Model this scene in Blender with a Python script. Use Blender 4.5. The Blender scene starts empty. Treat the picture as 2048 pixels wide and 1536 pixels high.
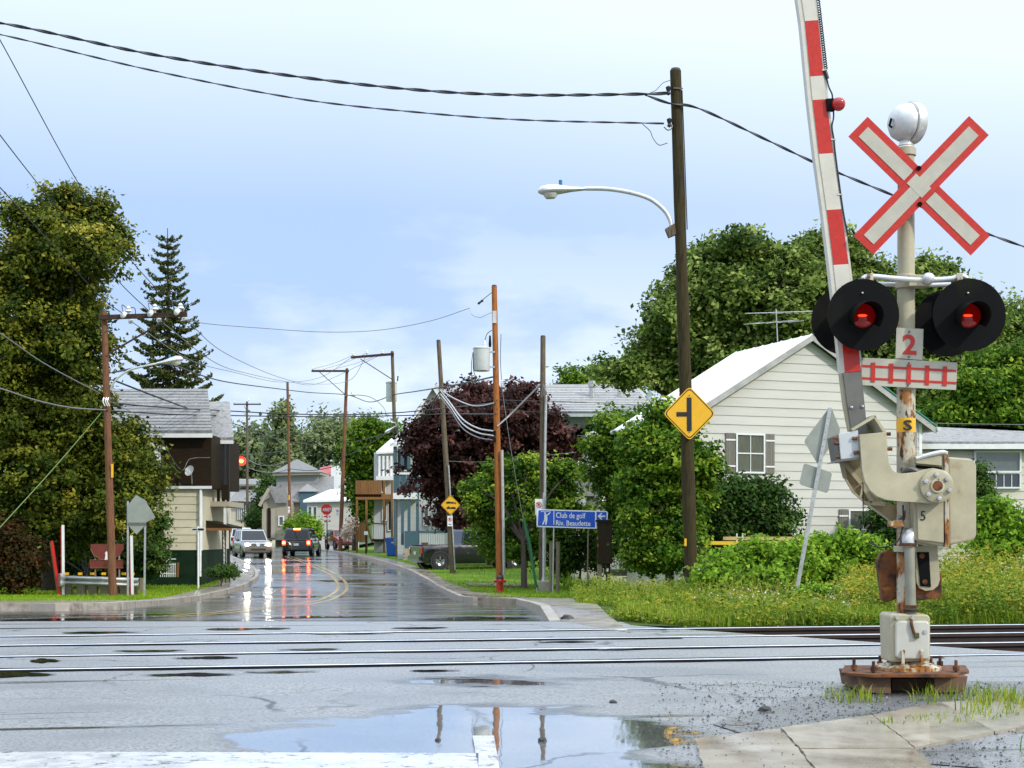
import bpy, bmesh, math, random
import numpy as np
from mathutils import Vector, Matrix
from mathutils.geometry import tessellate_polygon

scene = bpy.context.scene
COL = scene.collection
R = math.radians
rnd = random.Random(7)

# ---------------------------------------------------------------- camera
F, CX, HY, EYE = 3000.0, 1024.0, 1070.0, 1.10      # focal length in photo pixels, horizon row, eye height
cam = bpy.data.cameras.new('camera'); camo = bpy.data.objects.new('camera', cam); COL.objects.link(camo)
camo.location = (0, 0, EYE); camo.rotation_euler = (R(90), 0, 0)
cam.sensor_width = 36; cam.lens = F / 2048 * 36; cam.shift_y = (HY - 768) / 2048
cam.clip_end = 6000; cam.clip_start = .05
scene.camera = camo

# ---------------------------------------------------------------- light
SUN_EL, SUN_AZ = 34.0, 128.0
wd = bpy.data.worlds.new('World'); scene.world = wd; wd.use_nodes = True
nt = wd.node_tree; nt.nodes.clear()
def wn(t, **k):
    n = nt.nodes.new(t)
    for a, b in k.items(): setattr(n, a, b)
    return n
W = nt.links.new
wo = wn('ShaderNodeOutputWorld'); wb = wn('ShaderNodeBackground'); W(wb.outputs[0], wo.inputs[0])
sky = wn('ShaderNodeTexSky', sky_type='NISHITA', sun_disc=False)
sky.sun_elevation = R(SUN_EL); sky.sun_rotation = R(SUN_AZ); sky.air_density = 1.3; sky.dust_density = 1.5; sky.ozone_density = 2.0
tc = wn('ShaderNodeTexCoord')
sx = wn('ShaderNodeSeparateXYZ'); W(tc.outputs['Generated'], sx.inputs[0])
# a thin veil of cloud that is whiter high up and near the horizon
mp = wn('ShaderNodeMapping'); mp.inputs['Scale'].default_value = (1, 1, 2.6); mp.inputs['Location'].default_value = (3.37, 0.0, .35)
W(tc.outputs['Generated'], mp.inputs[0])
n1 = wn('ShaderNodeTexNoise'); n1.inputs['Scale'].default_value = 4.6; n1.inputs['Detail'].default_value = 6; n1.inputs['Roughness'].default_value = .52
W(mp.outputs[0], n1.inputs[0])
r1 = wn('ShaderNodeMapRange'); r1.inputs[1].default_value = .46; r1.inputs[2].default_value = .62; W(n1.outputs[0], r1.inputs[0])
ramp = wn('ShaderNodeValToRGB'); cr = ramp.color_ramp
W(sx.outputs[2], ramp.inputs[0])
cr.elements[0].position = 0.0; cr.elements[0].color = (.86, .86, .86, 1)
cr.elements[1].position = .36; cr.elements[1].color = (.9, .9, .9, 1)
for p, v in ((.05, .82), (.095, .50), (.15, .22), (.21, .24), (.27, .58), (.32, .86)):
    e = cr.elements.new(p); e.color = (v, v, v, 1)
low = wn('ShaderNodeMapRange'); W(sx.outputs[2], low.inputs[0])
low.inputs[1].default_value = .26; low.inputs[2].default_value = .08; low.inputs[3].default_value = .12; low.inputs[4].default_value = 1.0
pm_ = wn('ShaderNodeMath', operation='MULTIPLY'); W(r1.outputs[0], pm_.inputs[0]); W(low.outputs[0], pm_.inputs[1])
fac = wn('ShaderNodeMath', operation='MAXIMUM'); W(pm_.outputs[0], fac.inputs[0])
rx = wn('ShaderNodeMapRange'); W(sx.outputs[0], rx.inputs[0])          # the veil thickens towards the sun's side
rx.inputs[1].default_value = -.1; rx.inputs[2].default_value = .6; rx.inputs[3].default_value = 0; rx.inputs[4].default_value = .5
addx = wn('ShaderNodeMath', operation='ADD', use_clamp=True); W(ramp.outputs[0], addx.inputs[0]); W(rx.outputs[0], addx.inputs[1])
W(addx.outputs[0], fac.inputs[1])
mix = wn('ShaderNodeMix', data_type='RGBA'); W(fac.outputs[0], mix.inputs[0])
base = wn('ShaderNodeMix', data_type='RGBA'); base.inputs[0].default_value = .7
W(sky.outputs[0], base.inputs[6]); base.inputs[7].default_value = (3.3, 5.3, 9.6, 1)
W(base.outputs[2], mix.inputs[6]); mix.inputs[7].default_value = (7.9, 9.0, 10.4, 1)
zen = wn('ShaderNodeMapRange', interpolation_type='SMOOTHSTEP'); W(sx.outputs[2], zen.inputs[0])   # an overcast sky is brighter overhead
zen.inputs[1].default_value = .30; zen.inputs[2].default_value = 1.0; zen.inputs[3].default_value = 1.0; zen.inputs[4].default_value = 2.3
zm_ = wn('ShaderNodeVectorMath', operation='SCALE'); W(mix.outputs[2], zm_.inputs[0]); W(zen.outputs[0], zm_.inputs['Scale'])
W(zm_.outputs[0], wb.inputs[0]); wb.inputs[1].default_value = .1
sl = bpy.data.lights.new('sun', 'SUN'); sl.energy = 2.3; sl.angle = R(3.0); sl.color = (1, .955, .88)
so = bpy.data.objects.new('sun', sl); COL.objects.link(so); so.location = (30, -30, 40)
sd = Vector((math.sin(R(SUN_AZ)) * math.cos(R(SUN_EL)), math.cos(R(SUN_AZ)) * math.cos(R(SUN_EL)), math.sin(R(SUN_EL))))
so.rotation_euler = sd.to_track_quat('Z', 'Y').to_euler()
vs = scene.view_settings
vs.view_transform = 'Standard'; vs.look = 'None'; vs.exposure = 0.22; vs.gamma = 1; vs.use_curve_mapping = False
scene.render.engine = 'CYCLES'
scene.cycles.use_denoising = True
scene.cycles.max_bounces = 6; scene.cycles.transparent_max_bounces = 6; scene.cycles.sample_clamp_indirect = 6
scene.cycles.caustics_reflective = False; scene.cycles.caustics_refractive = False

# ---------------------------------------------------------------- the lie of the land
PROF = [(-60, -1.1), (3, -.135), (11.4, 0), (18.9, 0), (22, -.07), (30, -.36), (38, -.68), (45, -.85), (55, -.86), (65, -.55), (80, -.38), (95, -.25), (120, -.05), (160, .1), (400, .8), (3000, 3)]
def zp(y):
    for (a, za), (b, zb) in zip(PROF, PROF[1:]):
        if y <= b: return za + (zb - za) * max(0, (y - a)) / (b - a)
    return PROF[-1][1]
def P(px, py, Y):
    return Vector(((px - CX) / F * Y, Y, EYE + (HY - py) / F * Y))
def G(px, py, dz=0.0):                                # where the line of sight of a pixel meets the ground
    y = 4.0
    while y < 600:
        if EYE - (py - HY) / F * y <= zp(y) + dz: break
        y += .02 if y < 80 else .2
    return Vector(((px - CX) / F * y, y, zp(y) + dz))
def m(px, Y): return px * Y / F                       # metres spanned by so many pixels at a distance

# ---------------------------------------------------------------- materials
MATS = {}
def pm(name, col, rough=.6, metal=0.0, var=.14, vs=4.0, bump=0.0, bs=60.0, col2=None, m2=(.55, .62), s2=3.0, stretch=(1, 1, 1),
       spec=.5, coat=0.0, emit=None, es=0.0, orand=0.0, detail=6, bdist=.01, col3=None, m3=(.6, .66), s3=12.0, rvar=.1):
    if name in MATS: return MATS[name]
    mt = bpy.data.materials.new(name); mt.use_nodes = True; MATS[name] = mt
    t = mt.node_tree; L = t.links.new; b = t.nodes['Principled BSDF']
    co = t.nodes.new('ShaderNodeTexCoord'); mpn = t.nodes.new('ShaderNodeMapping'); mpn.inputs['Scale'].default_value = stretch
    oi = t.nodes.new('ShaderNodeObjectInfo')
    off = t.nodes.new('ShaderNodeMath'); off.operation = 'MULTIPLY'; off.inputs[1].default_value = 37.0; L(oi.outputs['Random'], off.inputs[0])
    L(co.outputs['Object'], mpn.inputs[0]); L(off.outputs[0], mpn.inputs['Location'])
    def noise(s, d=detail, ro=.6):
        n = t.nodes.new('ShaderNodeTexNoise'); n.inputs['Scale'].default_value = s; n.inputs['Detail'].default_value = d; n.inputs['Roughness'].default_value = ro
        L(mpn.outputs[0], n.inputs[0]); return n
    def rng(o, a, c, lo, hi):
        r = t.nodes.new('ShaderNodeMapRange'); L(o, r.inputs[0])
        for i, v in enumerate((a, c, lo, hi)): r.inputs[i + 1].default_value = v
        return r.outputs[0]
    def mixc(f, a, c, blend='MIX'):
        x = t.nodes.new('ShaderNodeMix'); x.data_type = 'RGBA'; x.blend_type = blend
        if isinstance(f, float): x.inputs[0].default_value = f
        else: L(f, x.inputs[0])
        for i, v in ((6, a), (7, c)):
            if isinstance(v, tuple): x.inputs[i].default_value = v if len(v) == 4 else (*v, 1)
            else: L(v, x.inputs[i])
        return x.outputs[2]
    n = noise(vs)
    val = rng(n.outputs[0], .3, .7, 1 - var, 1 + var)
    cc = mixc(1.0, col, val, 'MULTIPLY')
    if orand:
        cc = mixc(1.0, cc, rng(oi.outputs['Random'], 0, 1, 1 - orand, 1 + orand), 'MULTIPLY')
    if col2: cc = mixc(rng(noise(s2, 8, .65).outputs[0], m2[0], m2[1], 0, 1), cc, col2)
    if col3: cc = mixc(rng(noise(s3, 8, .7).outputs[0], m3[0], m3[1], 0, 1), cc, col3)
    L(cc, b.inputs['Base Color'])
    L(rng(n.outputs[0], .3, .7, max(.02, rough - rvar), min(1, rough + rvar)), b.inputs['Roughness'])
    b.inputs['Metallic'].default_value = metal; b.inputs['Specular IOR Level'].default_value = spec
    b.inputs['Coat Weight'].default_value = coat; b.inputs['Coat Roughness'].default_value = .05
    if bump:
        bn = t.nodes.new('ShaderNodeBump'); bn.inputs['Strength'].default_value = bump; bn.inputs['Distance'].default_value = bdist
        L(noise(bs, 5).outputs[0], bn.inputs['Height']); L(bn.outputs[0], b.inputs['Normal'])
    if emit:
        b.inputs['Emission Color'].default_value = (*emit, 1); b.inputs['Emission Strength'].default_value = es
    return mt

def leafmat(name, cols, trans=.3, rough=.5, gain=1.7):
    """leaf colours picked by the per-leaf attribute 'tint'"""
    if name in MATS: return MATS[name]
    mt = bpy.data.materials.new(name); mt.use_nodes = True; MATS[name] = mt
    t = mt.node_tree; L = t.links.new; b = t.nodes['Principled BSDF']; out = t.nodes['Material Output']
    at = t.nodes.new('ShaderNodeAttribute'); at.attribute_name = 'tint'
    rp = t.nodes.new('ShaderNodeValToRGB'); L(at.outputs['Fac'], rp.inputs[0])
    el = rp.color_ramp.elements
    for i, c in enumerate(cols):
        p = i / (len(cols) - 1)
        e = el[0] if i == 0 else (el[len(el) - 1] if i == len(cols) - 1 else el.new(p)); e.position = p; e.color = (min(.8, c[0] * gain * 1.12), min(.8, c[1] * gain), min(.8, c[2] * gain * .9), 1)
    L(rp.outputs[0], b.inputs['Base Color']); b.inputs['Roughness'].default_value = .6; b.inputs['Specular IOR Level'].default_value = .12
    tr = t.nodes.new('ShaderNodeBsdfTranslucent'); L(rp.outputs[0], tr.inputs[0])
    mx = t.nodes.new('ShaderNodeMixShader'); mx.inputs[0].default_value = trans
    L(b.outputs[0], mx.inputs[1]); L(tr.outputs[0], mx.inputs[2]); L(mx.outputs[0], out.inputs[0])
    return mt

def glassmat(name, col=(.02, .03, .035), rough=.04):
    return pm(name, col, rough=rough, var=.3, vs=1.2, spec=.9, rvar=.02)

# ---------------------------------------------------------------- mesh helpers
WL = {}                                               # world origin of a thing's parts
def V(*a): return Vector(a)
class MB:
    def __init__(s): s.v = []; s.f = []; s.k = []
    def add(s, vs_, fs, k=0):
        o = len(s.v); s.v += [Vector(x) for x in vs_]; s.f += [tuple(i + o for i in q) for q in fs]; s.k += [k] * len(fs); return s
    def box(s, c, d, rot=None, k=0):
        h = Vector(d) / 2; vv = []
        for sx_ in (-1, 1):
            for sy in (-1, 1):
                for sz in (-1, 1):
                    p = Vector((sx_ * h.x, sy * h.y, sz * h.z)); vv.append(Vector(c) + (rot @ p if rot else p))
        return s.add(vv, [(0, 1, 3, 2), (4, 6, 7, 5), (0, 4, 5, 1), (2, 3, 7, 6), (0, 2, 6, 4), (1, 5, 7, 3)], k)
    def mm(s, a, b, k=0):
        a, b = Vector(a), Vector(b); return s.box((a + b) / 2, [abs(x) for x in (b - a)], k=k)
    def bar(s, a, b, w, h=None, k=0, up=None):
        a, b = Vector(a), Vector(b); h = h or w; d = (b - a); L_ = d.length; d.normalize()
        up = Vector(up) if up else (V(0, 0, 1) if abs(d.z) < .9 else V(0, 1, 0))
        x = d.cross(up).normalized(); z = x.cross(d)
        M = Matrix((x, d, z)).transposed()
        return s.box((a + b) / 2, (w, L_, h), M, k)
    def tube(s, pts, r, n=8, k=0, cap=True):
        pts = [Vector(p) for p in pts]; rs = r if isinstance(r, (list, tuple)) else [r] * len(pts); rings = []; up = None
        for i, p in enumerate(pts):
            t = (pts[min(i + 1, len(pts) - 1)] - pts[max(i - 1, 0)]).normalized()
            if up is None: up = V(0, 0, 1) if abs(t.z) < .9 else V(1, 0, 0)
            x = t.cross(up).normalized(); up = x.cross(t).normalized()
            rings.append([p + (x * math.cos(2 * math.pi * j / n) + up * math.sin(2 * math.pi * j / n)) * rs[i] for j in range(n)])
        fs = []
        for i in range(len(pts) - 1):
            for j in range(n): fs.append((i * n + j, i * n + (j + 1) % n, (i + 1) * n + (j + 1) % n, (i + 1) * n + j))
        if cap: fs += [tuple(range(n))[::-1], tuple(range((len(pts) - 1) * n, len(pts) * n))]
        return s.add([q for g in rings for q in g], fs, k)
    def cyl(s, a, b, r, r2=None, n=14, k=0): return s.tube([a, b], [r, r if r2 is None else r2], n, k)
    def prism(s, poly, off, k=0):
        poly = [Vector(p) for p in poly]; off = Vector(off); n = len(poly)
        tri = tessellate_polygon([poly])
        fs = [tuple(t) for t in tri] + [tuple(i + n for i in t[::-1]) for t in tri]
        fs += [(i, (i + 1) % n, (i + 1) % n + n, i + n) for i in range(n)]
        return s.add(poly + [p + off for p in poly], fs, k)
    def lathe(s, prof, o, ax=(0, 0, 1), n=20, k=0):
        ax = Vector(ax).normalized(); o = Vector(o); x = ax.orthogonal().normalized(); y = ax.cross(x); vv = []; fs = []
        for r_, h in prof:
            for j in range(n):
                a = 2 * math.pi * j / n; vv.append(o + ax * h + (x * math.cos(a) + y * math.sin(a)) * r_)
        for i in range(len(prof) - 1):
            for j in range(n): fs.append((i * n + j, i * n + (j + 1) % n, (i + 1) * n + (j + 1) % n, (i + 1) * n + j))
        return s.add(vv, fs, k)
    def ball(s, c, r, n=14, sc=(1, 1, 1), k=0):
        pr = [(math.sin(math.pi * i / 8) * r + 1e-5, -math.cos(math.pi * i / 8) * r) for i in range(9)]
        o = len(s.v); s.lathe(pr, (0, 0, 0), n=n, k=k)
        for i in range(o, len(s.v)): s.v[i] = Vector((s.v[i].x * sc[0], s.v[i].y * sc[1], s.v[i].z * sc[2])) + Vector(c)
        return s
    def build(s, name, mat, parent=None, smooth=False, bevel=0.0, local=False, origin=None, kind=None):
        me = bpy.data.meshes.new(name)
        if parent is not None: o = V(0, 0, 0) if local else WL.get(parent.name, V(0, 0, 0))
        else:
            o = Vector(origin) if origin is not None else V(sum(p.x for p in s.v) / len(s.v), sum(p.y for p in s.v) / len(s.v), min(p.z for p in s.v))
        me.from_pydata([tuple(p - o) for p in s.v], [], s.f)
        for mt in (mat if isinstance(mat, (list, tuple)) else [mat]): me.materials.append(mt)
        if any(s.k): me.polygons.foreach_set('material_index', s.k)
        bm = bmesh.new(); bm.from_mesh(me); bmesh.ops.recalc_face_normals(bm, faces=bm.faces)
        if smooth:
            for f_ in bm.faces: f_.smooth = True
            for e in bm.edges:
                if len(e.link_faces) == 2 and e.calc_face_angle(0) > .7: e.smooth = False
        bm.to_mesh(me); bm.free()
        ob = bpy.data.objects.new(name, me); COL.objects.link(ob)
        if parent is not None: ob.parent = parent; WL[ob.name] = V(0, 0, 0) if local else WL.get(parent.name, V(0, 0, 0))
        else: ob.location = o; WL[ob.name] = o
        if kind: ob['kind'] = kind
        if bevel:
            md = ob.modifiers.new('bevel', 'BEVEL'); md.width = bevel; md.segments = 2; md.limit_method = 'ANGLE'; md.angle_limit = R(35)
        return ob
def tag(o, label, cat, group=None):
    o['label'] = label; o['category'] = cat
    if group: o['group'] = group
    return o
def thing(name, label, cat, loc, group=None, rz=0.0):
    o = bpy.data.objects.new(name, None); COL.objects.link(o); o.location = loc; o.rotation_euler = (0, 0, rz); o.empty_display_size = .2
    WL[o.name] = Vector(loc); return tag(o, label, cat, group)
def struct(o): o['kind'] = 'structure'; return o
def copy_tree(o, parent=None):
    c = o.copy(); COL.objects.link(c); c.parent = parent
    for ch in list(o.children): copy_tree(ch, c)
    return c
def sheet(name, pts, z, mat, parent=None, step=4.0, zf=None, kind='structure', thick=0.0, xstep=None):
    """a polygon in plan, cut across so that it follows the lie of the land, raised by z"""
    zf = zf or zp
    pts = [Vector((p[0], p[1], 0)) for p in pts]
    bm = bmesh.new(); vs_ = [bm.verts.new(p) for p in pts]
    for t in tessellate_polygon([pts]):
        try: bm.faces.new([vs_[i] for i in t])
        except ValueError: pass
    ys = [p.y for p in pts]; cuts = [y for y, _ in PROF]
    y = math.ceil(min(ys) / step) * step
    while y < min(max(ys), 200): cuts.append(y); y += step
    for y in cuts:
        if min(ys) < y < max(ys):
            bmesh.ops.bisect_plane(bm, geom=bm.verts[:] + bm.edges[:] + bm.faces[:], plane_co=(0, y, 0), plane_no=(0, 1, 0))
    if thick:
        bnd = [e for e in bm.edges if e.is_boundary]
        r_ = bmesh.ops.extrude_edge_only(bm, edges=bnd)
        for v_ in r_['geom']:
            if isinstance(v_, bmesh.types.BMVert): v_.co.z = -thick
    for v_ in bm.verts: v_.co.z += zf(v_.co.y) + z
    bmesh.ops.recalc_face_normals(bm, faces=bm.faces)
    if sum(f_.normal.z for f_ in bm.faces) < 0: bmesh.ops.reverse_faces(bm, faces=bm.faces)
    me = bpy.data.meshes.new(name); bm.to_mesh(me); bm.free(); me.materials.append(mat)
    ob = bpy.data.objects.new(name, me); COL.objects.link(ob); WL[ob.name] = V(0, 0, 0)
    if parent is not None:
        ob.parent = parent; ob.location = -WL[parent.name]; WL[ob.name] = V(0, 0, 0)
    elif kind: ob['kind'] = kind
    return ob
def text(s_, O, U, Vv, mat, name, parent, depth=.004, bold=0.0):
    """lettering that fills the box O, O+U, O+U+Vv"""
    cu = bpy.data.curves.new('t', 'FONT'); cu.body = s_; cu.size = 1; cu.extrude = .01; cu.offset = bold; cu.resolution_u = 3
    to = bpy.data.objects.new('t', cu); COL.objects.link(to)
    dg = bpy.context.evaluated_depsgraph_get(); me = bpy.data.meshes.new_from_object(to.evaluated_get(dg)); me.name = name
    bpy.data.objects.remove(to); bpy.data.curves.remove(cu)
    xs = [v_.co.x for v_ in me.vertices]; ys = [v_.co.y for v_ in me.vertices]
    x0, x1, y0, y1 = min(xs), max(xs), min(ys), max(ys)
    O, U, Vv = Vector(O), Vector(U), Vector(Vv); N = U.cross(Vv).normalized(); po = WL.get(parent.name, V(0, 0, 0))
    for v_ in me.vertices:
        v_.co = O + U * ((v_.co.x - x0) / (x1 - x0)) + Vv * ((v_.co.y - y0) / (y1 - y0)) + N * (depth if v_.co.z > 0 else 0) - po
    me.materials.clear(); me.materials.append(mat)
    ob = bpy.data.objects.new(name, me); COL.objects.link(ob); ob.parent = parent; WL[ob.name] = po
    return ob
def curve(pts, n=10):
    """Catmull-Rom through the points"""
    pts = [Vector(p) for p in pts]; q = [pts[0] * 2 - pts[1]] + pts + [pts[-1] * 2 - pts[-2]]; out = []
    for i in range(1, len(q) - 2):
        for j in range(n):
            t = j / n; a, b, c, d = q[i - 1], q[i], q[i + 1], q[i + 2]
            out.append(.5 * ((2 * b) + (c - a) * t + (2 * a - 5 * b + 4 * c - d) * t * t + (3 * b - a - 3 * c + d) * t ** 3))
    return out + [pts[-1]]
def pxpoly(pts, Y): return [P(x, y, Y) for x, y in pts]
def disc_pts(px, py, r, Y, n=20): return [P(px + r * math.cos(2 * math.pi * i / n), py + r * math.sin(2 * math.pi * i / n), Y) for i in range(n)]

# ================================================================ ground, road, pavements, track
def wet_asphalt(name, puddle=(.52, .60), film=.30, dark=.045, gravel=0.0, pool=None, bstr=.34, spec=.62, coat=(.8, 1.38)):
    mt = bpy.data.materials.new(name); mt.use_nodes = True; t = mt.node_tree; L = t.links.new; b = t.nodes['Principled BSDF']
    co = t.nodes.new('ShaderNodeTexCoord')
    def mapped(sc, rz=0.0):
        q = t.nodes.new('ShaderNodeMapping'); q.vector_type = 'TEXTURE' if rz else 'POINT'
        if rz:
            q.inputs['Rotation'].default_value = (0, 0, -rz); q.inputs['Scale'].default_value = tuple(1 / v for v in sc); L(co.outputs['Object'], q.inputs[0]); return q.outputs[0]
        q.inputs['Scale'].default_value = sc; L(co.outputs['Object'], q.inputs[0]); return q.outputs[0]
    def noise(vec, s, d=5, ro=.55):
        n = t.nodes.new('ShaderNodeTexNoise'); n.inputs['Scale'].default_value = s; n.inputs['Detail'].default_value = d; n.inputs['Roughness'].default_value = ro; L(vec, n.inputs[0]); return n.outputs[0]
    def rng(o, a, c, lo, hi, cl=True):
        r = t.nodes.new('ShaderNodeMapRange'); r.clamp = cl; L(o, r.inputs[0])
        for i, v in enumerate((a, c, lo, hi)):
            if isinstance(v, (int, float)): r.inputs[i + 1].default_value = v
            else: L(v, r.inputs[i + 1])
        return r.outputs[0]
    def math_(op, a, c):
        x = t.nodes.new('ShaderNodeMath'); x.operation = op; x.use_clamp = op != 'ADD' and op != 'SUBTRACT'
        for i, v in enumerate((a, c)):
            if isinstance(v, (int, float)): x.inputs[i].default_value = v
            else: L(v, x.inputs[i])
        return x.outputs[0]
    plain = mapped((1, 1, 1)); wide = mapped((.45, 1.0, 1)); streak = mapped((.12, 3.0, 1), -.178)
    big = noise(wide, .55, 5, .6)
    if pool:                                           # the one broad sheet of standing water
        sp = t.nodes.new('ShaderNodeSeparateXYZ'); L(co.outputs['Object'], sp.inputs[0])
        dx = math_('MULTIPLY', math_('SUBTRACT', sp.outputs[0], pool[0]), 1 / pool[2])
        dy = math_('MULTIPLY', math_('SUBTRACT', sp.outputs[1], pool[1]), 1 / pool[3])
        for q in (dx, dy): q.node.use_clamp = False
        vl = t.nodes.new('ShaderNodeVectorMath'); vl.operation = 'LENGTH'; cb = t.nodes.new('ShaderNodeCombineXYZ')
        L(dx, cb.inputs[0]); L(dy, cb.inputs[1]); L(cb.outputs[0], vl.inputs[0])
        near = rng(vl.outputs['Value'], .35, 1.5, .26, -.16)
        big = math_('ADD', big, near)
    mask = rng(big, puddle[0], puddle[1], 0, 1)
    st = rng(noise(streak, .9, 6, .62), .575, .64, 0, 1)      # dips drained by the traffic, lying along the track
    fine = noise(plain, 260, 3, .7); mid = noise(plain, 26, 4, .6); speck = noise(plain, 90, 2, .5)
    wear = noise(wide, 1.7, 6, .62)
    grain = noise(plain, 42, 3, .6)
    pits = rng(math_('ADD', math_('MULTIPLY', grain, .75), math_('MULTIPLY', wear, .25)), .50, .60, 0, 1)
    wp = t.nodes.new('ShaderNodeVectorMath'); wp.operation = 'MULTIPLY_ADD'; wn_ = t.nodes.new('ShaderNodeTexNoise'); wn_.inputs['Scale'].default_value = 1.3; wn_.inputs['Detail'].default_value = 5; L(plain, wn_.inputs[0])
    L(wn_.outputs['Color'], wp.inputs[0]); wp.inputs[1].default_value = (1.1, 1.1, 0); L(plain, wp.inputs[2])
    cv_ = t.nodes.new('ShaderNodeTexVoronoi'); cv_.feature = 'DISTANCE_TO_EDGE'; cv_.inputs['Scale'].default_value = .42; L(wp.outputs[0], cv_.inputs[0])
    crack = math_('MULTIPLY', rng(cv_.outputs['Distance'], .004, .010, 1, 0), rng(noise(plain, .5, 2), .48, .56, 0, 1))
    c = t.nodes.new('ShaderNodeMix'); c.data_type = 'RGBA'; L(rng(fine, .35, .7, 0, 1), c.inputs[0])
    c.inputs[6].default_value = (dark * .55, dark * .56, dark * .58, 1); c.inputs[7].default_value = (dark * 2.3, dark * 2.25, dark * 2.15, 1)
    c2 = t.nodes.new('ShaderNodeMix'); c2.data_type = 'RGBA'; c2.blend_type = 'MULTIPLY'; c2.inputs[0].default_value = 1
    L(c.outputs[2], c2.inputs[6]); L(rng(math_('ADD', math_('MULTIPLY', wear, .6), math_('MULTIPLY', speck, .4)), .36, .66, .45, 1.6), c2.inputs[7])
    c3 = t.nodes.new('ShaderNodeMix'); c3.data_type = 'RGBA'; L(math_('MAXIMUM', crack, math_('MULTIPLY', pits, .55)), c3.inputs[0]); L(c2.outputs[2], c3.inputs[6]); c3.inputs[7].default_value = (dark * .12, dark * .12, dark * .11, 1)
    L(c3.outputs[2], b.inputs['Base Color'])
    wet = math_('MAXIMUM', mask, math_('MULTIPLY', st, .95))
    ro = rng(wet, 0, 1, math_('ADD', rng(wear, .35, .65, film - .10, film + .08), rng(speck, .3, .7, -.12, .12)), .035)
    L(ro, b.inputs['Roughness']); b.inputs['Specular IOR Level'].default_value = spec
    L(rng(math_('MAXIMUM', crack, math_('MULTIPLY', pits, math_('SUBTRACT', 1.0, wet))), 0, 1, coat[0], coat[0] * .25), b.inputs['Coat Weight']); b.inputs['Coat IOR'].default_value = coat[1]
    L(rng(wet, 0, 1, film * .72, .03), b.inputs['Coat Roughness'])
    h = math_('ADD', math_('MULTIPLY', fine, .4), math_('MULTIPLY', grain, 1.5)); h.node.use_clamp = False; h = math_('SUBTRACT', h, math_('MULTIPLY', crack, 2.0)); h.node.use_clamp = False
    if gravel:
        vo = t.nodes.new('ShaderNodeTexVoronoi'); vo.inputs['Scale'].default_value = 75; L(plain, vo.inputs[0])
        h = math_('ADD', h, math_('MULTIPLY', vo.outputs['Distance'], gravel))
    bp = t.nodes.new('ShaderNodeBump'); bp.inputs['Distance'].default_value = .008
    L(h, bp.inputs['Height']); L(rng(wet, 0, 1, bstr, .0), bp.inputs['Strength'])
    b2 = t.nodes.new('ShaderNodeBump'); b2.inputs['Distance'].default_value = .03; b2.inputs['Strength'].default_value = .05
    L(noise(mapped((1.0, .35, 1)), 3.0, 3, .5), b2.inputs['Height']); L(bp.outputs[0], b2.inputs['Normal'])
    L(b2.outputs[0], b.inputs['Normal']); L(b2.outputs[0], b.inputs['Coat Normal'])
    return mt

M_ROAD = wet_asphalt('wet_asphalt_crossing', pool=(-.25, 7.4, 1.45, 4.0), gravel=.35, film=.46, dark=.14, bstr=.85, spec=1.0, coat=(1.0, 1.85))
M_STREET = wet_asphalt('wet_asphalt_street', puddle=(.42, .60), film=.26, dark=.075, bstr=.4, spec=.7)
M_GRAVEL = wet_asphalt('wet_gravel', puddle=(.62, .72), film=.45, dark=.10, gravel=.9, bstr=.7, spec=.8)
M_CONC = pm('wet_concrete', (.31, .265, .20), rough=.32, var=.25, vs=2.2, bump=.35, bs=70, bdist=.005, col2=(.15, .105, .06), m2=(.50, .66), s2=1.9, col3=(.06, .05, .04), m3=(.64, .70), s3=26, spec=.6, coat=.35, rvar=.12, orand=.06)
M_KERB = pm('kerb_concrete', (.33, .29, .24), rough=.5, var=.25, vs=3, bump=.3, bs=50, bdist=.006, col2=(.15, .12, .09), m2=(.5, .66), s2=2.5)
M_SOIL = pm('turf_soil', (.055, .085, .02), rough=.9, var=.4, vs=1.5, bump=.5, bs=30, bdist=.03, spec=.1)
M_LAWN = pm('lawn_base', (.11, .19, .022), rough=.9, var=.28, vs=.8, bump=.5, bs=25, bdist=.03, spec=.1)
M_BALLAST = pm('ballast', (.075, .055, .045), rough=.75, var=.5, vs=30, bump=1, bs=24, bdist=.05, spec=.3)
M_PAINT = pm('worn_white_paint', (.60, .60, .60), rough=.28, var=.1, vs=6, bump=.25, bs=160, bdist=.004, col2=(.16, .16, .16), m2=(.56, .63), s2=11, coat=.4, spec=.6)
M_YPAINT = pm('worn_yellow_paint', (.62, .40, .10), rough=.3, var=.15, vs=6, col2=(.10, .10, .095), m2=(.50, .58), s2=5, coat=.5)
M_RAILTOP = pm('polished_rail', (.62, .63, .66), rough=.16, metal=1, var=.1, vs=8)
M_RAIL = pm('rusty_rail_web', (.035, .02, .016), rough=.7, var=.4, vs=8, metal=.2)
M_GROOVE_SHADE = pm('flangeway_shade', (.006, .006, .006), rough=.95, var=.3, spec=.02)  # near-black that stands for the shade inside the flangeway grooves
M_TIE = pm('creosoted_tie', (.045, .032, .024), rough=.8, var=.4, vs=6, stretch=(1, 6, 1), bump=.5, bs=30)

struct(sheet('ground', [(-900, -60), (900, -60), (900, 2600), (-900, 2600)], -.42, M_SOIL, step=400))

# line of the track: y = c + .18 x ; its direction and normal in plan
TD = Vector((1, .18, 0)).normalized(); TN = Vector((-TD.y, TD.x, 0))
RAILS = [12.9, 14.33, 15.76, 17.16]
def tr(c, s_, z=0): return Vector((0, c, 0)) + TD * s_ + V(0, 0, z)

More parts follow.
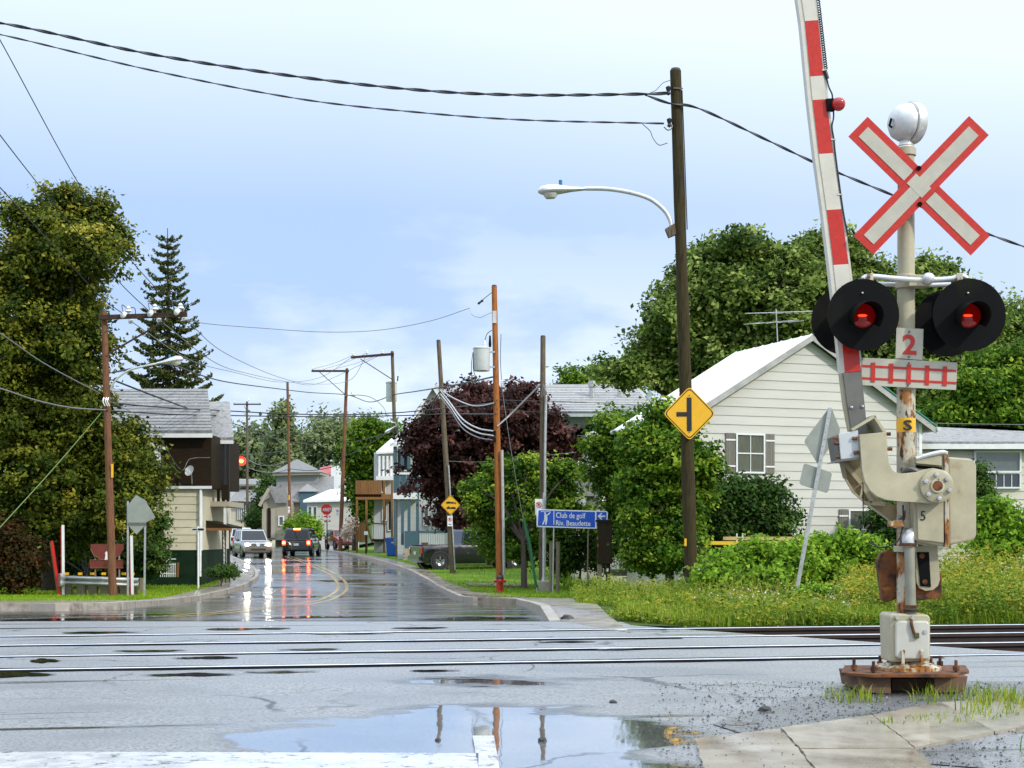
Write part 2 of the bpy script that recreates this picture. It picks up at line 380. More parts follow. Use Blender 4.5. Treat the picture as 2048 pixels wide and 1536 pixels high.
# asphalt of the crossing: a plateau that stops at a ragged edge east of the road
edge = [(13, 13.2), (8.5, 13.35), (6.2, 13.55), (4.95, 13.95), (4.3, 14.7), (3.55, 15.6), (2.75, 16.6), (2.0, 17.5), (1.45, 18.3), (1.35, 19.5)]
struct(sheet('road_crossing', [(-30, -12), (13, -12)] + edge + [(-30, 19.5)], 0, M_ROAD, step=3))

# pavement outlines read off the photograph (pixels that touch the ground)
LK = [(-160, 1229), (0, 1222), (110, 1222), (165, 1221), (235, 1219), (262, 1216), (330, 1210), (400, 1200), (450, 1188), (492, 1175), (512, 1163), (518, 1152), (508, 1138), (484, 1124), (458, 1113), (436, 1104)]
LG = [(-160, 1203), (0, 1201), (150, 1201), (290, 1199), (352, 1190), (405, 1177), (440, 1165), (466, 1153), (474, 1143), (470, 1132), (452, 1118), (428, 1106), (410, 1099)]
RK = [(1096, 1243), (1078, 1229), (1057, 1217), (1030, 1207), (996, 1204), (945, 1204), (916, 1200), (884, 1184), (860, 1169), (835, 1155), (800, 1139), (765, 1127), (725, 1117), (680, 1108), (640, 1102)]
RG = [(1262, 1243), (1230, 1228), (1204, 1212), (1170, 1201), (1133, 1194), (1060, 1195), (1001, 1195), (962, 1188), (930, 1176), (889, 1159), (850, 1138), (815, 1127), (775, 1117), (730, 1109), (680, 1102)]
KH = .13
def kh(y): return KH * min(1, max(.06, (y - 19.2) / 2.6))
lk = [G(*p) for p in LK]; lg = [G(x, y, KH) for x, y in LG]; rk = [G(*p) for p in RK]; rg = [G(x, y, KH) for x, y in RG]
street = [(-30, 19.5)] + [(1.35, 19.5)] + [(p.x + .8, p.y) for p in rk] + [(rk[-1].x - 10, 330), (lk[-1].x - 90, 330), (lk[-1].x - .5, lk[-1].y)] + [(p.x - .8, p.y) for p in lk[::-1]] + [(-30, lk[0].y)]
struct(sheet('street', street, .0, M_STREET, step=2.5))

def pavement(name, kerb, back, flip, slabs, kerb_drop=()):
    """kerb stones along the road and slabs behind them, every one an object of its own"""
    root = bpy.data.objects.new(name, None); COL.objects.link(root); struct(root); WL[root.name] = V(0, 0, 0)
    kp = curve(kerb, 4); kp = [kp[i] for i in range(0, len(kp), 2)]
    for i in range(len(kp) - 1):
        a, b = kp[i], kp[i + 1]
        d = (b - a); d.z = 0
        if d.length < .05: continue
        nrm = Vector((-d.y, d.x, 0)).normalized() * (.16 if flip else -.16)
        mid = (a + b) / 2; drop = any(lo < mid.x < hi for lo, hi in kerb_drop)
        h0, h1 = (kh(a.y), kh(b.y)) if not drop else (.035, .035)
        s_ = MB(); g = .004; u = d.normalized() * g
        q = [a + u, b - u, b - u + nrm, a + u + nrm]
        zb = [zp(p.y) - .12 for p in q]; zt = [zp(p.y) + (h0 if k in (0, 3) else h1) + (0 if k < 2 else .006) for k, p in enumerate(q)]
        lo = [V(p.x, p.y, z) for p, z in zip(q, zb)]; hi = [V(p.x, p.y, z) for p, z in zip(q, zt)]
        hi[0] += nrm * .12; hi[1] += nrm * .12
        s_.add(lo + hi, [(0, 1, 5, 4), (1, 2, 6, 5), (2, 3, 7, 6), (3, 0, 4, 7), (4, 5, 6, 7)])
        s_.build('kerb_stone', M_KERB, root)
    # slabs: resample both lines to the same count
    def resample(L_, n):
        ds = [0]
        for a, b in zip(L_, L_[1:]): ds.append(ds[-1] + (b - a).length)
        out = []
        for i in range(n + 1):
            t_ = ds[-1] * i / n
            for j in range(len(ds) - 1):
                if t_ <= ds[j + 1] + 1e-9:
                    k = (t_ - ds[j]) / max(1e-9, ds[j + 1] - ds[j]); out.append(L_[j].lerp(L_[j + 1], k)); break
        return out
    inner = []
    for i in range(len(kp)):
        d = kp[min(i + 1, len(kp) - 1)] - kp[max(i - 1, 0)]; d.z = 0
        inner.append(kp[i] + Vector((-d.y, d.x, 0)).normalized() * (.166 if flip else -.166))
    A = resample(inner, slabs); B = resample(curve(back, 4), slabs)
    for i in range(slabs):
        a, b, c, d = A[i], A[i + 1], B[i + 1], B[i]
        cen = (a + b + c + d) / 4; q = [p + (cen - p).normalized() * .012 for p in (a, b, c, d)]
        j = rnd.uniform(-.004, .006)
        drop = any(lo < a.x < hi for lo, hi in kerb_drop)
        hs = [kh(q[k].y) + j * .5 if not (drop and k < 2) else .04 for k in range(4)]
        lo = [V(p.x, p.y, zp(p.y) - .12) for p in q]; hi = [V(p.x, p.y, zp(p.y) + h) for p, h in zip(q, hs)]
        MB().add(lo + hi, [(0, 1, 5, 4), (1, 2, 6, 5), (2, 3, 7, 6), (3, 0, 4, 7), (4, 5, 6, 7)]).build('slab', M_CONC, root)
    return root
pavement('pavement_left', lk, lg, True, 26, kerb_drop=((G(175, 1221).x, G(228, 1219).x),))
pavement('pavement_right', rk, rg, False, 24, kerb_drop=((G(945, 1204).x, G(998, 1204).x),))

# lawns behind the pavements
lawn_l = [(p.x, p.y) for p in lg] + [(lg[-1].x - 12, 150), (-120, 150), (-120, lg[0].y)]
lawn_r = [(p.x, p.y) for p in rg[4:]] + [(rg[-1].x, 200), (90, 200), (90, 33), (6, 33)]
struct(sheet('lawn_left', lawn_l, KH - .03, M_LAWN))
struct(sheet('lawn_right', lawn_r, KH - .03, M_LAWN))
def zverge(y): return zp(y) * .55 + .02 if y > 18.9 else -.005
verge = [(p.x, p.y) for p in rg[:5]] + [(6, 33.2), (90, 33.2), (90, 34.2), (30, 23.0), (12, 19.75), (5, 18.45), (2.2, 18.0), (1.5, 18.4)]
struct(sheet('verge', verge, 0.0, M_SOIL, zf=lambda y: zverge(y) if y < 33 else zp(y) + .08))
# path of pale slabs across the lawn behind the hydrant
struct(sheet('garden_path', [tuple(G(x, y, KH)[:2]) for x, y in ((940, 1171), (1058, 1173), (1058, 1167), (930, 1165))], KH + .0, M_CONC))

# ---- railway: two tracks, set in the asphalt on the road and on ballast east of it
trk = bpy.data.objects.new('railway_track', None); COL.objects.link(trk); struct(trk); WL[trk.name] = V(0, 0, 0)
bal = sheet('ballast_bed', [(1.0, 19.2), (4.0, 13.2), (60, 22.5), (60, 29), (3, 19.0)], -.19, M_BALLAST, parent=trk, zf=lambda y: 0)
for c in RAILS:
    s_ = MB()
    prof = [(-.07, -.16), (.07, -.16), (.07, -.148), (.012, -.13), (.012, -.035), (.036, -.025), (.036, .010), (.028, .016), (-.028, .016), (-.036, .010), (-.036, -.025), (-.012, -.035), (-.012, -.13), (-.07, -.148)]
    a, b = tr(c, -40), tr(c, 70); n = len(prof)
    vv = [a + TN * x + V(0, 0, z - .001) for x, z in prof] + [b + TN * x + V(0, 0, z - .001) for x, z in prof]
    fs = [(i, (i + 1) % n, (i + 1) % n + n, i + n) for i in range(n)]
    s_.add(vv, fs); s_.k = [1 if i in (6, 7, 8) else 0 for i in range(n)]
    s_.build('rail', [M_RAIL, M_RAILTOP], trk)
    # flangeways: flat ragged strips beside the rail, coloured dark for the shade in the grooves
    for sgn in (-1, 1):
        e = 4.0 if c < 15 else 2.0; s0 = -34.0; q = MB(); vv = []; wv = rnd.uniform(.04, .07)
        while s0 < e:
            wv = min(.17, max(.022, wv + rnd.uniform(-.035, .035))); p0 = tr(c, s0) + TN * (sgn * .037); p1_ = tr(c, s0) + TN * (sgn * (.037 + wv))
            vv += [p0 + V(0, 0, .0042), p1_ + V(0, 0, .0042)]; s0 += rnd.uniform(.12, .4)
        q.add(vv, [(2 * i, 2 * i + 1, 2 * i + 3, 2 * i + 2) for i in range(len(vv) // 2 - 1)]); q.build('flangeway', M_GROOVE_SHADE, trk)
for tk in (0, 1):
    c0 = (RAILS[2 * tk] + RAILS[2 * tk + 1]) / 2
    for i in range(60):
        s0 = 3.2 + i * .56 + (0 if tk == 0 else -1.2)
        ctr = tr(c0, s0, -.235)
        MB().bar(ctr - TN * 1.25, ctr + TN * 1.25, .22, .12).build('tie', M_TIE, trk)

# ---- paint on the road
def paint(name, pts, mat, label=None):
    return struct(MB().add([V(p.x, p.y, p.z + .0045) for p in pts], [tuple(range(len(pts)))]).build(name, mat))
paint('stop_line', [G(-60, 1505), G(957, 1508), G(957, 1560), G(-60, 1556)], M_PAINT)
paint('lane_line', [G(945, 1473), G(988, 1473), G(1000, 1545), G(958, 1545)], M_PAINT)
yl = [(330, 1234), (440, 1226), (560, 1213), (632, 1204), (664, 1194), (682, 1182), (684, 1168), (672, 1154), (650, 1141), (622, 1129), (600, 1121), (575, 1113)]
for off, nm in ((-.16, 0), (.16, 1)):
    cp = curve([G(*p) for p in yl], 6); s_ = MB(); L_ = []
    for i, p in enumerate(cp):
        d = cp[min(i + 1, len(cp) - 1)] - cp[max(i - 1, 0)]; d.z = 0; nn = Vector((-d.y, d.x, 0)).normalized()
        for w in (-.06, .06):
            q = p + nn * (off + w); L_.append(V(q.x, q.y, zp(q.y) + .0045))
    s_.add(L_, [(2 * i, 2 * i + 1, 2 * i + 3, 2 * i + 2) for i in range(len(cp) - 1)])
    struct(s_.build('centre_line', M_YPAINT))
# white edge line across the mouth of the side street
cp = curve([G(*p) for p in ((-40, 1240), (120, 1236), (300, 1233), (420, 1233))], 5); s_ = MB(); L_ = []
for i, p in enumerate(cp):
    for w in (0, .11): L_.append(V(p.x, p.y + w, zp(p.y + w) + .0045))
s_.add(L_, [(2 * i, 2 * i + 1, 2 * i + 3, 2 * i + 2) for i in range(len(cp) - 1)]); struct(s_.build('edge_line', M_PAINT))

# ---- concrete apron and gravel at the lower right, in front of the signal
ap = [G(1385, 1480), G(1400, 1545), G(1880, 1545), G(1860, 1502), G(1990, 1470), G(2100, 1448), G(2100, 1398), G(1900, 1408), G(1730, 1440), G(1560, 1470)]
apron = bpy.data.objects.new('concrete_apron', None); COL.objects.link(apron); struct(apron); WL[apron.name] = V(0, 0, 0)
def slabpoly(pts, z, nm='slab'):
    pts = [Vector((p.x, p.y, 0)) for p in pts]; c = sum(pts, V(0, 0, 0)) / len(pts)
    pts = [p + (c - p).normalized() * .006 for p in pts]; rg_ = []
    for a, b in zip(pts, pts[1:] + pts[:1]):
        k_ = max(2, int((b - a).length / .06))
        for i in range(k_): rg_.append(a.lerp(b, i / k_) + (V(rnd.uniform(-.006, .006), rnd.uniform(-.006, .006), 0) if i else V(0, 0, 0)))
    pts = rg_
    MB().prism([p + V(0, 0, zp(p.y) + z) for p in pts], (0, 0, -.1)).build(nm, M_CONC, apron)
slabpoly([G(1388, 1482), G(1412, 1560), G(1640, 1560), G(1600, 1505), G(1560, 1462)], .014)
slabpoly([G(1560, 1462), G(1600, 1505), G(1830, 1503), G(1745, 1436)], .02)
slabpoly([G(1600, 1505), G(1640, 1560), G(1890, 1560), G(1830, 1503)], .017)
slabpoly([G(1745, 1436), G(1830, 1503), G(1990, 1470), G(1880, 1410)], .022)
slabpoly([G(1880, 1410), G(1990, 1470), G(2130, 1440), G(2130, 1392)], .018)
struct(sheet('gravel_shoulder', [(1.35, 4.2), (1.62, 5.35), (2.0, 5.6), (2.6, 5.9), (9, 6.6), (9, 4.2)], .006, M_GRAVEL))
struct(sheet('gravel_patch', [(1.2, 9.0), (1.55, 7.9), (2.35, 7.45), (2.9, 9.9), (6.5, 10.4), (6.5, 11.4), (2.8, 11.2), (1.9, 10.2)], .006, M_GRAVEL))

# ---- shallow pools lying in the dips along the track
M_POOL = pm('standing_water', (.012, .012, .011), rough=.05, var=.2, vs=3, spec=.5, rvar=.02, bump=.05, bs=9, bdist=.01)
for px, py, hw, hh in ((30, 1351, 62, 6), (90, 1323, 24, 5), (200, 1266, 62, 2.2), (150, 1240, 120, 2.5), (470, 1259, 52, 2.4), (549, 1258, 26, 2), (839, 1257, 46, 2), (412, 1317, 52, 3), (379, 1351, 72, 3.5), (868, 1343, 42, 2), (300, 1303, 60, 2), (700, 1268, 70, 2), (620, 1300, 50, 2), (1010, 1262, 60, 1.8), (1130, 1285, 50, 1.8), (1000, 1300, 70, 2), (560, 1345, 60, 2.5), (1480, 1450, 30, 4), (1440, 1486, 26, 3.5), (1240, 1300, 44, 1.8), (640, 1235, 120, 2), (950, 1238, 90, 3.5)):
    n = 40; pts = []; ph = rnd.uniform(0, 6)
    for i in range(n):
        a = 2 * math.pi * i / n; k = 1 + .22 * math.sin(3 * a + ph) + .15 * math.sin(7 * a + 2 * ph) + rnd.uniform(-.12, .12)
        pts.append(G(px + hw * 1.3 * (.8 + .2 * k) * math.cos(a), py + (hh * .75 * k * math.sin(a) * abs(math.sin(a)) ** .8) - .0137 * hw * math.cos(a)))
    sheet('puddle', [(p.x, p.y) for p in pts], .0082 if py > 1235 else .009, M_POOL, step=50)

# ================================================================ the crossing signal
S0 = 10.64
def Q(px, py, d=0.0): return P(px, py, S0 + d)
def qp(pts, d=0.0): return [Q(x, y, d) for x, y in pts]
def U_(px): return px * S0 / F
M_SIG = pm('signal_cream_paint', (.42, .375, .245), rough=.42, var=.16, vs=5, bump=.12, bs=30, bdist=.004, col2=(.30, .20, .09), m2=(.62, .74), s2=4, col3=(.07, .045, .02), m3=(.69, .72), s3=22)
M_SIGR = pm('signal_rusty_paint', (.50, .46, .34), rough=.55, var=.2, vs=5, bump=.35, bs=30, bdist=.006, col2=(.33, .125, .018), m2=(.46, .54), s2=7, stretch=(1.6, 1.6, .7), col3=(.07, .026, .008), m3=(.53, .58), s3=14)
M_RUST = pm('rust', (.17, .058, .014), rough=.85, var=.4, vs=12, bump=.5, bs=50, bdist=.005, col2=(.035, .014, .008), m2=(.46, .58), s2=9, col3=(.34, .15, .03), m3=(.62, .70), s3=7)
M_ALU = pm('silver_paint', (.62, .62, .60), rough=.32, metal=.35, var=.1, vs=8, col2=(.35, .34, .32), m2=(.6, .72), s2=6)
M_GALV = pm('galvanised_steel', (.46, .46, .44), rough=.4, metal=.55, var=.14, vs=9, orand=.06)
M_DKST = pm('dull_steel', (.15, .145, .125), rough=.5, metal=.4, var=.15, vs=8)
M_RED = pm('reflective_red', (.50, .020, .008), rough=.35, var=.08, vs=30, col2=(.80, .25, .18), m2=(.70, .74), s2=60, spec=.5)
M_WHT = pm('reflective_white', (.46, .43, .34), rough=.38, var=.07, vs=10, col2=(.38, .35, .28), m2=(.62, .76), s2=7)
M_ARMW = pm('gate_white', (.60, .56, .46), rough=.4, var=.07, vs=9, col2=(.4, .34, .25), m2=(.66, .76), s2=9)
M_BLK = pm('matt_black', (.003, .003, .003), rough=.7, var=.4, vs=3, spec=.12, col2=(.014, .014, .007), m2=(.5, .75), s2=2)
M_BLACK = pm('black_cable', (.008, .008, .009), rough=.5, var=.2)
M_LENS = pm('lit_red_lens', (.16, .002, .002), rough=.18, var=.1, vs=60, coat=.4, emit=(1, .012, .004), es=.06, spec=.4)
M_HOT = pm('lamp_filament', (.8, .1, .05), rough=.2, emit=(1, .05, .012), es=1.3)
M_BALL = pm('red_gate_lamp', (.36, .004, .004), rough=.14, var=.1, coat=.5, emit=(1, .01, .006), es=.05)
M_YEL = pm('yellow_reflective', (.80, .42, .012), rough=.35, var=.06, vs=8, col2=(.6, .33, .03), m2=(.6, .75), s2=6)
M_INK = pm('black_ink', (.01, .01, .012), rough=.5, var=.2)

sg = thing('crossing_signal', 'tall cream railway crossing signal with red-edged crossbuck, twin red lights and rusty base', 'crossing signal', (Q(1812, 1380, .11).x, S0 + .11, 0))
# foundation
fb = MB(); fb.prism(qp([(1716, 1352), (1782, 1354), (1782, 1388), (1722, 1385)], -.2), (0, .62, 0)); fb.prism(qp([(1868, 1352), (1936, 1352), (1930, 1384), (1870, 1386)], -.2), (0, .62, 0))
fb.prism(qp([(1784, 1357), (1866, 1357), (1866, 1384), (1784, 1386)], .02), (0, .38, 0)); fb.build('beams_and_dark_fill', pm('brown_beam', (.14, .075, .045), rough=.8, var=.3, vs=8, bump=.4, bs=40, bdist=.006), sg, bevel=.006)  # the set-back middle block is added to darken the gap between the beams
pl = MB(); z0 = Q(1800, 1353, -.2).z
corners = [(Q(1690, 1353, -.25).x + .0, S0 - .12), (Q(1740, 1350, -.25).x, S0 - .27), (Q(1905, 1350, -.25).x, S0 - .27), (Q(1940, 1350, 0).x, S0 + .02), (Q(1935, 1350, .4).x, S0 + .45), (Q(1692, 1350, .4).x, S0 + .45)]
pl.prism([V(x, y, z0) for x, y in corners], (0, 0, .022))
plate = pl.build('base_plate', M_RUST, sg, bevel=.003)
def bolt(px, py, d, h=.085, r=.017, par=sg):
    b_ = Q(px, py, d); q = MB(); q.cyl(b_, b_ + V(0, 0, h), r * .7, n=8); q.cyl(b_ + V(0, 0, .012), b_ + V(0, 0, .045), r * 1.35, n=6); q.build('anchor_bolt', M_RUST, par)
for px, d in ((1708, -.02), (1747, -.18), (1760, .28), (1777, .1), (1912, -.1), (1862, .2), (1880, .3)):
    yy = HY + (EYE - z0 - .02) / (S0 + d) * F; bolt(px, yy, d)
fl = MB(); c0 = Q(1815, 1340, .11); zt = z0 + .022
fl.lathe([(.001, 0), (.235, 0), (.235, .025), (.20, .035), (.15, .05), (.105, .075), (.10, .15), (.001, .15)], (c0.x, c0.y, zt), n=24)
fl.build('base_flange', M_SIGR, sg, smooth=True)
# junction box
jb = MB(); jb.prism(qp([(1779, 1232), (1784, 1227), (1855, 1229), (1861, 1236), (1861, 1322), (1782, 1325)], -.06), (0, .30, 0)); jbo = jb.build('junction_box', M_SIG, sg, bevel=.014)
dr = MB(); dr.prism(qp([(1791, 1247), (1796, 1242), (1854, 1242), (1859, 1247), (1859, 1314), (1855, 1319), (1796, 1318), (1791, 1313)], -.085), (0, .05, 0)); dro = dr.build('box_door', pm('box_door_paint', (.50, .49, .42), rough=.38, var=.1, vs=6, bump=.08, bs=25, col2=(.26, .19, .1), m2=(.64, .76), s2=5, col3=(.08, .05, .02), m3=(.70, .73), s3=18), sg, bevel=.012)
for px in (1806, 1843):
    h = MB(); h.bar(Q(px, 1304, -.095), Q(px, 1330, -.095), .02, .02); h.ball(Q(px, 1303, -.09), .016, 10); h.build('hinge', M_SIGR, dro, smooth=True)
for px, py in ((1793, 1235), (1824, 1236), (1848, 1263)):
    b_ = Q(px, py, -.06); MB().cyl(b_, b_ - V(0, .035, 0), .017, .014, n=10).build('knob', M_GALV, jbo, smooth=True)
lk_ = MB(); lk_.tube(curve([Q(1822, 1238, -.09), Q(1824, 1252, -.1), Q(1829, 1268, -.1)], 5), .011, 6); lk_.build('hasp_chain', M_RUST, dro)
MB().box(Q(1833, 1271, -.1), (.035, .025, .04)).build('padlock', pm('brass_padlock', (.10, .095, .04), rough=.45, metal=.6), dro, bevel=.004)
# mast
mx = 1812
ms = MB(); ms.cyl(Q(mx, 1245, .11), Q(mx, 780, .11), U_(18.5), n=24); ms.build('lower_mast', M_SIGR, sg, smooth=True)
ms = MB(); ms.cyl(Q(mx, 780, .11), Q(mx, 292, .11), U_(18), U_(16.5), n=24); ms.build('upper_mast', M_SIG, sg, smooth=True)
cd = MB(); cd.tube(curve([Q(1822, 1232, -.02), Q(1820, 1150, -.02), Q(1819, 1085, -.02)], 4), U_(10.5), 14); cd.build('conduit', pm('grey_green_conduit', (.28, .27, .20), rough=.4, var=.18, vs=6, metal=.2), sg, smooth=True)
cd = MB(); cd.tube(curve([Q(1817, 1092, -.02), Q(1817, 1078, -.02), Q(1823, 1068, 0), Q(1834, 1066, .03)], 5), U_(12.5), 14); cd.build('conduit_elbow', M_ALU, sg, smooth=True)
for y0, y1, mt in ((1092, 1086, M_RUST), (1216, 1210, M_RUST), (1224, 1219, M_RUST)):
    MB().cyl(Q(1818 if y0 < 1100 else 1822, y0, -.02), Q(1818 if y0 < 1100 else 1822, y1, -.02), U_(15.5), n=16).build('conduit_collar', mt, sg, smooth=True)
for y0, y1 in ((1104, 1092), (1056, 1040)):
    MB().cyl(Q(mx - 1, y0, .11), Q(mx - 1, y1, .11), U_(23.5), n=20).build('mast_clamp', M_SIG, sg, smooth=True, bevel=.003)
cl = MB(); cl.prism(qp([(1780, 1042), (1808, 1042), (1808, 1053), (1780, 1053)], -.05), (0, .08, 0)); cl.cyl(Q(1779, 1048, -.02), Q(1790, 1048, -.02), .02, n=8); cl.build('clamp_lug', M_SIGR, sg, bevel=.003)
# counterweights that hang under the mechanism
cw = MB(); cw.prism(qp([(1757, 1118), (1763, 1106), (1776, 1100), (1794, 1104), (1794, 1198), (1774, 1205), (1765, 1200), (1755, 1128)], .16), (0, .07, 0)); cw.build('counterweight', M_RUST, sg, bevel=.006)
cw = MB(); cw.prism(qp([(1831, 1150), (1884, 1146), (1884, 1196), (1831, 1202)], .12), (0, .07, 0)); cw.build('counterweight', M_RUST, sg, bevel=.006)
ca = MB(); ca.prism(qp([(1830, 1092), (1875, 1092), (1880, 1160), (1876, 1172), (1866, 1180), (1851, 1182), (1838, 1176), (1833, 1164)], .09), (0, .025, 0)); cao = ca.build('counterweight_arm', M_SIG, sg, bevel=.003)
MB().prism(qp([(1834, 1104), (1858, 1104), (1862, 1174), (1841, 1172)], .082), (0, .01, 0)).build('slot', M_BLK, cao)
for px, py in ((1844, 1112), (1850, 1164)): MB().cyl(Q(px, py, .07), Q(px, py, .09), .02, n=8).build('bolt', M_RUST, cao)
# gate mechanism: cast housing with a door and a deep rounded cover
hb = MB(); hb.prism(qp([(1826, 916), (1834, 908), (1889, 905), (1892, 908), (1892, 1089), (1884, 1092), (1836, 1084), (1828, 1078)], -.05), (0, .42, 0)); hbo = hb.build('mechanism_housing', M_SIG, sg, bevel=.012)
fd = MB(); fd.prism(qp([(1834, 1004), (1888, 1004), (1888, 1086), (1836, 1080)], -.068), (0, .03, 0)); fdo = fd.build('housing_door', M_SIG, sg, bevel=.006)
MB().prism(qp([(1832, 930), (1884, 935), (1884, 941), (1832, 936)], -.058), (0, .02, 0)).build('shadow_gap', M_BLK, hbo)  # solid black strip standing in for the shade below the lid
MB().prism(qp([(1832, 912), (1884, 912), (1884, 932), (1832, 927)], -.085), (0, .05, 0)).build('housing_lid', M_SIG, hbo, bevel=.008)
MB().tube(curve([Q(1832, 917, -.08), Q(1860, 909, -.09), Q(1884, 904, -.09), Q(1893, 906, -.07)], 5), .015, 8).build('lid_bead', M_ALU, hbo, smooth=True)
MB().prism(qp([(1889, 908), (1897, 908), (1899, 1094), (1890, 1094)], -.075), (0, .06, 0)).build('housing_rib', M_SIGR, hbo, bevel=.004)
cv = MB(); cv.prism(qp([(1896, 914), (1940, 917), (1949, 922), (1953, 932), (1953, 1070), (1949, 1079), (1938, 1083), (1898, 1090)], -.04), (0, .46, 0)); cv.build('housing_cover', M_SIG, sg, bevel=.03)
text('5', Q(1841, 1041, -.0702), Q(1851, 1041, -.0702) - Q(1841, 1041, -.0702), Q(1841, 1022, -.0702) - Q(1841, 1041, -.0702), M_INK, 'stencil_number', fdo, .003)
MB().tube(curve([Q(1836, 944, -.06), Q(1822, 938, -.05), Q(1812, 942, -.02), Q(1808, 950, .03)], 5), .022, 8).build('grease_hose', M_DKST, hbo, smooth=True)
# swing bracket in front: a wide cast elbow with a bolted hub
br = MB(); br.prism(qp([(1719, 869), (1773, 864), (1775, 900), (1778, 925), (1784, 938), (1793, 945), (1804, 947), (1835, 944), (1848, 939), (1866, 936), (1886, 940), (1898, 949), (1904, 962), (1905, 980), (1899, 996), (1886, 1005), (1868, 1008), (1840, 1005), (1800, 1003), (1772, 1000), (1754, 993), (1740, 981), (1730, 964), (1724, 940)], -.16), (0, .055, 0))
bro = br.build('swing_bracket', M_SIG, sg, bevel=.008)
hub = MB(); hub.lathe([(.001, 0), (U_(33), 0), (U_(33), .028), (U_(28), .035), (.001, .035)], Q(1872, 972, -.152), (0, -1, 0), 26); hubo = hub.build('hub', M_SIG, bro, smooth=True)
MB().lathe([(.001, .03), (U_(13.5), .03), (U_(13.5), .046), (U_(10), .046), (U_(10), .036), (.001, .036)], Q(1872, 972, -.152), (0, -1, 0), 20).build('hub_ring', M_SIGR, bro, smooth=True)
MB().lathe([(.001, .05), (U_(9.6), .05), (U_(9.6), .03), (.001, .03)], Q(1872, 972, -.152), (0, -1, 0), 16).build('shaft', M_RUST, bro, smooth=True)
for px, py in ((1848, 963), (1869, 950), (1890, 959), (1895, 981), (1875, 997), (1853, 989)):
    MB().lathe([(.001, .06), (U_(4.6), .058), (U_(4.9), .03), (.001, .03)], Q(px, py, -.152), (0, -1, 0), 6).build('bolt', M_GALV, bro)
# second bracket behind the mast with its rim and ribs
b2 = [(1682, 922), (1722, 916), (1726, 950), (1740, 984), (1764, 1002), (1796, 1012), (1796, 1056), (1772, 1036), (1736, 1010), (1706, 984), (1690, 956)]
bb = MB(); bb.prism(qp(b2, .2), (0, .03, 0)); bbo = bb.build('rear_bracket', pm('bracket_brown_cream', (.36, .29, .16), rough=.5, var=.2, vs=6, col2=(.2, .12, .05), m2=(.56, .7), s2=5), sg)
rim = MB()
for (ax, ay), (bx, by) in zip([(1682, 922), (1690, 956), (1706, 984), (1736, 1010), (1772, 1036)], [(1690, 956), (1706, 984), (1736, 1010), (1772, 1036), (1796, 1056)]): rim.bar(Q(ax, ay, .17), Q(bx, by, .17), .03, .012)
rim.build('bracket_rim', M_SIG, bbo)
for a, b in (((1688, 926), (1722, 966)), ((1724, 968), (1744, 1004)), ((1725, 972), (1720, 996)), ((1727, 1006), (1770, 1008))):
    MB().bar(Q(*a, .18), Q(*b, .18), .014, .03).build('bracket_rib', M_SIG, bbo)
# clamp box that holds the arm
MB().prism(qp([(1677, 868), (1716, 860), (1719, 914), (1682, 919)], -.12), (0, .02, 0)).build('clamp_plate', pm('pale_plate', (.50, .52, .52), rough=.35, var=.08), sg, bevel=.003)
cb_ = MB(); cb_.prism(qp([(1682, 919), (1722, 913), (1722, 918), (1672, 924)], -.14), (0, .34, 0)); cb_.prism(qp([(1672, 872), (1679, 866), (1684, 918), (1680, 920)], -.1), (0, .3, 0)); cb_.build('clamp_shelf', M_DKST, sg)
tb = MB(); tb.prism(qp([(1702, 858), (1750, 829), (1753, 834), (1706, 862)], -.13), (0, .02, 0)); tb.prism(qp([(1750, 829), (1772, 861), (1776, 900), (1770, 900), (1766, 864), (1748, 836)], -.13), (0, .28, 0)); tb.prism(qp([(1706, 862), (1752, 834), (1770, 866), (1718, 872)], .12), (0, .02, 0)); tb.build('arm_socket', M_SIG, sg, bevel=.002)
for px, py in ((1670, 876), (1672, 887), (1675, 914), (1709, 877), (1712, 905), (1776, 868), (1779, 898)):
    MB().cyl(Q(px - 4, py, -.13), Q(px + 5, py, -.13), .014, n=6).build('clamp_bolt', M_RUST, sg)
# crossbuck
def blade(p0, p1, w, d, name):
    a, b = Vector(p0), Vector(p1); u = (b - a).normalized(); n_ = Vector((-u.y, u.x)) * (w / 2)
    return [(a + n_)[:], (b + n_)[:], (b - n_)[:], (a - n_)[:]], u, n_
cx_ = MB(); c1, u1, n1_ = blade((1727, 490), (1958, 251), 55, -.0, 'a')
c2, u2, n2_ = blade((1716, 253), (1961, 491), 55, 0, 'b')
xb = MB(); xb.prism(qp(c1, -.03), (0, .006, 0)); xbo = xb.build('crossbuck_blade', M_RED, sg)
xb2 = MB(); xb2.prism(qp(c2, -.018), (0, .006, 0)); xbo2 = xb2.build('crossbuck_blade', M_RED, sg)
def inset(p0, p1, w, e): 
    a, b = Vector(p0), Vector(p1); u = (b - a).normalized(); return blade((a + u * e)[:], (b - u * e)[:], w, 0, '')[0]
MB().prism(qp(inset((1727, 490), (1958, 251), 27, 15), -.034), (0, .003, 0)).build('white_panel', M_WHT, xbo)
i2 = inset((1716, 253), (1961, 491), 27, 15)
a_, b_, c_, d_ = [Vector(p) for p in i2]; f1 = .405; f2 = .60
MB().prism(qp([a_[:], a_.lerp(b_, f1)[:], d_.lerp(c_, f1)[:], d_[:]], -.022), (0, .003, 0)).build('white_panel', M_WHT, xbo2)
MB().prism(qp([a_.lerp(b_, f2)[:], b_[:], c_[:], d_.lerp(c_, f2)[:]], -.022), (0, .003, 0)).build('white_panel', M_WHT, xbo2)
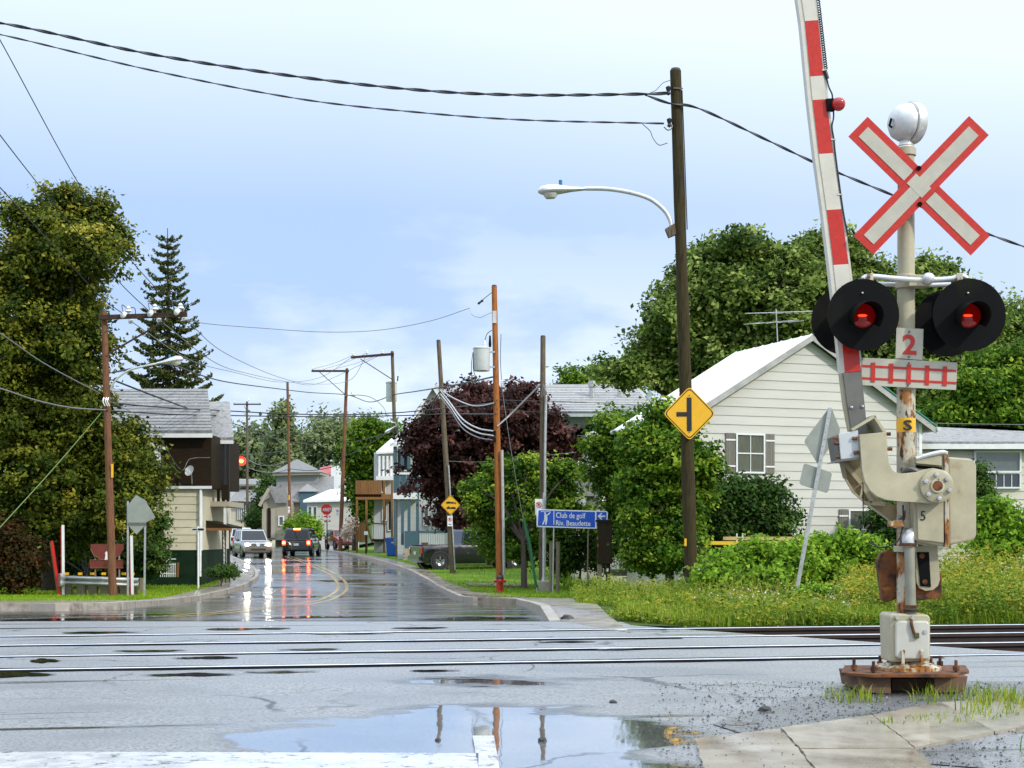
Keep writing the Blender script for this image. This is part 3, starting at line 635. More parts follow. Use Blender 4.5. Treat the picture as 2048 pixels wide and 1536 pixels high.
# the red edging of the front blade stops where the blades cross
MB().prism(qp([a_.lerp(b_, .43)[:], a_.lerp(b_, .565)[:], d_.lerp(c_, .565)[:], d_.lerp(c_, .43)[:]], -.0352), (0, .0008, 0)).build('white_panel', M_WHT, xbo)
for px, py in ((1838, 336), (1840, 408)): MB().cyl(Q(px, py, -.045), Q(px, py, .06), .017, n=8).build('blade_bolt', M_BLK, sg)
MB().prism(qp([(1800, 330), (1826, 330), (1826, 412), (1800, 412)], -.008), (0, .06, 0)).build('blade_bracket', M_DKST, sg)
# bell
bl = MB(); bc = Q(1812, 246, .11)
bx = Vector((-.93, -.36, 0))
bl.lathe([(.001, .115), (.04, .113), (.085, .10), (.118, .07), (.135, .02), (.138, .0), (.13, -.005), (.13, -.012)], bc, bx, 28)
blo = bl.build('bell_gong', M_ALU, sg, smooth=True)
bk = MB(); bk.lathe([(.132, -.012), (.147, -.016), (.150, -.06), (.142, -.085), (.12, -.095), (.001, -.097)], bc, bx, 28); bk.build('bell_case', M_ALU, sg, smooth=True)
nk = MB(); nk.lathe([(.05, 0), (.062, .02), (.05, .05), (.042, .09), (.06, .11), (.09, .14)], Q(1812, 302, .11), n=18); nk.build('bell_neck', M_ALU, sg, smooth=True)
MB().cyl(Q(mx, 312, .11), Q(mx, 299, .11), U_(20), n=20).build('mast_cap', M_SIG, sg, smooth=True)
MB().tube([bc + bx * .125 + V(0, 0, .02), bc + bx * .135 + V(-.005, 0, -.03), bc + bx * .12 + V(0, 0, -.045)], .009, 6).build('bell_striker', M_BLK, blo)
MB().box(bc + V(.05, .02, .15), (.05, .04, .015)).build('bell_lug', M_ALU, blo)
# cross pipes that carry the lamps
cp_ = MB(); cp_.tube(curve([Q(1722, 566, -.02), Q(1728, 556, -.02), Q(1744, 553, -.02), Q(1790, 557, -.02), Q(1842, 560, -.02), Q(1900, 558, -.02), Q(1920, 552, -.02), Q(1932, 556, -.02), Q(1936, 566, -.02)], 5), U_(5.5), 10); cp_.build('lamp_crossarm', M_ALU, sg, smooth=True)
cp_ = MB(); cp_.tube(curve([Q(1700, 572, .22), Q(1760, 568, .22), Q(1830, 571, .22), Q(1900, 569, .22)], 4), U_(4.6), 10); cp_.build('lamp_crossarm', M_ALU, sg, smooth=True)
MB().ball(Q(1857, 557, -.04), U_(13), 12, (1, .9, .9)).build('crossarm_junction', M_ALU, sg, smooth=True)
cj = MB(); cj.cyl(Q(mx, 578, .11), Q(mx, 550, .11), U_(21), n=20); cj.prism(qp([(1818, 549), (1862, 549), (1862, 572), (1818, 572)], -.03), (0, .12, 0)); cj.build('crossarm_clamp', M_SIG, sg, bevel=.006)
for px in (1741, 1920): MB().prism(qp([(px - 6, 546), (px + 6, 546), (px + 6, 566), (px - 6, 566)], -.05), (0, .06, 0)).build('crossarm_fitting', M_SIGR, sg, bevel=.004)
# four lamps with their black target boards; two face the camera, two the far side
def lamp(px, py, r, d, front, lpx=None, lpy=None):
    c = Q(px, py, d); s_ = -1 if front else 1
    bd = MB(); bd.lathe([(.001, 0), (U_(r * .4), 0), (U_(r), .006), (U_(r), .012), (U_(r * .4), .012), (.001, .012)], c, (0, s_, 0), 40); bdo = bd.build('target_board', M_BLK, sg, smooth=True)
    body = MB(); body.lathe([(.001, .14), (U_(22), .13), (U_(30), .08), (U_(31), .0)], c, (0, -s_, 0), 22); body.build('lamp_case', M_BLK, bdo, smooth=True)
    lx, ly = (lpx or px), (lpy or py)
    lc = Q(lx, ly, d - .03)
    if front:
        MB().lathe([(.001, .05), (U_(10), .046), (U_(19), .032), (U_(25.5), .008), (U_(26), -.015)], Q(lx, ly, d), (0, s_, 0), 28).build('lens', M_LENS, bdo, smooth=True)
        MB().ball(Q(lx, ly - 1, d - .048), U_(9), 10, (1.1, .22, .30)).build('filament_glow', M_HOT, bdo, smooth=True)
    # hood: a half tube over the lens
    hv, hf = [], []; n = 18; ln = .26 if front else .24
    for i in range(n + 1):
        a = math.radians(-38 + (180 + 76) * i / n); rr = U_(27.5)
        o = V(math.cos(a) * rr, 0, math.sin(a) * rr); l2 = ln * (.45 + .55 * max(0, math.sin(a) * .5 + .5))
        hv += [Q(lx, ly, d) + o + V(0, s_ * .01, 0), Q(lx, ly, d) + o * 1.06 + V(0, s_ * l2, -.035)]
    for i in range(n): hf.append((2 * i, 2 * i + 1, 2 * i + 3, 2 * i + 2))
    hd = MB(); hd.add(hv, hf); ho = hd.build('hood', M_BLK, bdo, smooth=True)
    sm = ho.modifiers.new('thick', 'SOLIDIFY'); sm.thickness = .004
    MB().ball(Q(lx, ly - 46, d - .02), .008, 8).build('stud', M_GALV, bdo, smooth=True)
    MB().cyl(c + V(0, -s_ * .06, .06), c + V(0, -s_ * .06, U_(76)), .022, n=10).build('lamp_stem', M_DKST, bdo, smooth=True)
lamp(1726, 630, 71, -.10, True, 1725, 632)
lamp(1938, 630, 72, -.10, True, 1936, 632)
lamp(1692, 641, 71, .30, False)
lamp(1895, 646, 69, .30, False)
# plaques on the mast
p2 = MB(); p2.prism(qp([(1793, 655), (1847, 658), (1845, 720), (1791, 716)], .02), (0, .005, 0)); p2o = p2.build('number_plate', M_WHT, sg)
o = Q(1805, 708.5, .0195); text('2', o, Q(1833, 710, .0195) - o, Q(1805, 668, .0195) - o, M_RED, 'digit', p2o, .002, .03)
p3 = MB(); p3.prism(qp([(1725, 715), (1915, 725), (1912, 780), (1722, 770)], .02), (0, .005, 0)); p3o = p3.build('track_plate', M_WHT, sg)
def tl(x, y): return (x, y + (x - 1725) * .0526)
for y0, y1 in ((729.5, 734), (754, 758.5)):
    MB().prism(qp([tl(1724, y0), tl(1913, y0), tl(1913, y1), tl(1724, y1)], .0165), (0, .003, 0)).build('track_symbol_rail', M_RED, p3o)
for x in (1742, 1778, 1813.5, 1850, 1885.5):
    MB().prism(qp([tl(x + .5, 724), tl(x + 9, 724), tl(x + 8, 763), tl(x - .5, 763)], .014), (0, .003, 0)).build('track_symbol_tie', M_RED, p3o)
for px, py in ((1819, 663), (1818, 713), (1818, 726), (1816, 771)): MB().cyl(Q(px, py, .01), Q(px, py, .03), .007, n=8).build('plate_bolt', M_DKST, sg)
MB().cyl(Q(mx, 865, .11), Q(mx, 837, .11), U_(19), n=24).build('yellow_band', M_YEL, sg, smooth=True)
o = Q(1806, 861, .036); text('S', o, Q(1824, 861, .036) - o, Q(1806, 840, .036) - o, M_INK, 'band_letter', sg, .006, .02)
# gate arm, raised
arm = [(1612, -30), (1623, 42), (1634, 153), (1639, 200), (1652, 308), (1668, 420), (1682, 530), (1695, 640), (1706, 745)]
cols = [0, 1, 0, 1, 0, 1, 0, 1]
gt = thing('gate_arm', 'raised crossing gate arm in red and white bands beside the signal mast', 'gate arm', Q(1722, 880, .02))
for i, k in enumerate(cols):
    (xa, ya), (xb_, yb) = arm[i], arm[i + 1]; wa, wb_ = 12.5 + 2.2 * i / 8 * 1.4, 12.5 + 2.2 * (i + 1) / 8 * 1.4
    MB().prism(qp([(xa - wa, ya), (xa + wa, ya - 2), (xb_ + wb_, yb - 2), (xb_ - wb_, yb)], .02), (0, .05, 0)).build('red_band' if k else 'white_band', M_RED if k else M_ARMW, gt)
    MB().prism(qp([(xa - wa - 9, ya + 2), (xa - wa - .3, ya), (xb_ - wb_ - .3, yb), (xb_ - wb_ - 9, yb + 2)], .026), (0, .09, 0)).build('edge_strip', M_ARMW, gt)
    MB().prism(qp([(xa + wa + .3, ya - 2), (xa + wa + 4.5, ya - 2), (xb_ + wb_ + 4.5, yb - 2), (xb_ + wb_ + .3, yb - 2)], .026), (0, .05, 0)).build('edge_strip', M_ARMW, gt)
MB().prism(qp([(1686, 746), (1723, 744), (1734, 852), (1736, 876), (1706, 884), (1694, 806)], .012), (0, .06, 0)).build('arm_stub', M_DKST, gt, bevel=.003)
MB().prism(qp([(1681, 748), (1686, 746), (1694, 806), (1704, 862), (1699, 862), (1688, 806)], .03), (0, .07, 0)).build('stub_edge', M_SIG, gt)
for px, py in ((1703, 815), (1725, 813)): MB().ball(Q(px, py, .01), .013, 10).build('stub_bolt', M_GALV, gt, smooth=True)
MB().prism(qp([(1652, 197), (1668, 196), (1671, 220), (1655, 221)], .0), (0, .05, 0)).build('lamp_bracket', M_BLK, gt, bevel=.003)
MB().ball(Q(1677, 208, .0), U_(14), 18).build('gate_lamp', M_BALL, gt, smooth=True)
MB().tube(curve([Q(1652, 148, .02), Q(1657, 172, .02), Q(1664, 188, .02), Q(1665, 198, .02)], 5), .006, 6).build('lamp_cable', M_BLACK, gt)
MB().tube(curve([Q(1667, 220, .02), Q(1667, 236, .02), Q(1664, 254, .02), Q(1668, 280, .02), Q(1671, 310, .02), Q(1686, 420, .02), Q(1696, 470, .02)], 6), .006, 6).build('lamp_cable', M_BLACK, gt)
hel = []
for i in range(260):
    t_ = i / 259; px = 1632 + (1650 - 1632) * t_ + 2; py = -20 + 160 * t_; a = i / 260 * 2 * math.pi * 34
    hel.append(Q(px, py, .03) + V(math.cos(a) * .011, math.sin(a) * .011, 0))
MB().tube(hel, .0045, 5).build('coiled_cable', M_BLACK, gt)
MB().cyl(Q(1650, 141, .02), Q(1655, 157, .02), .014, n=8).build('cable_gland', M_BLACK, gt)
for px, py in ((1650, 140), (1668, 279), (1681, 389)): MB().bar(Q(px - 6, py, .02), Q(px + 4, py, .02), .01, .01).build('cable_clip', M_ARMW, gt)
MB().tube(curve([Q(1726, 964, .0), Q(1726, 1000, .0), Q(1727, 1050, .06)], 4), .004, 5).build('hanging_cable', M_BLACK, sg)
MB().tube(curve([Q(1806, 1010, -.02), Q(1806, 1050, -.03), Q(1797, 1080, -.04), Q(1778, 1092, -.03), Q(1756, 1094, .02), Q(1738, 1082, .1)], 6), .006, 6).build('looped_cable', M_BLACK, sg)

# ================================================================ houses
M_SIDW = pm('white_siding', (.51, .49, .43), rough=.45, var=.07, vs=1.5, stretch=(.4, 1, 3), col2=(.50, .47, .38), m2=(.58, .8), s2=1.2, orand=.035)
M_SIDY = pm('cream_siding', (.60, .54, .38), rough=.5, var=.08, vs=2, col2=(.45, .40, .28), m2=(.6, .8), s2=1.5, orand=.05)
M_TRIM = pm('white_trim', (.74, .74, .72), rough=.45, var=.08, vs=4)
M_SHING = pm('grey_shingle', (.23, .225, .215), rough=.7, var=.28, vs=9, stretch=(1, 1, 1), bump=.6, bs=14, bdist=.03, col2=(.12, .12, .115), m2=(.5, .7), s2=5, orand=.2)
M_SHINGL = pm('light_shingle', (.36, .355, .34), rough=.7, var=.2, vs=7, bump=.5, bs=12, bdist=.03, col2=(.24, .235, .22), m2=(.5, .7), s2=4, orand=.1)
M_METALROOF = pm('wet_white_roof', (.78, .78, .77), rough=.22, var=.05, vs=3, spec=.7, coat=.5, orand=.02)
M_BROWN = pm('dark_brown_wall', (.022, .014, .007), rough=.6, var=.3, vs=3, stretch=(1, 1, 8), bump=.3, bs=12, bdist=.01, spec=.12)
M_DGREEN = pm('dark_green_base', (.008, .024, .010), rough=.6, var=.3, vs=3, spec=.15)
M_BEIGE = pm('beige_wall', (.36, .32, .24), rough=.7, var=.12, vs=3, stretch=(.5, 1, 5))
M_GREYW = pm('grey_wall', (.25, .26, .26), rough=.6, var=.14, vs=2.5, stretch=(.4, 1, 6))
M_PALEW = pm('pale_grey_siding', (.52, .53, .52), rough=.5, var=.12, vs=3, stretch=(.3, 1, 9))
M_TEAL = pm('slate_blue_paint', (.055, .11, .135), rough=.45, var=.12, vs=5, stretch=(6, 1, 1))
M_ORANGEW = pm('stained_wood', (.20, .085, .018), rough=.6, var=.25, vs=6, stretch=(6, 6, 1), bump=.3, bs=20, orand=.15)
M_SHUT = pm('weathered_shutter', (.16, .145, .115), rough=.7, var=.2, vs=8, stretch=(8, 8, 1), orand=.12)
M_GLASS = glassmat('window_glass'); M_GLASSB = glassmat('window_glass_pale', (.10, .12, .11))
M_CURT = pm('curtain', (.10, .105, .075), rough=.9, var=.35, vs=9, stretch=(6, 6, .4))
M_REDROOF = pm('red_roof', (.40, .06, .06), rough=.5, var=.1)
M_GREENT = pm('green_flashing', (.02, .22, .17), rough=.4, var=.1)
M_DISH = pm('dish_grey', (.55, .55, .53), rough=.4, var=.1, vs=6)
M_IRON = pm('black_iron', (.012, .012, .012), rough=.5, var=.2)

def frame_window(par, u, v, n, o, w, h, fr=.05, cols=2, rows=2, glass=None, local=True, depth=.05, sill=True):
    """window in a plane: o = lower left corner, u,v unit vectors, n outward"""
    o, u, v, n = Vector(o), Vector(u), Vector(v), Vector(n)
    gl = MB(); gl.prism([o, o + u * w, o + u * w + v * h, o + v * h], n * .02); win = gl.build('window', glass or M_GLASS, par, local=local)
    def strip(a, b, c, d, nm, t=depth): MB().prism([o + u * a + v * c + n * .021, o + u * b + v * c + n * .021, o + u * b + v * d + n * .021, o + u * a + v * d + n * .021], n * t).build(nm, M_TRIM, win, local=local)
    strip(-fr, 0, -fr, h + fr, 'frame'); strip(w, w + fr, -fr, h + fr, 'frame'); strip(0, w, h, h + fr, 'frame'); strip(0, w, -fr, 0, 'sill' if sill else 'frame', depth * 1.6)
    for i in range(1, rows): strip(0, w, h * i / rows - .018, h * i / rows + .018, 'sash', depth * .7)
    for i in range(1, cols): strip(w * i / cols - .01, w * i / cols + .01, 0, h, 'glazing_bar', depth * .55)
    return win
def lap_boards(par, z0, z1, pitch, spans, mat, yf=0.0, local=True, fx=None):
    """lap siding on a plane y = yf facing -y; spans(z) gives the left and right ends (list of pairs)"""
    z = z0
    while z < z1 - .02:
        zt = min(z + pitch, z1)
        for (a0, b0), (a1, b1) in zip(spans(z + .001), spans(zt - .001)):
            if b0 - a0 < .05: continue
            if b1 - a1 < .02: mid = (a0 + b0) / 2; a1, b1 = mid - .01, mid + .01
            t0, t1 = -.026, -.006; j = rnd.uniform(-.002, .002)
            vv = [V(a0, yf + t0 + j, z), V(b0, yf + t0 + j, z), V(b1, yf + t1, zt), V(a1, yf + t1, zt), V(a0, yf + .004, z), V(b0, yf + .004, z), V(b1, yf + .004, zt), V(a1, yf + .004, zt)]
            if fx: vv = [fx(p) for p in vv]
            MB().add(vv, [(0, 1, 2, 3), (0, 4, 5, 1), (3, 2, 6, 7), (0, 3, 7, 4), (1, 5, 6, 2), (4, 7, 6, 5)]).build('siding_board', mat, par, local=local)
        z += pitch
def dish(px, py, r, Y, label, aim=(-.5, -.8, .3), foot=None):
    c = P(px, py, Y); R_ = m(r, Y); ax = Vector(aim).normalized()
    ft = Vector(foot) if foot else c - V(0, -.35, R_ * 1.2)
    t = thing('satellite_dish', label, 'satellite dish', ft, 'satellite dishes on the houses')
    MB().lathe([(.001, 0), (R_ * .5, R_ * .05), (R_ * .85, R_ * .16), (R_, R_ * .24), (R_ * 1.01, R_ * .22), (R_ * .85, R_ * .12), (.001, -R_ * .04)], c, ax, 22).build('reflector', M_DISH, t, smooth=True)
    MB().tube([c - ax * R_ * .05, c - ax * R_ * .35 - V(0, 0, R_ * .2), ft], .022, 8).build('mount', M_GALV, t, smooth=True)
    low = c - V(0, 0, R_ * .8) ; fe = c + ax * R_ * 1.0 - V(0, 0, R_ * .25)
    MB().tube([low, fe], .012, 6).build('feed_arm', M_GALV, t); MB().box(fe, (.09, .09, .12)).build('feed_horn', M_DISH, t, bevel=.02)
    return t

# ---- white gabled house on the right, turned so that its left roof slope faces the camera
TH = R(20); A0 = V(8.70, 44.0, -.85)
wh = thing('white_house', 'white clapboard gabled house with a pale metal roof behind the crossing signal', 'house', A0, rz=TH)
def wl(px, py):                                       # pixel on the gable wall -> local (x, z)
    a = (px - CX) / F; c, s_ = math.cos(TH), math.sin(TH)
    x = (a * A0.y - A0.x) / (c - a * s_); Y = A0.y + x * s_
    return x, EYE + (HY - py) / F * Y - A0.z
EZ = 5.35; AZ = 7.72; HWD = 3.9; DEP = 4.25
bd = MB(); bd.prism([V(-HWD, 0, -.1), V(HWD, 0, -.1), V(HWD, 0, EZ), V(0, 0, AZ - .08), V(-HWD, 0, EZ)], (0, DEP, 0)); bd.build('wall', M_SIDW, wh, local=True)
def gspan(z):
    w_ = HWD if z <= EZ else HWD * (AZ - .08 - z) / (AZ - .08 - EZ); return [(-w_, w_)]
lap_boards(wh, .15, AZ - .12, .262, gspan, M_SIDW)
MB().mm((-HWD - .03, -.05, -.1), (HWD + .03, .0, .15)).build('plinth', M_KERB, wh, local=True)
for sgn in (-1, 1):
    sl_ = (AZ - EZ) / HWD; ov = .38; x1 = sgn * (HWD + ov); z1 = EZ - sl_ * ov
    root_ = MB(); root_.prism([V(0, -.22, AZ), V(x1, -.22, z1), V(x1, -.22, z1 + .09), V(0, -.22, AZ + .10)], (0, DEP + .4, 0)); ro = root_.build('roof_slope', M_METALROOF if sgn < 0 else M_SHING, wh, local=True)
    if sgn < 0:                                        # standing seams of the metal sheets
        for i in range(9):
            y = -.18 + i * (DEP + .3) / 8
            MB().bar(V(0, y, AZ + .11), V(x1, y, z1 + .10), .03, .025).build('roof_sheet_seam', M_METALROOF, ro, local=True)
    f1 = MB(); f1.prism([V(0, -.25, AZ - .10), V(x1, -.25, z1 - .12), V(x1, -.25, z1 + .07), V(0, -.25, AZ + .08)], (0, .028, 0)); f1.build('bargeboard', pm('grey_bargeboard', (.34, .33, .30), rough=.5, var=.25, vs=3), wh, local=True)
    if sgn > 0: MB().bar(V(.02, -.255, AZ + .10), V(x1, -.255, z1 + .11), .05, .035).build('drip_edge', M_GREENT, wh, local=True)
    MB().tube([V(x1 + sgn * .05, -.3, z1 + .02), V(x1 + sgn * .05, DEP + .2, z1 + .02)], .07, 8).build('gutter', M_ALU, wh, local=True)
MB().mm((-HWD - .012, -.035, .1), (-HWD + .09, .0, EZ - .02)).build('corner_board', M_TRIM, wh, local=True); MB().mm((HWD - .09, -.035, .1), (HWD + .012, .0, EZ - .02)).build('corner_board', M_TRIM, wh, local=True)
x0, zt_ = wl(1473, 870); x1, zb_ = wl(1525, 944)
def win_sh(xa, xb, za, zb, sw=.30):
    frame_window(wh, (1, 0, 0), (0, 0, 1), (0, -1, 0), V(xa, -.03, za), xb - xa, zb - za, .05, 2, 2, M_CURT, depth=.03)
    for xs in (xa - .07 - sw, xb + .07):
        for i in range(4):
            MB().mm((xs + i * sw / 4 + .003, -.06, za - .05), (xs + (i + 1) * sw / 4 - .003, -.03, zb + .05)).build('shutter_plank', M_SHUT, wh, local=True)
        for zz in (za + .13, zb - .17): MB().mm((xs, -.075, zz), (xs + sw, -.06, zz + .045)).build('shutter_batten', M_TRIM, wh, local=True)
win_sh(x0, x1, zb_, zt_)
x0, zt_ = wl(1698, 1022); x1, zb_ = wl(1750, 1096); win_sh(x0, x1, zb_, zt_, .3)
xm, zm = wl(1841, 905); MB().lathe([(.001, 0), (.09, .0), (.09, .05), (.06, .09), (.001, .09)], V(xm - .18, -.03, zm), (0, -1, 0), 14).build('meter', M_GALV, wh, local=True, smooth=True)
MB().tube([V(xm - .18, -.05, zm + .1), V(xm - .18, -.05, EZ - .1)], .025, 8).build('service_pipe', M_GALV, wh, local=True)
# television aerial on a pole beside the ridge
YA = 49.0
tv = thing('tv_aerial', 'spiky metal television aerial above the white house ridge', 'aerial', P(1556, 700, YA))
MB().tube([P(1556, 702, YA), P(1552, 618, YA)], .02, 6).build('aerial_mast', M_GALV, tv)
MB().tube([P(1490, 627, YA), P(1640, 622, YA)], .014, 6).build('boom', M_GALV, tv); MB().tube([P(1500, 648, YA + .3), P(1598, 640, YA - .3)], .012, 6).build('boom', M_GALV, tv)
for i, px in enumerate(range(1496, 1640, 16)):
    c = P(px, 626.5, YA); l_ = .35 + .03 * (i % 4); MB().tube([c + V(-.12 - .1 * l_, -l_ * 1.1, -.06), c + V(.12 + .1 * l_, l_ * 1.1, .06)], .008, 5).build('element', M_GALV, tv)
for i, px in enumerate(range(1504, 1598, 22)):
    c = P(px, 647 - i, YA); MB().tube([c + V(-.35, -.5, -.1), c + V(.35, .5, .1)], .008, 5).build('element', M_GALV, tv)

# ---- long low annex to the right of it
YW = 46.2
an = thing('house_annex', 'low beige-sided annex with grey shingle roof and picture window at right', 'house', V(P(1960, 0, YW).x, YW, -.85))
xl, xr = P(1846, 0, YW).x, P(2150, 0, YW).x; ze = P(0, 893, YW).z
MB().mm((xl, YW, -.9), (xr, YW + 6, ze)).build('wall', M_SIDY, an)
lap_boards(an, -.8, ze - .05, .25, lambda z: [(xl, xr)], pm('beige_siding', (.60, .56, .46), rough=.5, var=.07, vs=2, orand=.04), yf=YW - .01, local=False)
MB().prism([V(xl - .2, YW - .35, ze + .06), V(xr + .5, YW - .35, ze + .06), V(P(2125, 0, 49.2).x, 49.2, P(0, 870, 49.2).z), V(P(1985, 0, 49.2).x, 49.2, P(0, 856, 49.2).z), V(P(1852, 0, 49.2).x, 49.2, P(0, 857, 49.2).z)], (0, 0, .07)).build('roof', M_SHING, an)
MB().mm((xl - .2, YW - .38, ze - .1), (xr + .5, YW - .33, ze + .055)).build('fascia', M_TRIM, an); MB().mm((xl - .2, YW - .33, ze - .12), (xr + .5, YW, ze - .03)).build('soffit', M_BROWN, an)
o = P(1951, 942, YW - .03); frame_window(an, (1, 0, 0), (0, 0, 1), (0, -1, 0), o, m(87, YW), m(37, YW), .06, 1, 1, M_GLASSB, local=False)
o = P(1976, 974, YW - .03); frame_window(an, (1, 0, 0), (0, 0, 1), (0, -1, 0), o, m(62, YW), m(26, YW), .05, 4, 1, M_GLASS, local=False)
o = P(2020, 1058, YW - .03); frame_window(an, (1, 0, 0), (0, 0, 1), (0, -1, 0), o, m(18, YW), m(38, YW), .06, 1, 1, M_GLASS, local=False)

# ---- left corner house: cream below, brown above, shingle roof
YL = 55.0
lh = thing('corner_house', 'two-storey corner house, cream boards below, dark brown above, grey shingle roof', 'house', V(P(330, 0, YL).x, YL, zp(YL)))
xa, xb = P(160, 0, YL).x, P(424, 0, YL).x; xlow = P(404, 0, YL).x
zg, z1_, z2_, z3_ = zp(YL) - .1, P(0, 1100, YL).z, P(0, 975, YL).z, P(0, 870, YL).z
MB().mm((xa, YL, zg), (xlow - .03, YL + 5.5, z1_)).build('foundation', M_DGREEN, lh)
MB().mm((xa, YL, z1_), (xlow, YL + 5.5, z2_)).build('lower_wall', M_SIDY, lh)
lap_boards(lh, z1_, z2_ - .03, m(15.3, YL), lambda z: [(xa, xlow)], M_SIDY, yf=YL - .01, local=False)
MB().mm((xlow - .10, YL - .045, z1_ - .02), (xlow + .02, YL + .0, z2_)).build('corner_board', M_TRIM, lh)
MB().mm((xa, YL - .12, z2_), (xb, YL + 5.5, z3_)).build('upper_wall', M_BROWN, lh)
MB().mm((xa, YL - .17, z2_ - .05), (xb + .02, YL - .122, z2_ + .05)).build('ledge', M_TRIM, lh)
MB().tube([P(401, 980, YL - .1), P(400, 1153, YL - .1)], .05, 8).build('downpipe', M_TRIM, lh)
YR = YL + 3.4
MB().prism([P(150, 868, YL - .45), P(424.5, 868, YL - .45), V(P(415, 783, YR).x, YR, P(0, 783, YR).z), V(P(150, 783, YR).x, YR, P(0, 783, YR).z)], (0, 0, .1)).build('roof', M_SHING, lh)
rows = 14                                              # courses of shingles
for i in range(rows):
    t0, t1 = i / rows, (i + 1) / rows
    a0, a1 = P(150, 868, YL - .45).lerp(P(150, 783, YR), t0), P(150, 868, YL - .45).lerp(P(150, 783, YR), t1)
    b0, b1 = P(424.5, 868, YL - .45).lerp(P(415, 783, YR), t0), P(424.5, 868, YL - .45).lerp(P(415, 783, YR), t1)
    up = V(0, 0, .104); MB().prism([a0 + up + V(0, 0, .02), b0 + up + V(0, 0, .02), b1 + up, a1 + up], (0, 0, .004)).build('shingle_course', M_SHING, lh)
MB().mm(P(150, 875, YL - .47), P(425, 867, YL - .452)).build('fascia', M_TRIM, lh)
Yb = YL + 1.6
MB().prism([P(418, 880, Yb), P(467, 880, Yb), V(P(459, 808, Yb + 3).x, Yb + 3, P(0, 808, Yb + 3).z), V(P(410, 808, Yb + 3).x, Yb + 3, P(0, 808, Yb + 3).z)], (0, 0, .1)).build('porch_roof', M_SHING, lh)
MB().mm(P(424, 887.5, Yb - .03), P(467, 880.5, Yb + .0)).build('porch_fascia', M_TRIM, lh)
for px, d in ((437, .5), (447, .1), (456, .1)): MB().bar(P(px, 889, Yb + d), P(px, 1010, Yb + d), .10, .10).build('porch_post', M_IRON, lh)
MB().mm(P(443, 1000, Yb - .06), P(457, 970, Yb - .02)).build('balcony_panel', M_BROWN, lh)
MB().mm(P(404, 1013, Yb - .1), V(P(459, 0, Yb).x, Yb + 3, P(0, 1003, Yb).z)).build('balcony_floor', M_BEIGE, lh)
for px in (414, 450): MB().bar(P(px, 1012, Yb), P(px, 1150, Yb), .09, .09).build('balcony_leg', M_TRIM, lh)
MB().prism([P(408, 1040, Yb - .9), P(463, 1053, Yb - .9), P(463, 1057, Yb - .9), P(408, 1056, Yb - .9)], (0, 2.2, 0)).build('canopy', M_BROWN, lh)
MB().mm(P(408, 1061, Yb - .93), P(463, 1056, Yb - .88)).build('canopy_edge', M_ORANGEW, lh)
for px in (445, 451, 459): MB().tube([P(px, 1060, Yb - .85), V(P(px, 0, Yb - .85).x, Yb - .85, zp(Yb) + .05)], .025, 6).build('iron_post', M_IRON, lh)
tl_ = MB()
for i in range(9):
    z = P(0, 1065 + i * 9, Yb).z; tl_.tube([V(P(445, 0, Yb - .85).x, Yb - .85, z), V(P(451, 0, Yb - .85).x, Yb - .85, z - .14)], .01, 4)
tl_.build('iron_trellis', M_IRON, lh)
MB().prism([P(300, 884, YL - .4), P(331, 895, YL - .4), P(331, 900, YL - .4), P(300, 890, YL - .4)], (0, 2, 0)).build('side_gable_edge', M_TRIM, lh)
MB().mm(P(308, 940, YL - .3), P(322, 896, YL - .125)).build('side_bay', M_TRIM, lh)
dish(380, 942, 11, YL - .55, 'grey satellite dish fixed above the cream boards of the corner house', (-.5, -.8, .35), foot=P(384, 968, YL - .13))
# white picket gate against its foundation
pk = thing('picket_fence', 'short white picket fence against the green foundation of the corner house', 'fence', V(P(340, 0, YL - 1).x, YL - 1, zp(YL)))
for i in range(8): MB().mm(P(320 + i * 4.2, 1154, YL - 1), P(322 + i * 4.2, 1118 if i < 5 else 1126, YL - .97)).build('picket', M_TRIM, pk)
for y in (1117, 1128, 1146): MB().mm(P(319, y + 2, YL - .969), P(352, y, YL - .95)).build('rail', M_TRIM, pk)
MB().bar(P(355, 1154, YL - 1), P(356, 1125, YL - 1), .07, .07).build('post', M_ORANGEW, pk)

# ---- big grey house in the middle with porches on the street
YE = 86.0
gh = thing('grey_house', 'large grey house with long shingle roof behind the purple tree', 'house', V(P(1070, 0, YE).x, YE, zp(YE)))
xa, xb = P(840, 0, YE).x, P(1298, 0, YE).x; ze = P(0, 830, YE).z; zr = P(0, 774, YE + 5).z
MB().mm((xa, YE, zp(YE) - .2), (xb, YE + 10, ze)).build('wall', M_GREYW, gh)
e0, e1, r0, r1 = V(xa - .3, YE - .5, ze), P(1312, 830, YE - .5), V(P(872, 0, YE + 5).x, YE + 5, zr), V(P(1268, 0, YE + 5).x, YE + 5, zr); e1.z = ze
rf = MB().prism([e0, e1, r1, r0], (0, 0, .14)).build('roof', M_SHINGL, gh)
for i in range(16):
    t0, t1 = i / 16, (i + 1) / 16; u = V(0, 0, .145)
    MB().prism([e0.lerp(r0, t0) + u + V(0, 0, .025), e1.lerp(r1, t0) + u + V(0, 0, .025), e1.lerp(r1, t1) + u, e0.lerp(r0, t1) + u], (0, 0, .005)).build('shingle_course', M_SHINGL, gh)
MB().prism([e1, e1 + V(1.2, 4, 0), r1 + V(.2, .4, 0), r1], (0, 0, .13)).build('roof_hip', M_SHINGL, gh)
MB().mm(e0 - V(0, .06, .14), e1 + V(0, -.01, .02)).build('fascia', M_TRIM, gh)
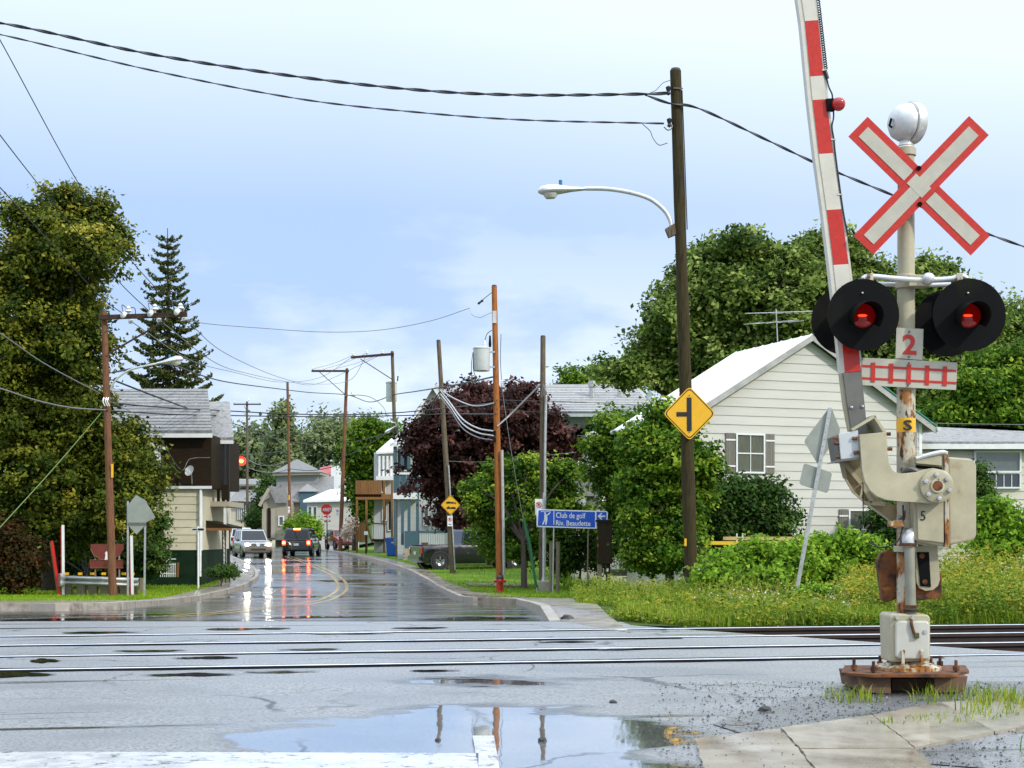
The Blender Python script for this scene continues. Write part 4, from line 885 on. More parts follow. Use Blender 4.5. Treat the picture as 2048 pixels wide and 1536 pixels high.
for px, y0, y1, w in ((1184, 788, 762, 6.5), (1241, 812, 783, 5)):
    a = P(px, y0 + 8, YE + 2.5); b_ = P(px, y1, YE + 2.5); MB().lathe([(m(w, YE), 0), (m(w * .85, YE), (b_.z - a.z) * .62), (m(w * 1.25, YE), (b_.z - a.z) * .64), (m(w * 1.15, YE), b_.z - a.z), (.001, b_.z - a.z + .02)], a, n=14).build('roof_vent', M_GALV, rf, smooth=True)
# front gable at its left end
Yg = YE - 1.6; ap_, gl, gr = P(866, 776, Yg), P(832, 834, Yg), P(905, 836, Yg)
MB().prism([ap_, V(gl.x, Yg, gl.z), V(gl.x, Yg, zp(YE)), V(gr.x, Yg, zp(YE)), V(gr.x, Yg, gr.z)], (0, 4, 0)).build('front_wing', M_PALEW, gh)
for q in (gl, gr):
    d = (q - ap_).normalized() * .5; nn = V(0, 0, .13)
    MB().prism([ap_ + nn + V(0, -.4, 0), q + d + nn + V(0, -.4, 0), q + d + V(0, -.4, 0), ap_ + V(0, -.4, 0)], (0, 6, 0)).build('wing_roof', M_SHINGL, gh)
    MB().prism([ap_ + nn * 1.2 + V(0, -.46, 0), q + d + nn * 1.2 + V(0, -.46, 0), q + d - nn * .4 + V(0, -.46, 0), ap_ - nn * .4 + V(0, -.46, 0)], (0, .05, 0)).build('bargeboard', M_TRIM, gh)
# porches towards the street
Yp = YE - 3.4
MB().mm((P(788, 0, Yp).x + .1, Yp + 1.2, zp(YE) - .1), (P(892, 0, Yp).x, Yp + 3.2, P(0, 884, Yp).z)).build('street_wing', M_PALEW, gh)
MB().prism([P(779, 888, Yp - .2), P(852, 884, Yp - .2), P(862, 868, Yp + 2.5), P(800, 866, Yp + 2.5)], (0, 0, .08)).build('porch_roof', M_METALROOF, gh)
MB().mm(P(779, 893, Yp - .22), P(852, 886, Yp - .19)).build('porch_fascia', M_TRIM, gh)
for px in (790, 805, 818, 835): MB().bar(P(px, 892, Yp), P(px, 1090, Yp), .16, .16).build('porch_column', M_TEAL, gh)
for i in range(7): MB().mm(P(787 + i * 6.6, 985, Yp - .1), P(793.2 + i * 6.6, 948, Yp - .05)).build('balcony_panel', M_TEAL, gh)
MB().mm(P(785, 949, Yp - .14), P(835, 945, Yp - .02)).build('balcony_rail', M_TRIM, gh)
MB().mm(P(786, 998, Yp - .15), V(P(835, 0, Yp).x, Yp + 1.2, P(0, 986, Yp).z)).build('balcony_slab', M_TRIM, gh)
MB().mm(P(809, 1097, Yp - .4), P(836, 1062, Yp + .1)).build('porch_parapet', M_TEAL, gh)
MB().mm(P(806, 1130, Yp - .5), P(836, 1097.3, Yp + .2)).build('porch_base', M_BEIGE, gh)
for i in range(4): MB().mm(P(806, 1128 - i * 7, Yp - .9 + i * .1), P(811, 1124 - i * 7, Yp - .5)).build('step', M_BEIGE, gh)
MB().mm(P(838, 1066, Yp - .1), P(890, 1062, Yp)).build('veranda_rail', M_TEAL, gh)
for i in range(14): MB().mm(P(840 + i * 3.6, 1092, Yp - .07), P(841.4 + i * 3.6, 1066, Yp - .03)).build('baluster', M_TRIM, gh)
for px in (849, 873): frame_window(gh, (1, 0, 0), (0, 0, 1), (0, -1, 0), P(px, 1050, Yp + 1.18), m(7, Yp), m(36, Yp), .06, 1, 1, local=False)
for px in (796, 808): frame_window(gh, (1, 0, 0), (0, 0, 1), (0, -1, 0), P(px, 940, Yp + 1.18), m(8, Yp), m(42, Yp), .06, 1, 1, local=False)
dish(1299, 794, 10, YE - .6, 'satellite dish at the right end of the grey roof', (-.8, -.5, .3), foot=P(1292, 812, YE + .0))

# ---- small cottage half hidden behind the green trees, right of the golf sign
YC = 57.0
ct = thing('cottage', 'small white cottage with steep grey gable half hidden behind the golf sign', 'house', V(P(1195, 0, YC).x, YC, zp(YC)))
MB().mm(P(1150, 1180, YC), V(P(1290, 0, YC).x, YC + 5, P(0, 1010, YC).z)).build('wall', M_SIDW, ct)
MB().mm(P(1175, 1015, YC + 1.5), V(P(1290, 0, YC).x, YC + 6, P(0, 900, YC).z)).build('upper_wall', M_SIDW, ct)
MB().prism([P(1160, 925, YC - .3), P(1185, 945, YC - .3), P(1205, 1010, YC - .3), P(1172, 1012, YC - .3)], (0, .2, 0)).build('side_roof', M_SHING, ct)
MB().prism([P(1138, 972, YC - .5), P(1160, 926, YC - .5), P(1172, 950, YC - .4), P(1160, 972, YC - .45)], (0, .2, 0)).build('gable_roof', M_SHING, ct)
for a, b in (((1144, 950), (1160, 924)), ((1160, 924), (1171, 942)), ((1108, 955), (1122, 953)), ((1122, 953), (1158, 992)), ((1172, 872), (1184, 866)), ((1184, 866), (1212, 868))):
    MB().bar(P(*a, YC - .62), P(*b, YC - .62), .10, .14).build('bargeboard', M_TRIM, ct)
MB().prism([P(1122, 953, YC - .55), P(1158, 992, YC - .55), P(1190, 992, YC - .5), P(1165, 940, YC - .5)], (0, .3, 0)).build('porch_roof', M_SHING, ct)
MB().prism([P(1150, 870, YC + 1), P(1186, 850, YC + 1), P(1300, 850, YC + 4), P(1300, 872, YC + 1)], (0, 0, .1)).build('main_roof', M_SHINGL, ct)
frame_window(ct, (1, 0, 0), (0, 0, 1), (0, -1, 0), P(1187, 915, YC + 1.45), m(14, YC), m(34, YC), .06, 1, 2, local=False)
frame_window(ct, (1, 0, 0), (0, 0, 1), (0, -1, 0), P(1188, 1000, YC + 1.45), m(16, YC), m(36, YC), .06, 2, 1, local=False)
dish(1161, 1003, 11, YC - 3.2, 'satellite dish on a bracket just above the blue golf sign', (.25, -.9, .3), foot=V(P(1150, 0, YC).x + .2, YC - .55, P(0, 1000, YC).z))
# porch with white iron railing
rl = thing('porch_railing', 'white iron porch railing behind the brown cabinet', 'railing', V(P(1240, 0, 52).x, 52, zp(52)))
for y in (1089, 1117, 1132): MB().bar(P(1222, y, 52), P(1258, y, 52), .03, .03).build('rail', M_TRIM, rl)
for i in range(8): MB().tube([P(1223 + i * 5, 1089, 52), P(1223 + i * 5, 1140, 52)], .012, 6).build('baluster', M_TRIM, rl)
for i in range(3): MB().tube([P(1226 + i * 10, 1116, 52), P(1231 + i * 10, 1096, 52)], .01, 5).build('scroll', M_TRIM, rl)
MB().mm(P(1215, 1152, 51.9), V(P(1262, 0, 52).x, 54, P(0, 1140, 52).z)).build('porch_floor', M_SHUT, rl)
for px in (1218, 1258): MB().mm(V(P(px - 1.5, 0, 52).x, 51.95, zp(52)), V(P(px + 1.5, 0, 52).x, 52.05, P(0, 1152, 52).z)).build('porch_post', M_SHUT, rl)

# ---- white house with stained wooden balconies
YB = 103.0
bh = thing('balcony_house', 'white house with orange-brown wooden balconies and stairs by the street', 'house', V(P(770, 0, YB).x, YB, zp(YB)))
MB().mm((P(748, 0, YB).x, YB, zp(YB) - .2), (P(826, 0, YB).x, YB + 8, P(0, 905, YB).z)).build('wall', M_PALEW, bh)
MB().prism([P(752, 908, YB - .4), P(826, 904, YB - .4), P(826, 878, YB + 4), P(786, 878, YB + 4)], (0, 0, .15)).build('roof', M_METALROOF, bh)
for i in range(4): MB().bar(P(759 + i * 8, 912, YB - .3), P(759 + i * 8, 956, YB - .3), .14, .14).build('column', M_TRIM, bh)
MB().mm(P(752, 960, YB - .9), P(788, 953, YB - .1)).build('upper_ledge', M_TRIM, bh)
for i in range(10): MB().mm(P(711 + i * 5.2, 994, YB - 2), P(715.9 + i * 5.2, 961, YB - 1.94)).build('balcony_plank', M_ORANGEW, bh)
MB().mm(P(711, 999, YB - 2), V(P(786, 0, YB).x, YB, P(0, 990, YB).z)).build('balcony_deck', M_ORANGEW, bh)
for px in (714, 733, 768, 784): MB().bar(P(px, 961, YB - 1.9), V(P(px, 0, YB - 1.9).x, YB - 1.9, zp(YB)), .14, .14).build('balcony_post', M_ORANGEW, bh)
for i in range(5): MB().mm(P(711 + i * 4.3, 1084, YB - 2.1), P(715 + i * 4.3, 1046, YB - 2.04)).build('stair_plank', M_ORANGEW, bh)
MB().bar(P(732, 1046, YB - 2.1), P(772, 1048, YB - 2.1), .10, .10).build('handrail', M_ORANGEW, bh); MB().bar(P(734, 1050, YB - 2.1), P(744, 1085, YB - 2.1), .10, .10).build('handrail', M_ORANGEW, bh)
for i in range(7): MB().mm(P(744 + i * 3.6, 1077, YB - 2.05), P(745.3 + i * 3.6, 1049, YB - 2.0)).build('baluster', M_TRIM, bh)
MB().mm(P(742, 1083, YB - 2.1), V(P(772, 0, YB).x, YB, P(0, 1078, YB).z)).build('lower_deck', M_BROWN, bh)
for px, y0, y1 in ((766, 1040, 1002), (777, 1060, 1003), (764, 984, 962)): frame_window(bh, (1, 0, 0), (0, 0, 1), (0, -1, 0), P(px, y0, YB - .02), m(6, YB), m(y0 - y1, YB), .06, 1, 1, local=False)

# ---- houses at the bend
YF = 150.0
th = thing('turret_house', 'grey house with square turret and pyramid roof at the bend', 'house', V(P(590, 0, YF).x, YF, zp(YF)))
MB().mm(V(P(553, 0, YF).x, YF, zp(YF) - .3), V(P(636, 0, YF).x, YF + 6, P(0, 946, YF).z)).build('turret_wall', M_GREYW, th)
MB().prism([P(545, 951, YF - .6), P(641, 949, YF - .6), P(641, 944, YF - .6), P(545, 946, YF - .6)], (0, 7, 0)).build('turret_eave', M_BEIGE, th)
ap_ = P(594, 918, YF + 3); MB().add([P(543, 945, YF - .8), P(643, 944, YF - .8), V(P(643, 0, YF).x, YF + 6.8, P(0, 944, YF).z), V(P(543, 0, YF).x, YF + 6.8, P(0, 945, YF).z), ap_], [(0, 1, 4), (1, 2, 4), (2, 3, 4), (3, 0, 4), (3, 2, 1, 0)]).build('turret_roof', M_SHING, th)
MB().prism([P(562, 1005, YF - 3), P(668, 1004, YF - 3), P(668, 955, YF + 1), P(563, 960, YF + 1)], (0, 0, .15)).build('main_roof', M_SHING, th)
MB().mm(V(P(560, 0, YF).x, YF - 2.6, zp(YF) - .3), V(P(690, 0, YF).x, YF + 4, P(0, 1005, YF).z)).build('main_wall', M_BEIGE, th)
MB().add([P(596, 983, YF - 3.3), P(637, 983, YF - 3.3), P(615, 967, YF - 1.8), P(596, 981, YF - .5), P(637, 981, YF - .5)], [(0, 1, 2), (1, 4, 2), (4, 3, 2), (3, 0, 2), (0, 3, 4, 1)]).build('dormer_roof', M_SHING, th)
MB().mm(P(600, 1032, YF - 3.1), P(633, 983.5, YF - 2)).build('dormer_wall', M_TEAL, th)
Y2 = YF - 6
MB().prism([P(540, 978, Y2), P(526, 1008, Y2), P(526, 1080, Y2), P(578, 1080, Y2), P(578, 1005, Y2)], (0, 4, 0)).build('entrance_wing', M_BEIGE, th)
MB().prism([P(537, 975, Y2 - .5), P(572, 978, Y2 - .2), P(580, 1006, Y2 - .3), P(550, 1006, Y2 - .5)], (0, 0, .16)).build('entrance_roof', M_SHING, th)
MB().bar(P(538, 977, Y2 - .5), P(519, 1012, Y2 - .5), .15, .3).build('bargeboard', M_BEIGE, th); MB().bar(P(537, 990, Y2 - .4), P(522, 1000, Y2 - .4), .3, .5).build('bay_roof', M_SHING, th)
for px, w in ((524, 9), (542, 9)): MB().mm(P(px, 1076, Y2 - .2), P(px + w, 1018, Y2 - .1)).build('wall_panel', M_BEIGE, th)
MB().mm(P(535, 1076, Y2 - .12), P(541, 1016, Y2 - .05)).build('door', M_BROWN, th)
frame_window(th, (1, 0, 0), (0, 0, 1), (0, -1, 0), P(559, 1050, Y2 - .02), m(7, Y2), m(16, Y2), .12, 1, 1, M_GLASSB, local=False)
wb_ = thing('white_bungalow', 'white bungalow with pale roof behind the stop sign', 'house', V(P(650, 0, 140).x, 140, zp(140)))
MB().mm(V(P(614, 0, 140).x, 140, zp(140) - .3), V(P(705, 0, 140).x, 146, P(0, 1003, 140).z)).build('wall', M_SIDW, wb_)
MB().prism([P(606, 1005, 139.5), P(712, 1002, 139.5), P(712, 982, 143), P(660, 983, 143)], (0, 0, .2)).build('roof', M_METALROOF, wb_)
for px in (617, 627): frame_window(wb_, (1, 0, 0), (0, 0, 1), (0, -1, 0), P(px, 1046, 139.97), m(6, 140), m(32, 140), .08, 1, 1, local=False)
rb = thing('red_roofed_barn', 'white barn end with a red roof far behind the turret house', 'building', V(P(660, 0, 185).x, 185, zp(185)))
MB().mm(V(P(636, 0, 185).x, 185, zp(185) - .3), V(P(682, 0, 185).x, 191, P(0, 955, 185).z)).build('wall', M_PALEW, rb); MB().prism([P(636, 956, 184.5), P(664, 953, 184.5), P(664, 934, 188), P(640, 938, 188)], (0, 0, .2)).build('roof', M_REDROOF, rb); MB().mm(P(662, 1000, 184), P(684, 932, 184.8)).build('gable_end', M_TRIM, rb)
yh = thing('yellow_house', 'pale yellow house with grey hipped roof down the street', 'house', V(P(490, 0, 165).x, 165, zp(165)))
MB().mm(V(P(462, 0, 165).x, 165, zp(165) - .3), V(P(530, 0, 165).x, 172, P(0, 1000, 165).z)).build('wall', M_SIDY, yh)
MB().add([P(455, 1002, 164), P(532, 1004, 164), P(528, 975, 168), P(482, 975, 168)], [(0, 1, 2, 3)]).build('roof', M_SHING, yh)
MB().mm(P(470, 985, 168), P(520, 968, 172)).build('upper_wall', M_SIDY, yh); MB().prism([P(466, 972, 167), P(530, 972, 167), P(524, 962, 170), P(478, 962, 170)], (0, 0, .2)).build('upper_roof', M_SHING, yh)
MB().mm(P(474, 1040, 164.9), P(493, 1008, 164.95)).build('window', M_GLASS, yh)
for i in range(5): MB().mm(P(475 + i * 3.8, 1040, 164.8), P(476.8 + i * 3.8, 1010, 164.89)).build('mullion', M_TRIM, yh)
wr = thing('white_hall', 'long low white building glimpsed behind the corner house porch', 'building', V(P(470, 0, 200).x, 200, zp(200)))
MB().mm(V(P(418, 0, 200).x, 200, zp(200) - .3), V(P(530, 0, 200).x, 206, P(0, 968, 200).z)).build('wall', M_PALEW, wr); MB().mm(P(416, 968, 199.8), V(P(530, 0, 200).x, 206, P(0, 958, 200).z)).build('parapet', M_TRIM, wr)
sh = thing('yard_shed', 'low shed with white posts behind the corner house porch', 'shed', V(P(425, 0, 120).x, 120, zp(120)))
MB().mm(V(P(400, 0, 122).x, 122, zp(120) - .3), V(P(436, 0, 122).x, 126, P(0, 1016, 122).z)).build('wall', M_BEIGE, sh); MB().prism([P(398, 1018, 119), P(446, 1016, 119), P(446, 1008, 126), P(400, 1010, 126)], (0, 0, .15)).build('roof', M_GREYW, sh)
for px in (433, 439, 444): MB().bar(P(px, 1017, 119.3), V(P(px, 0, 119.3).x, 119.3, zp(119)), .12, .12).build('post', M_TRIM, sh)

# ================================================================ poles, wires, signs, street furniture
def wood(name, c, c2): return pm(name, c, rough=.75, var=.35, vs=7, stretch=(7, 7, .5), bump=.6, bs=22, bdist=.012, col2=c2, m2=(.5, .64), s2=5, spec=.15)
M_POLE = wood('dark_weathered_pole', (.050, .038, .015), (.020, .015, .007))
M_POLER = wood('reddish_pole', (.19, .085, .045), (.09, .05, .03))
M_POLEO = wood('orange_cedar_pole', (.36, .13, .035), (.20, .065, .02))
M_POLEG = wood('grey_brown_pole', (.15, .115, .075), (.07, .055, .035))
M_ARM = wood('crossarm_wood', (.06, .035, .026), (.03, .02, .016))
M_PORC = pm('white_porcelain', (.70, .70, .68), rough=.2, var=.06, coat=.4)
M_XFMR = pm('transformer_grey', (.52, .53, .50), rough=.4, var=.08, vs=5, col2=(.38, .37, .33), m2=(.6, .75), s2=4)
M_WIRE = pm('black_wire', (.012, .012, .014), rough=.5, var=.1)
M_WIREG = pm('grey_wire', (.20, .20, .20), rough=.45, metal=.3, var=.1)
M_SIGNBLUE = pm('sign_blue', (.012, .085, .52), rough=.35, var=.05)
M_SIGNW = pm('sign_white', (.76, .76, .74), rough=.35, var=.05)
M_SIGNBACK = pm('sign_back_grey', (.31, .32, .28), rough=.45, metal=.3, var=.1, vs=4)
M_SIGNRED = pm('sign_red', (.58, .012, .012), rough=.35, var=.05)
M_SIGNBR = pm('faded_brown_sign', (.16, .028, .016), rough=.5, var=.15)
M_BEAM = pm('weathered_wood_post', (.21, .165, .11), rough=.8, var=.3, vs=8, stretch=(6, 6, .6), bump=.4, bs=25, orand=.15)
M_GLOWL = pm('lamp_bowl', (.62, .60, .54), rough=.15, var=.1, spec=.7)

def pole(top, base, Y, wt, wb, mat, label, grp='wooden utility poles', zb=None, wavy=0):
    b_ = P(base[0], base[1], Y); t_ = P(top[0], top[1], Y)
    z = zb if zb is not None else zp(Y); b_.x += (b_.z - z) * 0; b_.z = z - .05
    th_ = thing('utility_pole', label, 'utility pole', V(b_.x, b_.y, z), grp)
    n = 24; pts = [b_.lerp(t_, i / n) for i in range(n + 1)]
    rs = [m((wb + (wt - wb) * i / n) / 2, Y) * (1 + (rnd.uniform(-.05, .05) if wavy else rnd.uniform(-.015, .015))) for i in range(n + 1)]
    MB().tube(pts, rs, 14).build('shaft', mat, th_, smooth=True)
    MB().tube([t_, t_ + V(0, 0, .05)], [rs[-1] * 1.01, rs[-1] * .8], 14).build('pole_cap', M_INK, th_, smooth=True)
    return th_
def along(p, Y, top, base):                            # point on the pole axis at row p
    k = (p - top[1]) / (base[1] - top[1]); return P(top[0] + (base[0] - top[0]) * k, p, Y)
def cobra(th_, pts, head, Y, hl, flip=1):
    """curved bracket arm and cobra-head luminaire"""
    MB().tube(curve([P(x, y, Y + d) for x, y, d in pts], 6), m(4.3, Y) if Y < 35 else .032, 10).build('lamp_arm', M_ALU, th_, smooth=True)
    (x0, y0), (x1, y1), d = head
    a, b = P(x0, y0, Y + d), P(x1, y1, Y + d); u = (b - a); L_ = u.length; u.normalize(); w = V(0, 1, 0); up = w.cross(u) if flip > 0 else u.cross(w)
    if up.z < 0: up = -up
    prof = [(0, .20), (.12, .34), (.35, .52), (.6, .92), (.8, 1.0), (.93, .8), (1.0, .35)]
    s_ = MB(); vv, n = [], 12
    for t_, k in prof:
        for j in range(n):
            an_ = 2 * math.pi * j / n; hz = math.sin(an_); zz = (hz * .26 if hz > 0 else hz * .16) * k * hl
            vv.append(a + u * (L_ * t_) + w * (math.cos(an_) * .30 * k * hl) + up * zz)
    fs = [(i * n + j, i * n + (j + 1) % n, (i + 1) * n + (j + 1) % n, (i + 1) * n + j) for i in range(len(prof) - 1) for j in range(n)] + [tuple(range(n)), tuple(range((len(prof) - 1) * n, len(prof) * n))]
    s_.add(vv, fs); hd = s_.build('lamp_head', M_ALU, th_, smooth=True)
    c = a + u * (L_ * .76) - up * (.12 * hl)
    MB().lathe([(.30 * hl, 0), (.26 * hl, .08 * hl), (.19 * hl, .17 * hl), (.001, .20 * hl)], c, -up, 16).build('lamp_bowl', M_GLOWL, hd, smooth=True)
    MB().cyl(a + u * (L_ * .55) + up * (.2 * hl), a + u * (L_ * .55) + up * (.40 * hl), .07 * hl, n=10).build('photocell', pm('photocell_blue', (.02, .14, .28), rough=.4), hd, smooth=True)
def crossarm(th_, pts, Y, w, brace, ins, mat=M_ARM, small=.5):
    a, b = P(*pts[0], Y - .18), P(*pts[1], Y - .18); am = MB().bar(a, b, .10, m(w, Y)).build('crossarm', mat, th_)
    MB().bar(P(*brace[0], Y - .14), P(*brace[1], Y - .14), .03, .05).build('crossarm_brace', M_ARM, th_)
    for px, py in ins:
        c = P(px, py, Y - .2)
        MB().lathe([(.02, -.10), (.035, -.02), (.09 * small * 2, 0), (.075 * small * 2, .05), (.05, .06), (.07 * small * 2, .10), (.03, .16), (.001, .17)], c, n=12).build('insulator', M_PORC, am, smooth=True)
    return am
def wire(name, label, pts, r, mat=M_WIRE, n=10, grp='overhead wires', cat='wire'):
    cp = curve([P(*p) for p in pts], n); mid = cp[len(cp) // 2]
    o = MB().tube(cp, r, 6).build(name, mat, smooth=True, origin=mid); return tag(o, label, cat, grp)
def twisted(name, label, pts, r, grp='overhead wires', pitch=1.1):
    """a bundle of two insulated wires laid round a bare one"""
    cp = curve([P(*p) for p in pts], 26); t = thing(name, label, 'cable', cp[len(cp) // 2], grp)
    for ph in (0, math.pi):
        q = []; s_ = 0
        for i, p in enumerate(cp):
            if i: s_ += (cp[i] - cp[i - 1]).length
            a = s_ / pitch * 2 * math.pi + ph; q.append(p + V(0, math.cos(a), math.sin(a)) * r * .9)
        MB().tube(q, r * .75, 5).build('insulated_wire', M_WIRE, t, smooth=True)
    MB().tube(cp, r * .5, 5).build('bare_wire', M_WIREG, t, smooth=True)
    return t

# ---- 1: the big pole with the street lamp
Y1 = 30.6; T1, B1 = (1351, 142), (1384, 1186)
p1 = pole(T1, B1, Y1, 22, 27, M_POLE, 'tall dark pole carrying the near street lamp and the yellow junction sign', zb=zverge(Y1), wavy=1)
cobra(p1, [(1343, 455, 0), (1340, 440, 0), (1328, 420, 0), (1300, 398, 0), (1260, 385, 0), (1215, 378, 0), (1170, 377, 0)], ((1178, 378), (1076, 383), 0), Y1, .52)
MB().prism([P(1331, 457, Y1 - .06), P(1350, 446, Y1 - .06), P(1352, 468, Y1 - .06), P(1338, 474, Y1 - .06)], (0, .16, 0)).build('lamp_bracket', M_POLEG, p1)
for y in (184, 248):
    q = along(y, Y1, T1, B1); MB().lathe([(.02, -.09), (.05, -.07), (.03, -.02), (.05, .03), (.055, .07), (.02, .09)], q + V(-.17, -.1, 0), n=12).build('insulator', M_WIRE, p1, smooth=True)
    MB().tube([q + V(-.17, -.1, -.1), q + V(-.17, -.1, .1)], .012, 6).build('insulator_pin', M_DKST, p1)
MB().tube(curve([P(1345, 250, Y1 - .12), P(1342, 258, Y1 - .15), P(1335, 260, Y1 - .16), P(1328, 254, Y1 - .16)], 5), .012, 6).build('hook', M_DKST, p1)
MB().bar(P(1347, 176, Y1 - .13), P(1366, 177, Y1 - .13), .02, .02).build('through_bolt', M_DKST, p1)
MB().tube(curve([along(460, Y1, T1, B1) + V(.13, -.05, 0), along(300, Y1, T1, B1) + V(.125, -.05, 0), along(182, Y1, T1, B1) + V(.115, -.05, 0)], 5), .012, 6).build('riser_cable', M_POLE, p1)
MB().mm(P(1369, 1092, Y1 - .16), P(1373, 1077, Y1 - .13)).build('reflector', M_YEL, p1)
def diamond(px, py, r, Y, t=.006): return [P(px - r, py, Y), P(px, py + r * 1.03, Y), P(px + r, py, Y), P(px, py - r * 1.03, Y)]
def rdiamond(px, py, r, Y, k=.12):
    pts = []
    for a, b, c in (((-1, 0), (0, 1), (0, -1)),):
        pass
    cs = [(-r, 0), (0, r * 1.03), (r, 0), (0, -r * 1.03)]
    for i in range(4):
        a, b, c = Vector(cs[i - 1]), Vector(cs[i]), Vector(cs[(i + 1) % 4])
        p0, p1_ = b.lerp(a, k), b.lerp(c, k)
        for t_ in (0, .25, .5, .75, 1):
            q = p0.lerp(b, t_).lerp(b.lerp(p1_, t_), t_); pts.append(P(px + q.x, py + q.y, Y))
    return pts
def diamond_sign(px, py, r, Y, label, grp=None, parts=None):
    s_ = thing('warning_sign', label, 'road sign', P(px, py + r, Y), grp)
    MB().prism(rdiamond(px, py, r, Y), (0, .006, 0)).build('sign_panel', M_YEL, s_)
    # black border as a thin raised frame
    o, i = rdiamond(px, py, r * .95, Y - .003), rdiamond(px, py, r * .905, Y - .003); n = len(o)
    MB().add(o + i, [(k, (k + 1) % n, (k + 1) % n + n, k + n) for k in range(n)]).build('border', M_INK, s_)
    return s_
s1 = diamond_sign(1379, 827, 53, Y1 - .20, 'large yellow diamond sign with black side-road symbol on the lamp pole')
for q in ([(1373.5, 795), (1383, 795), (1383.5, 862), (1374, 862)], [(1353, 824), (1374, 824), (1374, 833), (1353, 833)]): MB().prism(pxpoly(q, Y1 - .207), (0, .004, 0)).build('symbol_bar', M_INK, s1)
for y in (791, 864): MB().cyl(P(1378.5, y, Y1 - .215), P(1378.5, y, Y1 - .19), .012, n=8).build('sign_bolt', M_BLK, s1)
# its cables
twisted('service_cable', 'thick twisted cable crossing the sky from top left to the lamp pole', [(-260, 15, Y1), (0, 46, Y1), (300, 108, Y1), (600, 154, Y1), (850, 181, Y1), (1050, 190, Y1), (1285, 188, Y1 - .1), (1335, 186, Y1 - .12)], .022)
twisted('service_cable', 'thinner twisted cable below the top one, running to the lamp pole hook', [(-260, 18, Y1), (0, 69, Y1), (300, 140, Y1), (600, 198, Y1), (850, 226, Y1), (1050, 240, Y1), (1280, 246, Y1 - .1), (1328, 247, Y1 - .14)], .013)
twisted('service_cable', 'twisted cable falling from the lamp pole behind the crossbuck to the right edge', [(1290, 190, Y1 - .1), (1340, 207, Y1 - .16), (1400, 218, Y1 - .1), (1540, 283, Y1), (1640, 330, Y1), (1780, 388, Y1), (1960, 462, Y1), (2200, 545, Y1)], .019)
wire('drop_lead', 'short curled lead looping from the lower twisted cable beside the lamp pole', [(1285, 248, Y1 - .1), (1300, 262, Y1 - .1), (1306, 276, Y1 - .1), (1318, 290, Y1 - .1), (1335, 286, Y1 - .1)], .008)
wire('drop_lead', 'fine lead arching to the top of the lamp pole', [(1298, 187, Y1 - .1), (1312, 180, Y1 - .1), (1326, 166, Y1 - .1), (1342, 160, Y1 - .1)], .008, M_WIREG)

# ---- 2: left pole with the three-wire crossarm and lamp
Y2_ = 45.0; T2, B2 = (208, 624), (226, 1202)
p2_ = pole(T2, B2, Y2_, 12, 16.5, M_POLER, 'reddish pole at left with three white insulators on one side of its crossarm')
crossarm(p2_, ((198, 635), (374, 629)), Y2_, 9, ((216, 708), (331, 641)), [(257, 623), (310, 619), (361, 617)], small=.6)
for px, py in ((247, 630), (301, 627), (354, 624)):
    MB().lathe([(.001, .10), (.05, .08), (.11, .02), (.115, 0), (.06, -.02), (.001, -.03)], P(px, py, Y2_ - .32), (-.45, -.8, .35), 16).build('strain_insulator', M_PORC, p2_, smooth=True)
for px, py in ((261, 642), (317, 639), (368, 636)):
    MB().lathe([(.001, .08), (.05, .07), (.09, .02), (.09, 0), (.001, -.03)], P(px, py, Y2_ + .05), (.4, .8, -.3), 14).build('strain_insulator', M_PORC, p2_, smooth=True)
for px, py in ((257, 623), (310, 619), (358, 615)): MB().tube(curve([P(px - 10, py + 6, Y2_ - .34), P(px - 13, py - 13, Y2_ - .3), P(px - 4, py - 8, Y2_ - .25), P(px + 12, py - 7, Y2_ - .15), P(px + 14, py + 8, Y2_ - .1)], 5), .012, 6).build('jumper', M_WIRE, p2_)
cobra(p2_, [(221, 780, 0), (226, 768, -.05), (240, 752, -.1), (262, 739, -.15), (290, 732, -.2), (315, 727, -.2)], ((310, 728), (366, 718), -.2), Y2_, .50)
MB().mm(P(222, 955, Y2_ - .14), P(227, 928, Y2_ - .12)).build('tag_plate', M_YEL, p2_)
for dx in (-4, 1, 5): MB().tube(curve([P(212 + dx, 795, Y2_ - .16), P(210 + dx, 803, Y2_ - .2), P(214 + dx, 812, Y2_ - .16)], 4), .02, 6).build('cable_grip', M_PORC, p2_)

# ---- 3: orange cedar pole with transformer
Y3 = 50.0; T3, B3 = (988.5, 573), (1000, 1187)
p3_ = pole(T3, B3, Y3, 11, 15, M_POLEO, 'orange-brown cedar pole with the big grey transformer', zb=zp(Y3) + KH)
tz = MB(); ct_ = P(963, 742, Y3 - .1); rT = m(16.5, Y3); hT = m(46, Y3)
tz.lathe([(.001, 0), (rT * .96, 0), (rT, .03), (rT, hT - .04), (rT * 1.05, hT - .04), (rT * 1.05, hT), (rT * .8, hT + .03), (.001, hT + .04)], ct_, n=24); tzo = tz.build('transformer_tank', M_XFMR, p3_, smooth=True)
MB().lathe([(.035, 0), (.06, .03), (.05, .06), (.06, .09), (.045, .12), (.05, .16), (.025, .22)], P(969, 694, Y3 - .15), n=10).build('bushing', M_PORC, p3_, smooth=True)
MB().lathe([(.04, 0), (.05, .1), (.04, .2), (.03, .38)], P(980, 694, Y3 - .1), n=10).build('arrester', M_BLK, p3_, smooth=True)
for y in (704, 734): MB().bar(P(978, y, Y3 - .1), P(990, y, Y3 - .1), .05, .06).build('transformer_bracket', M_GALV, p3_)
for pts in ([(946, 704), (943, 730), (945, 760), (958, 768)], [(947, 708), (947, 740), (955, 760), (962, 766)], [(970, 680), (974, 668), (984, 660)]): MB().tube(curve([P(x, y, Y3 - .2) for x, y in pts], 5), .013, 6).build('transformer_lead', M_WIRE, p3_)
MB().mm(P(985, 646, Y3 - .14), P(993, 622, Y3 - .11)).build('cutout_plate', M_DISH, p3_)
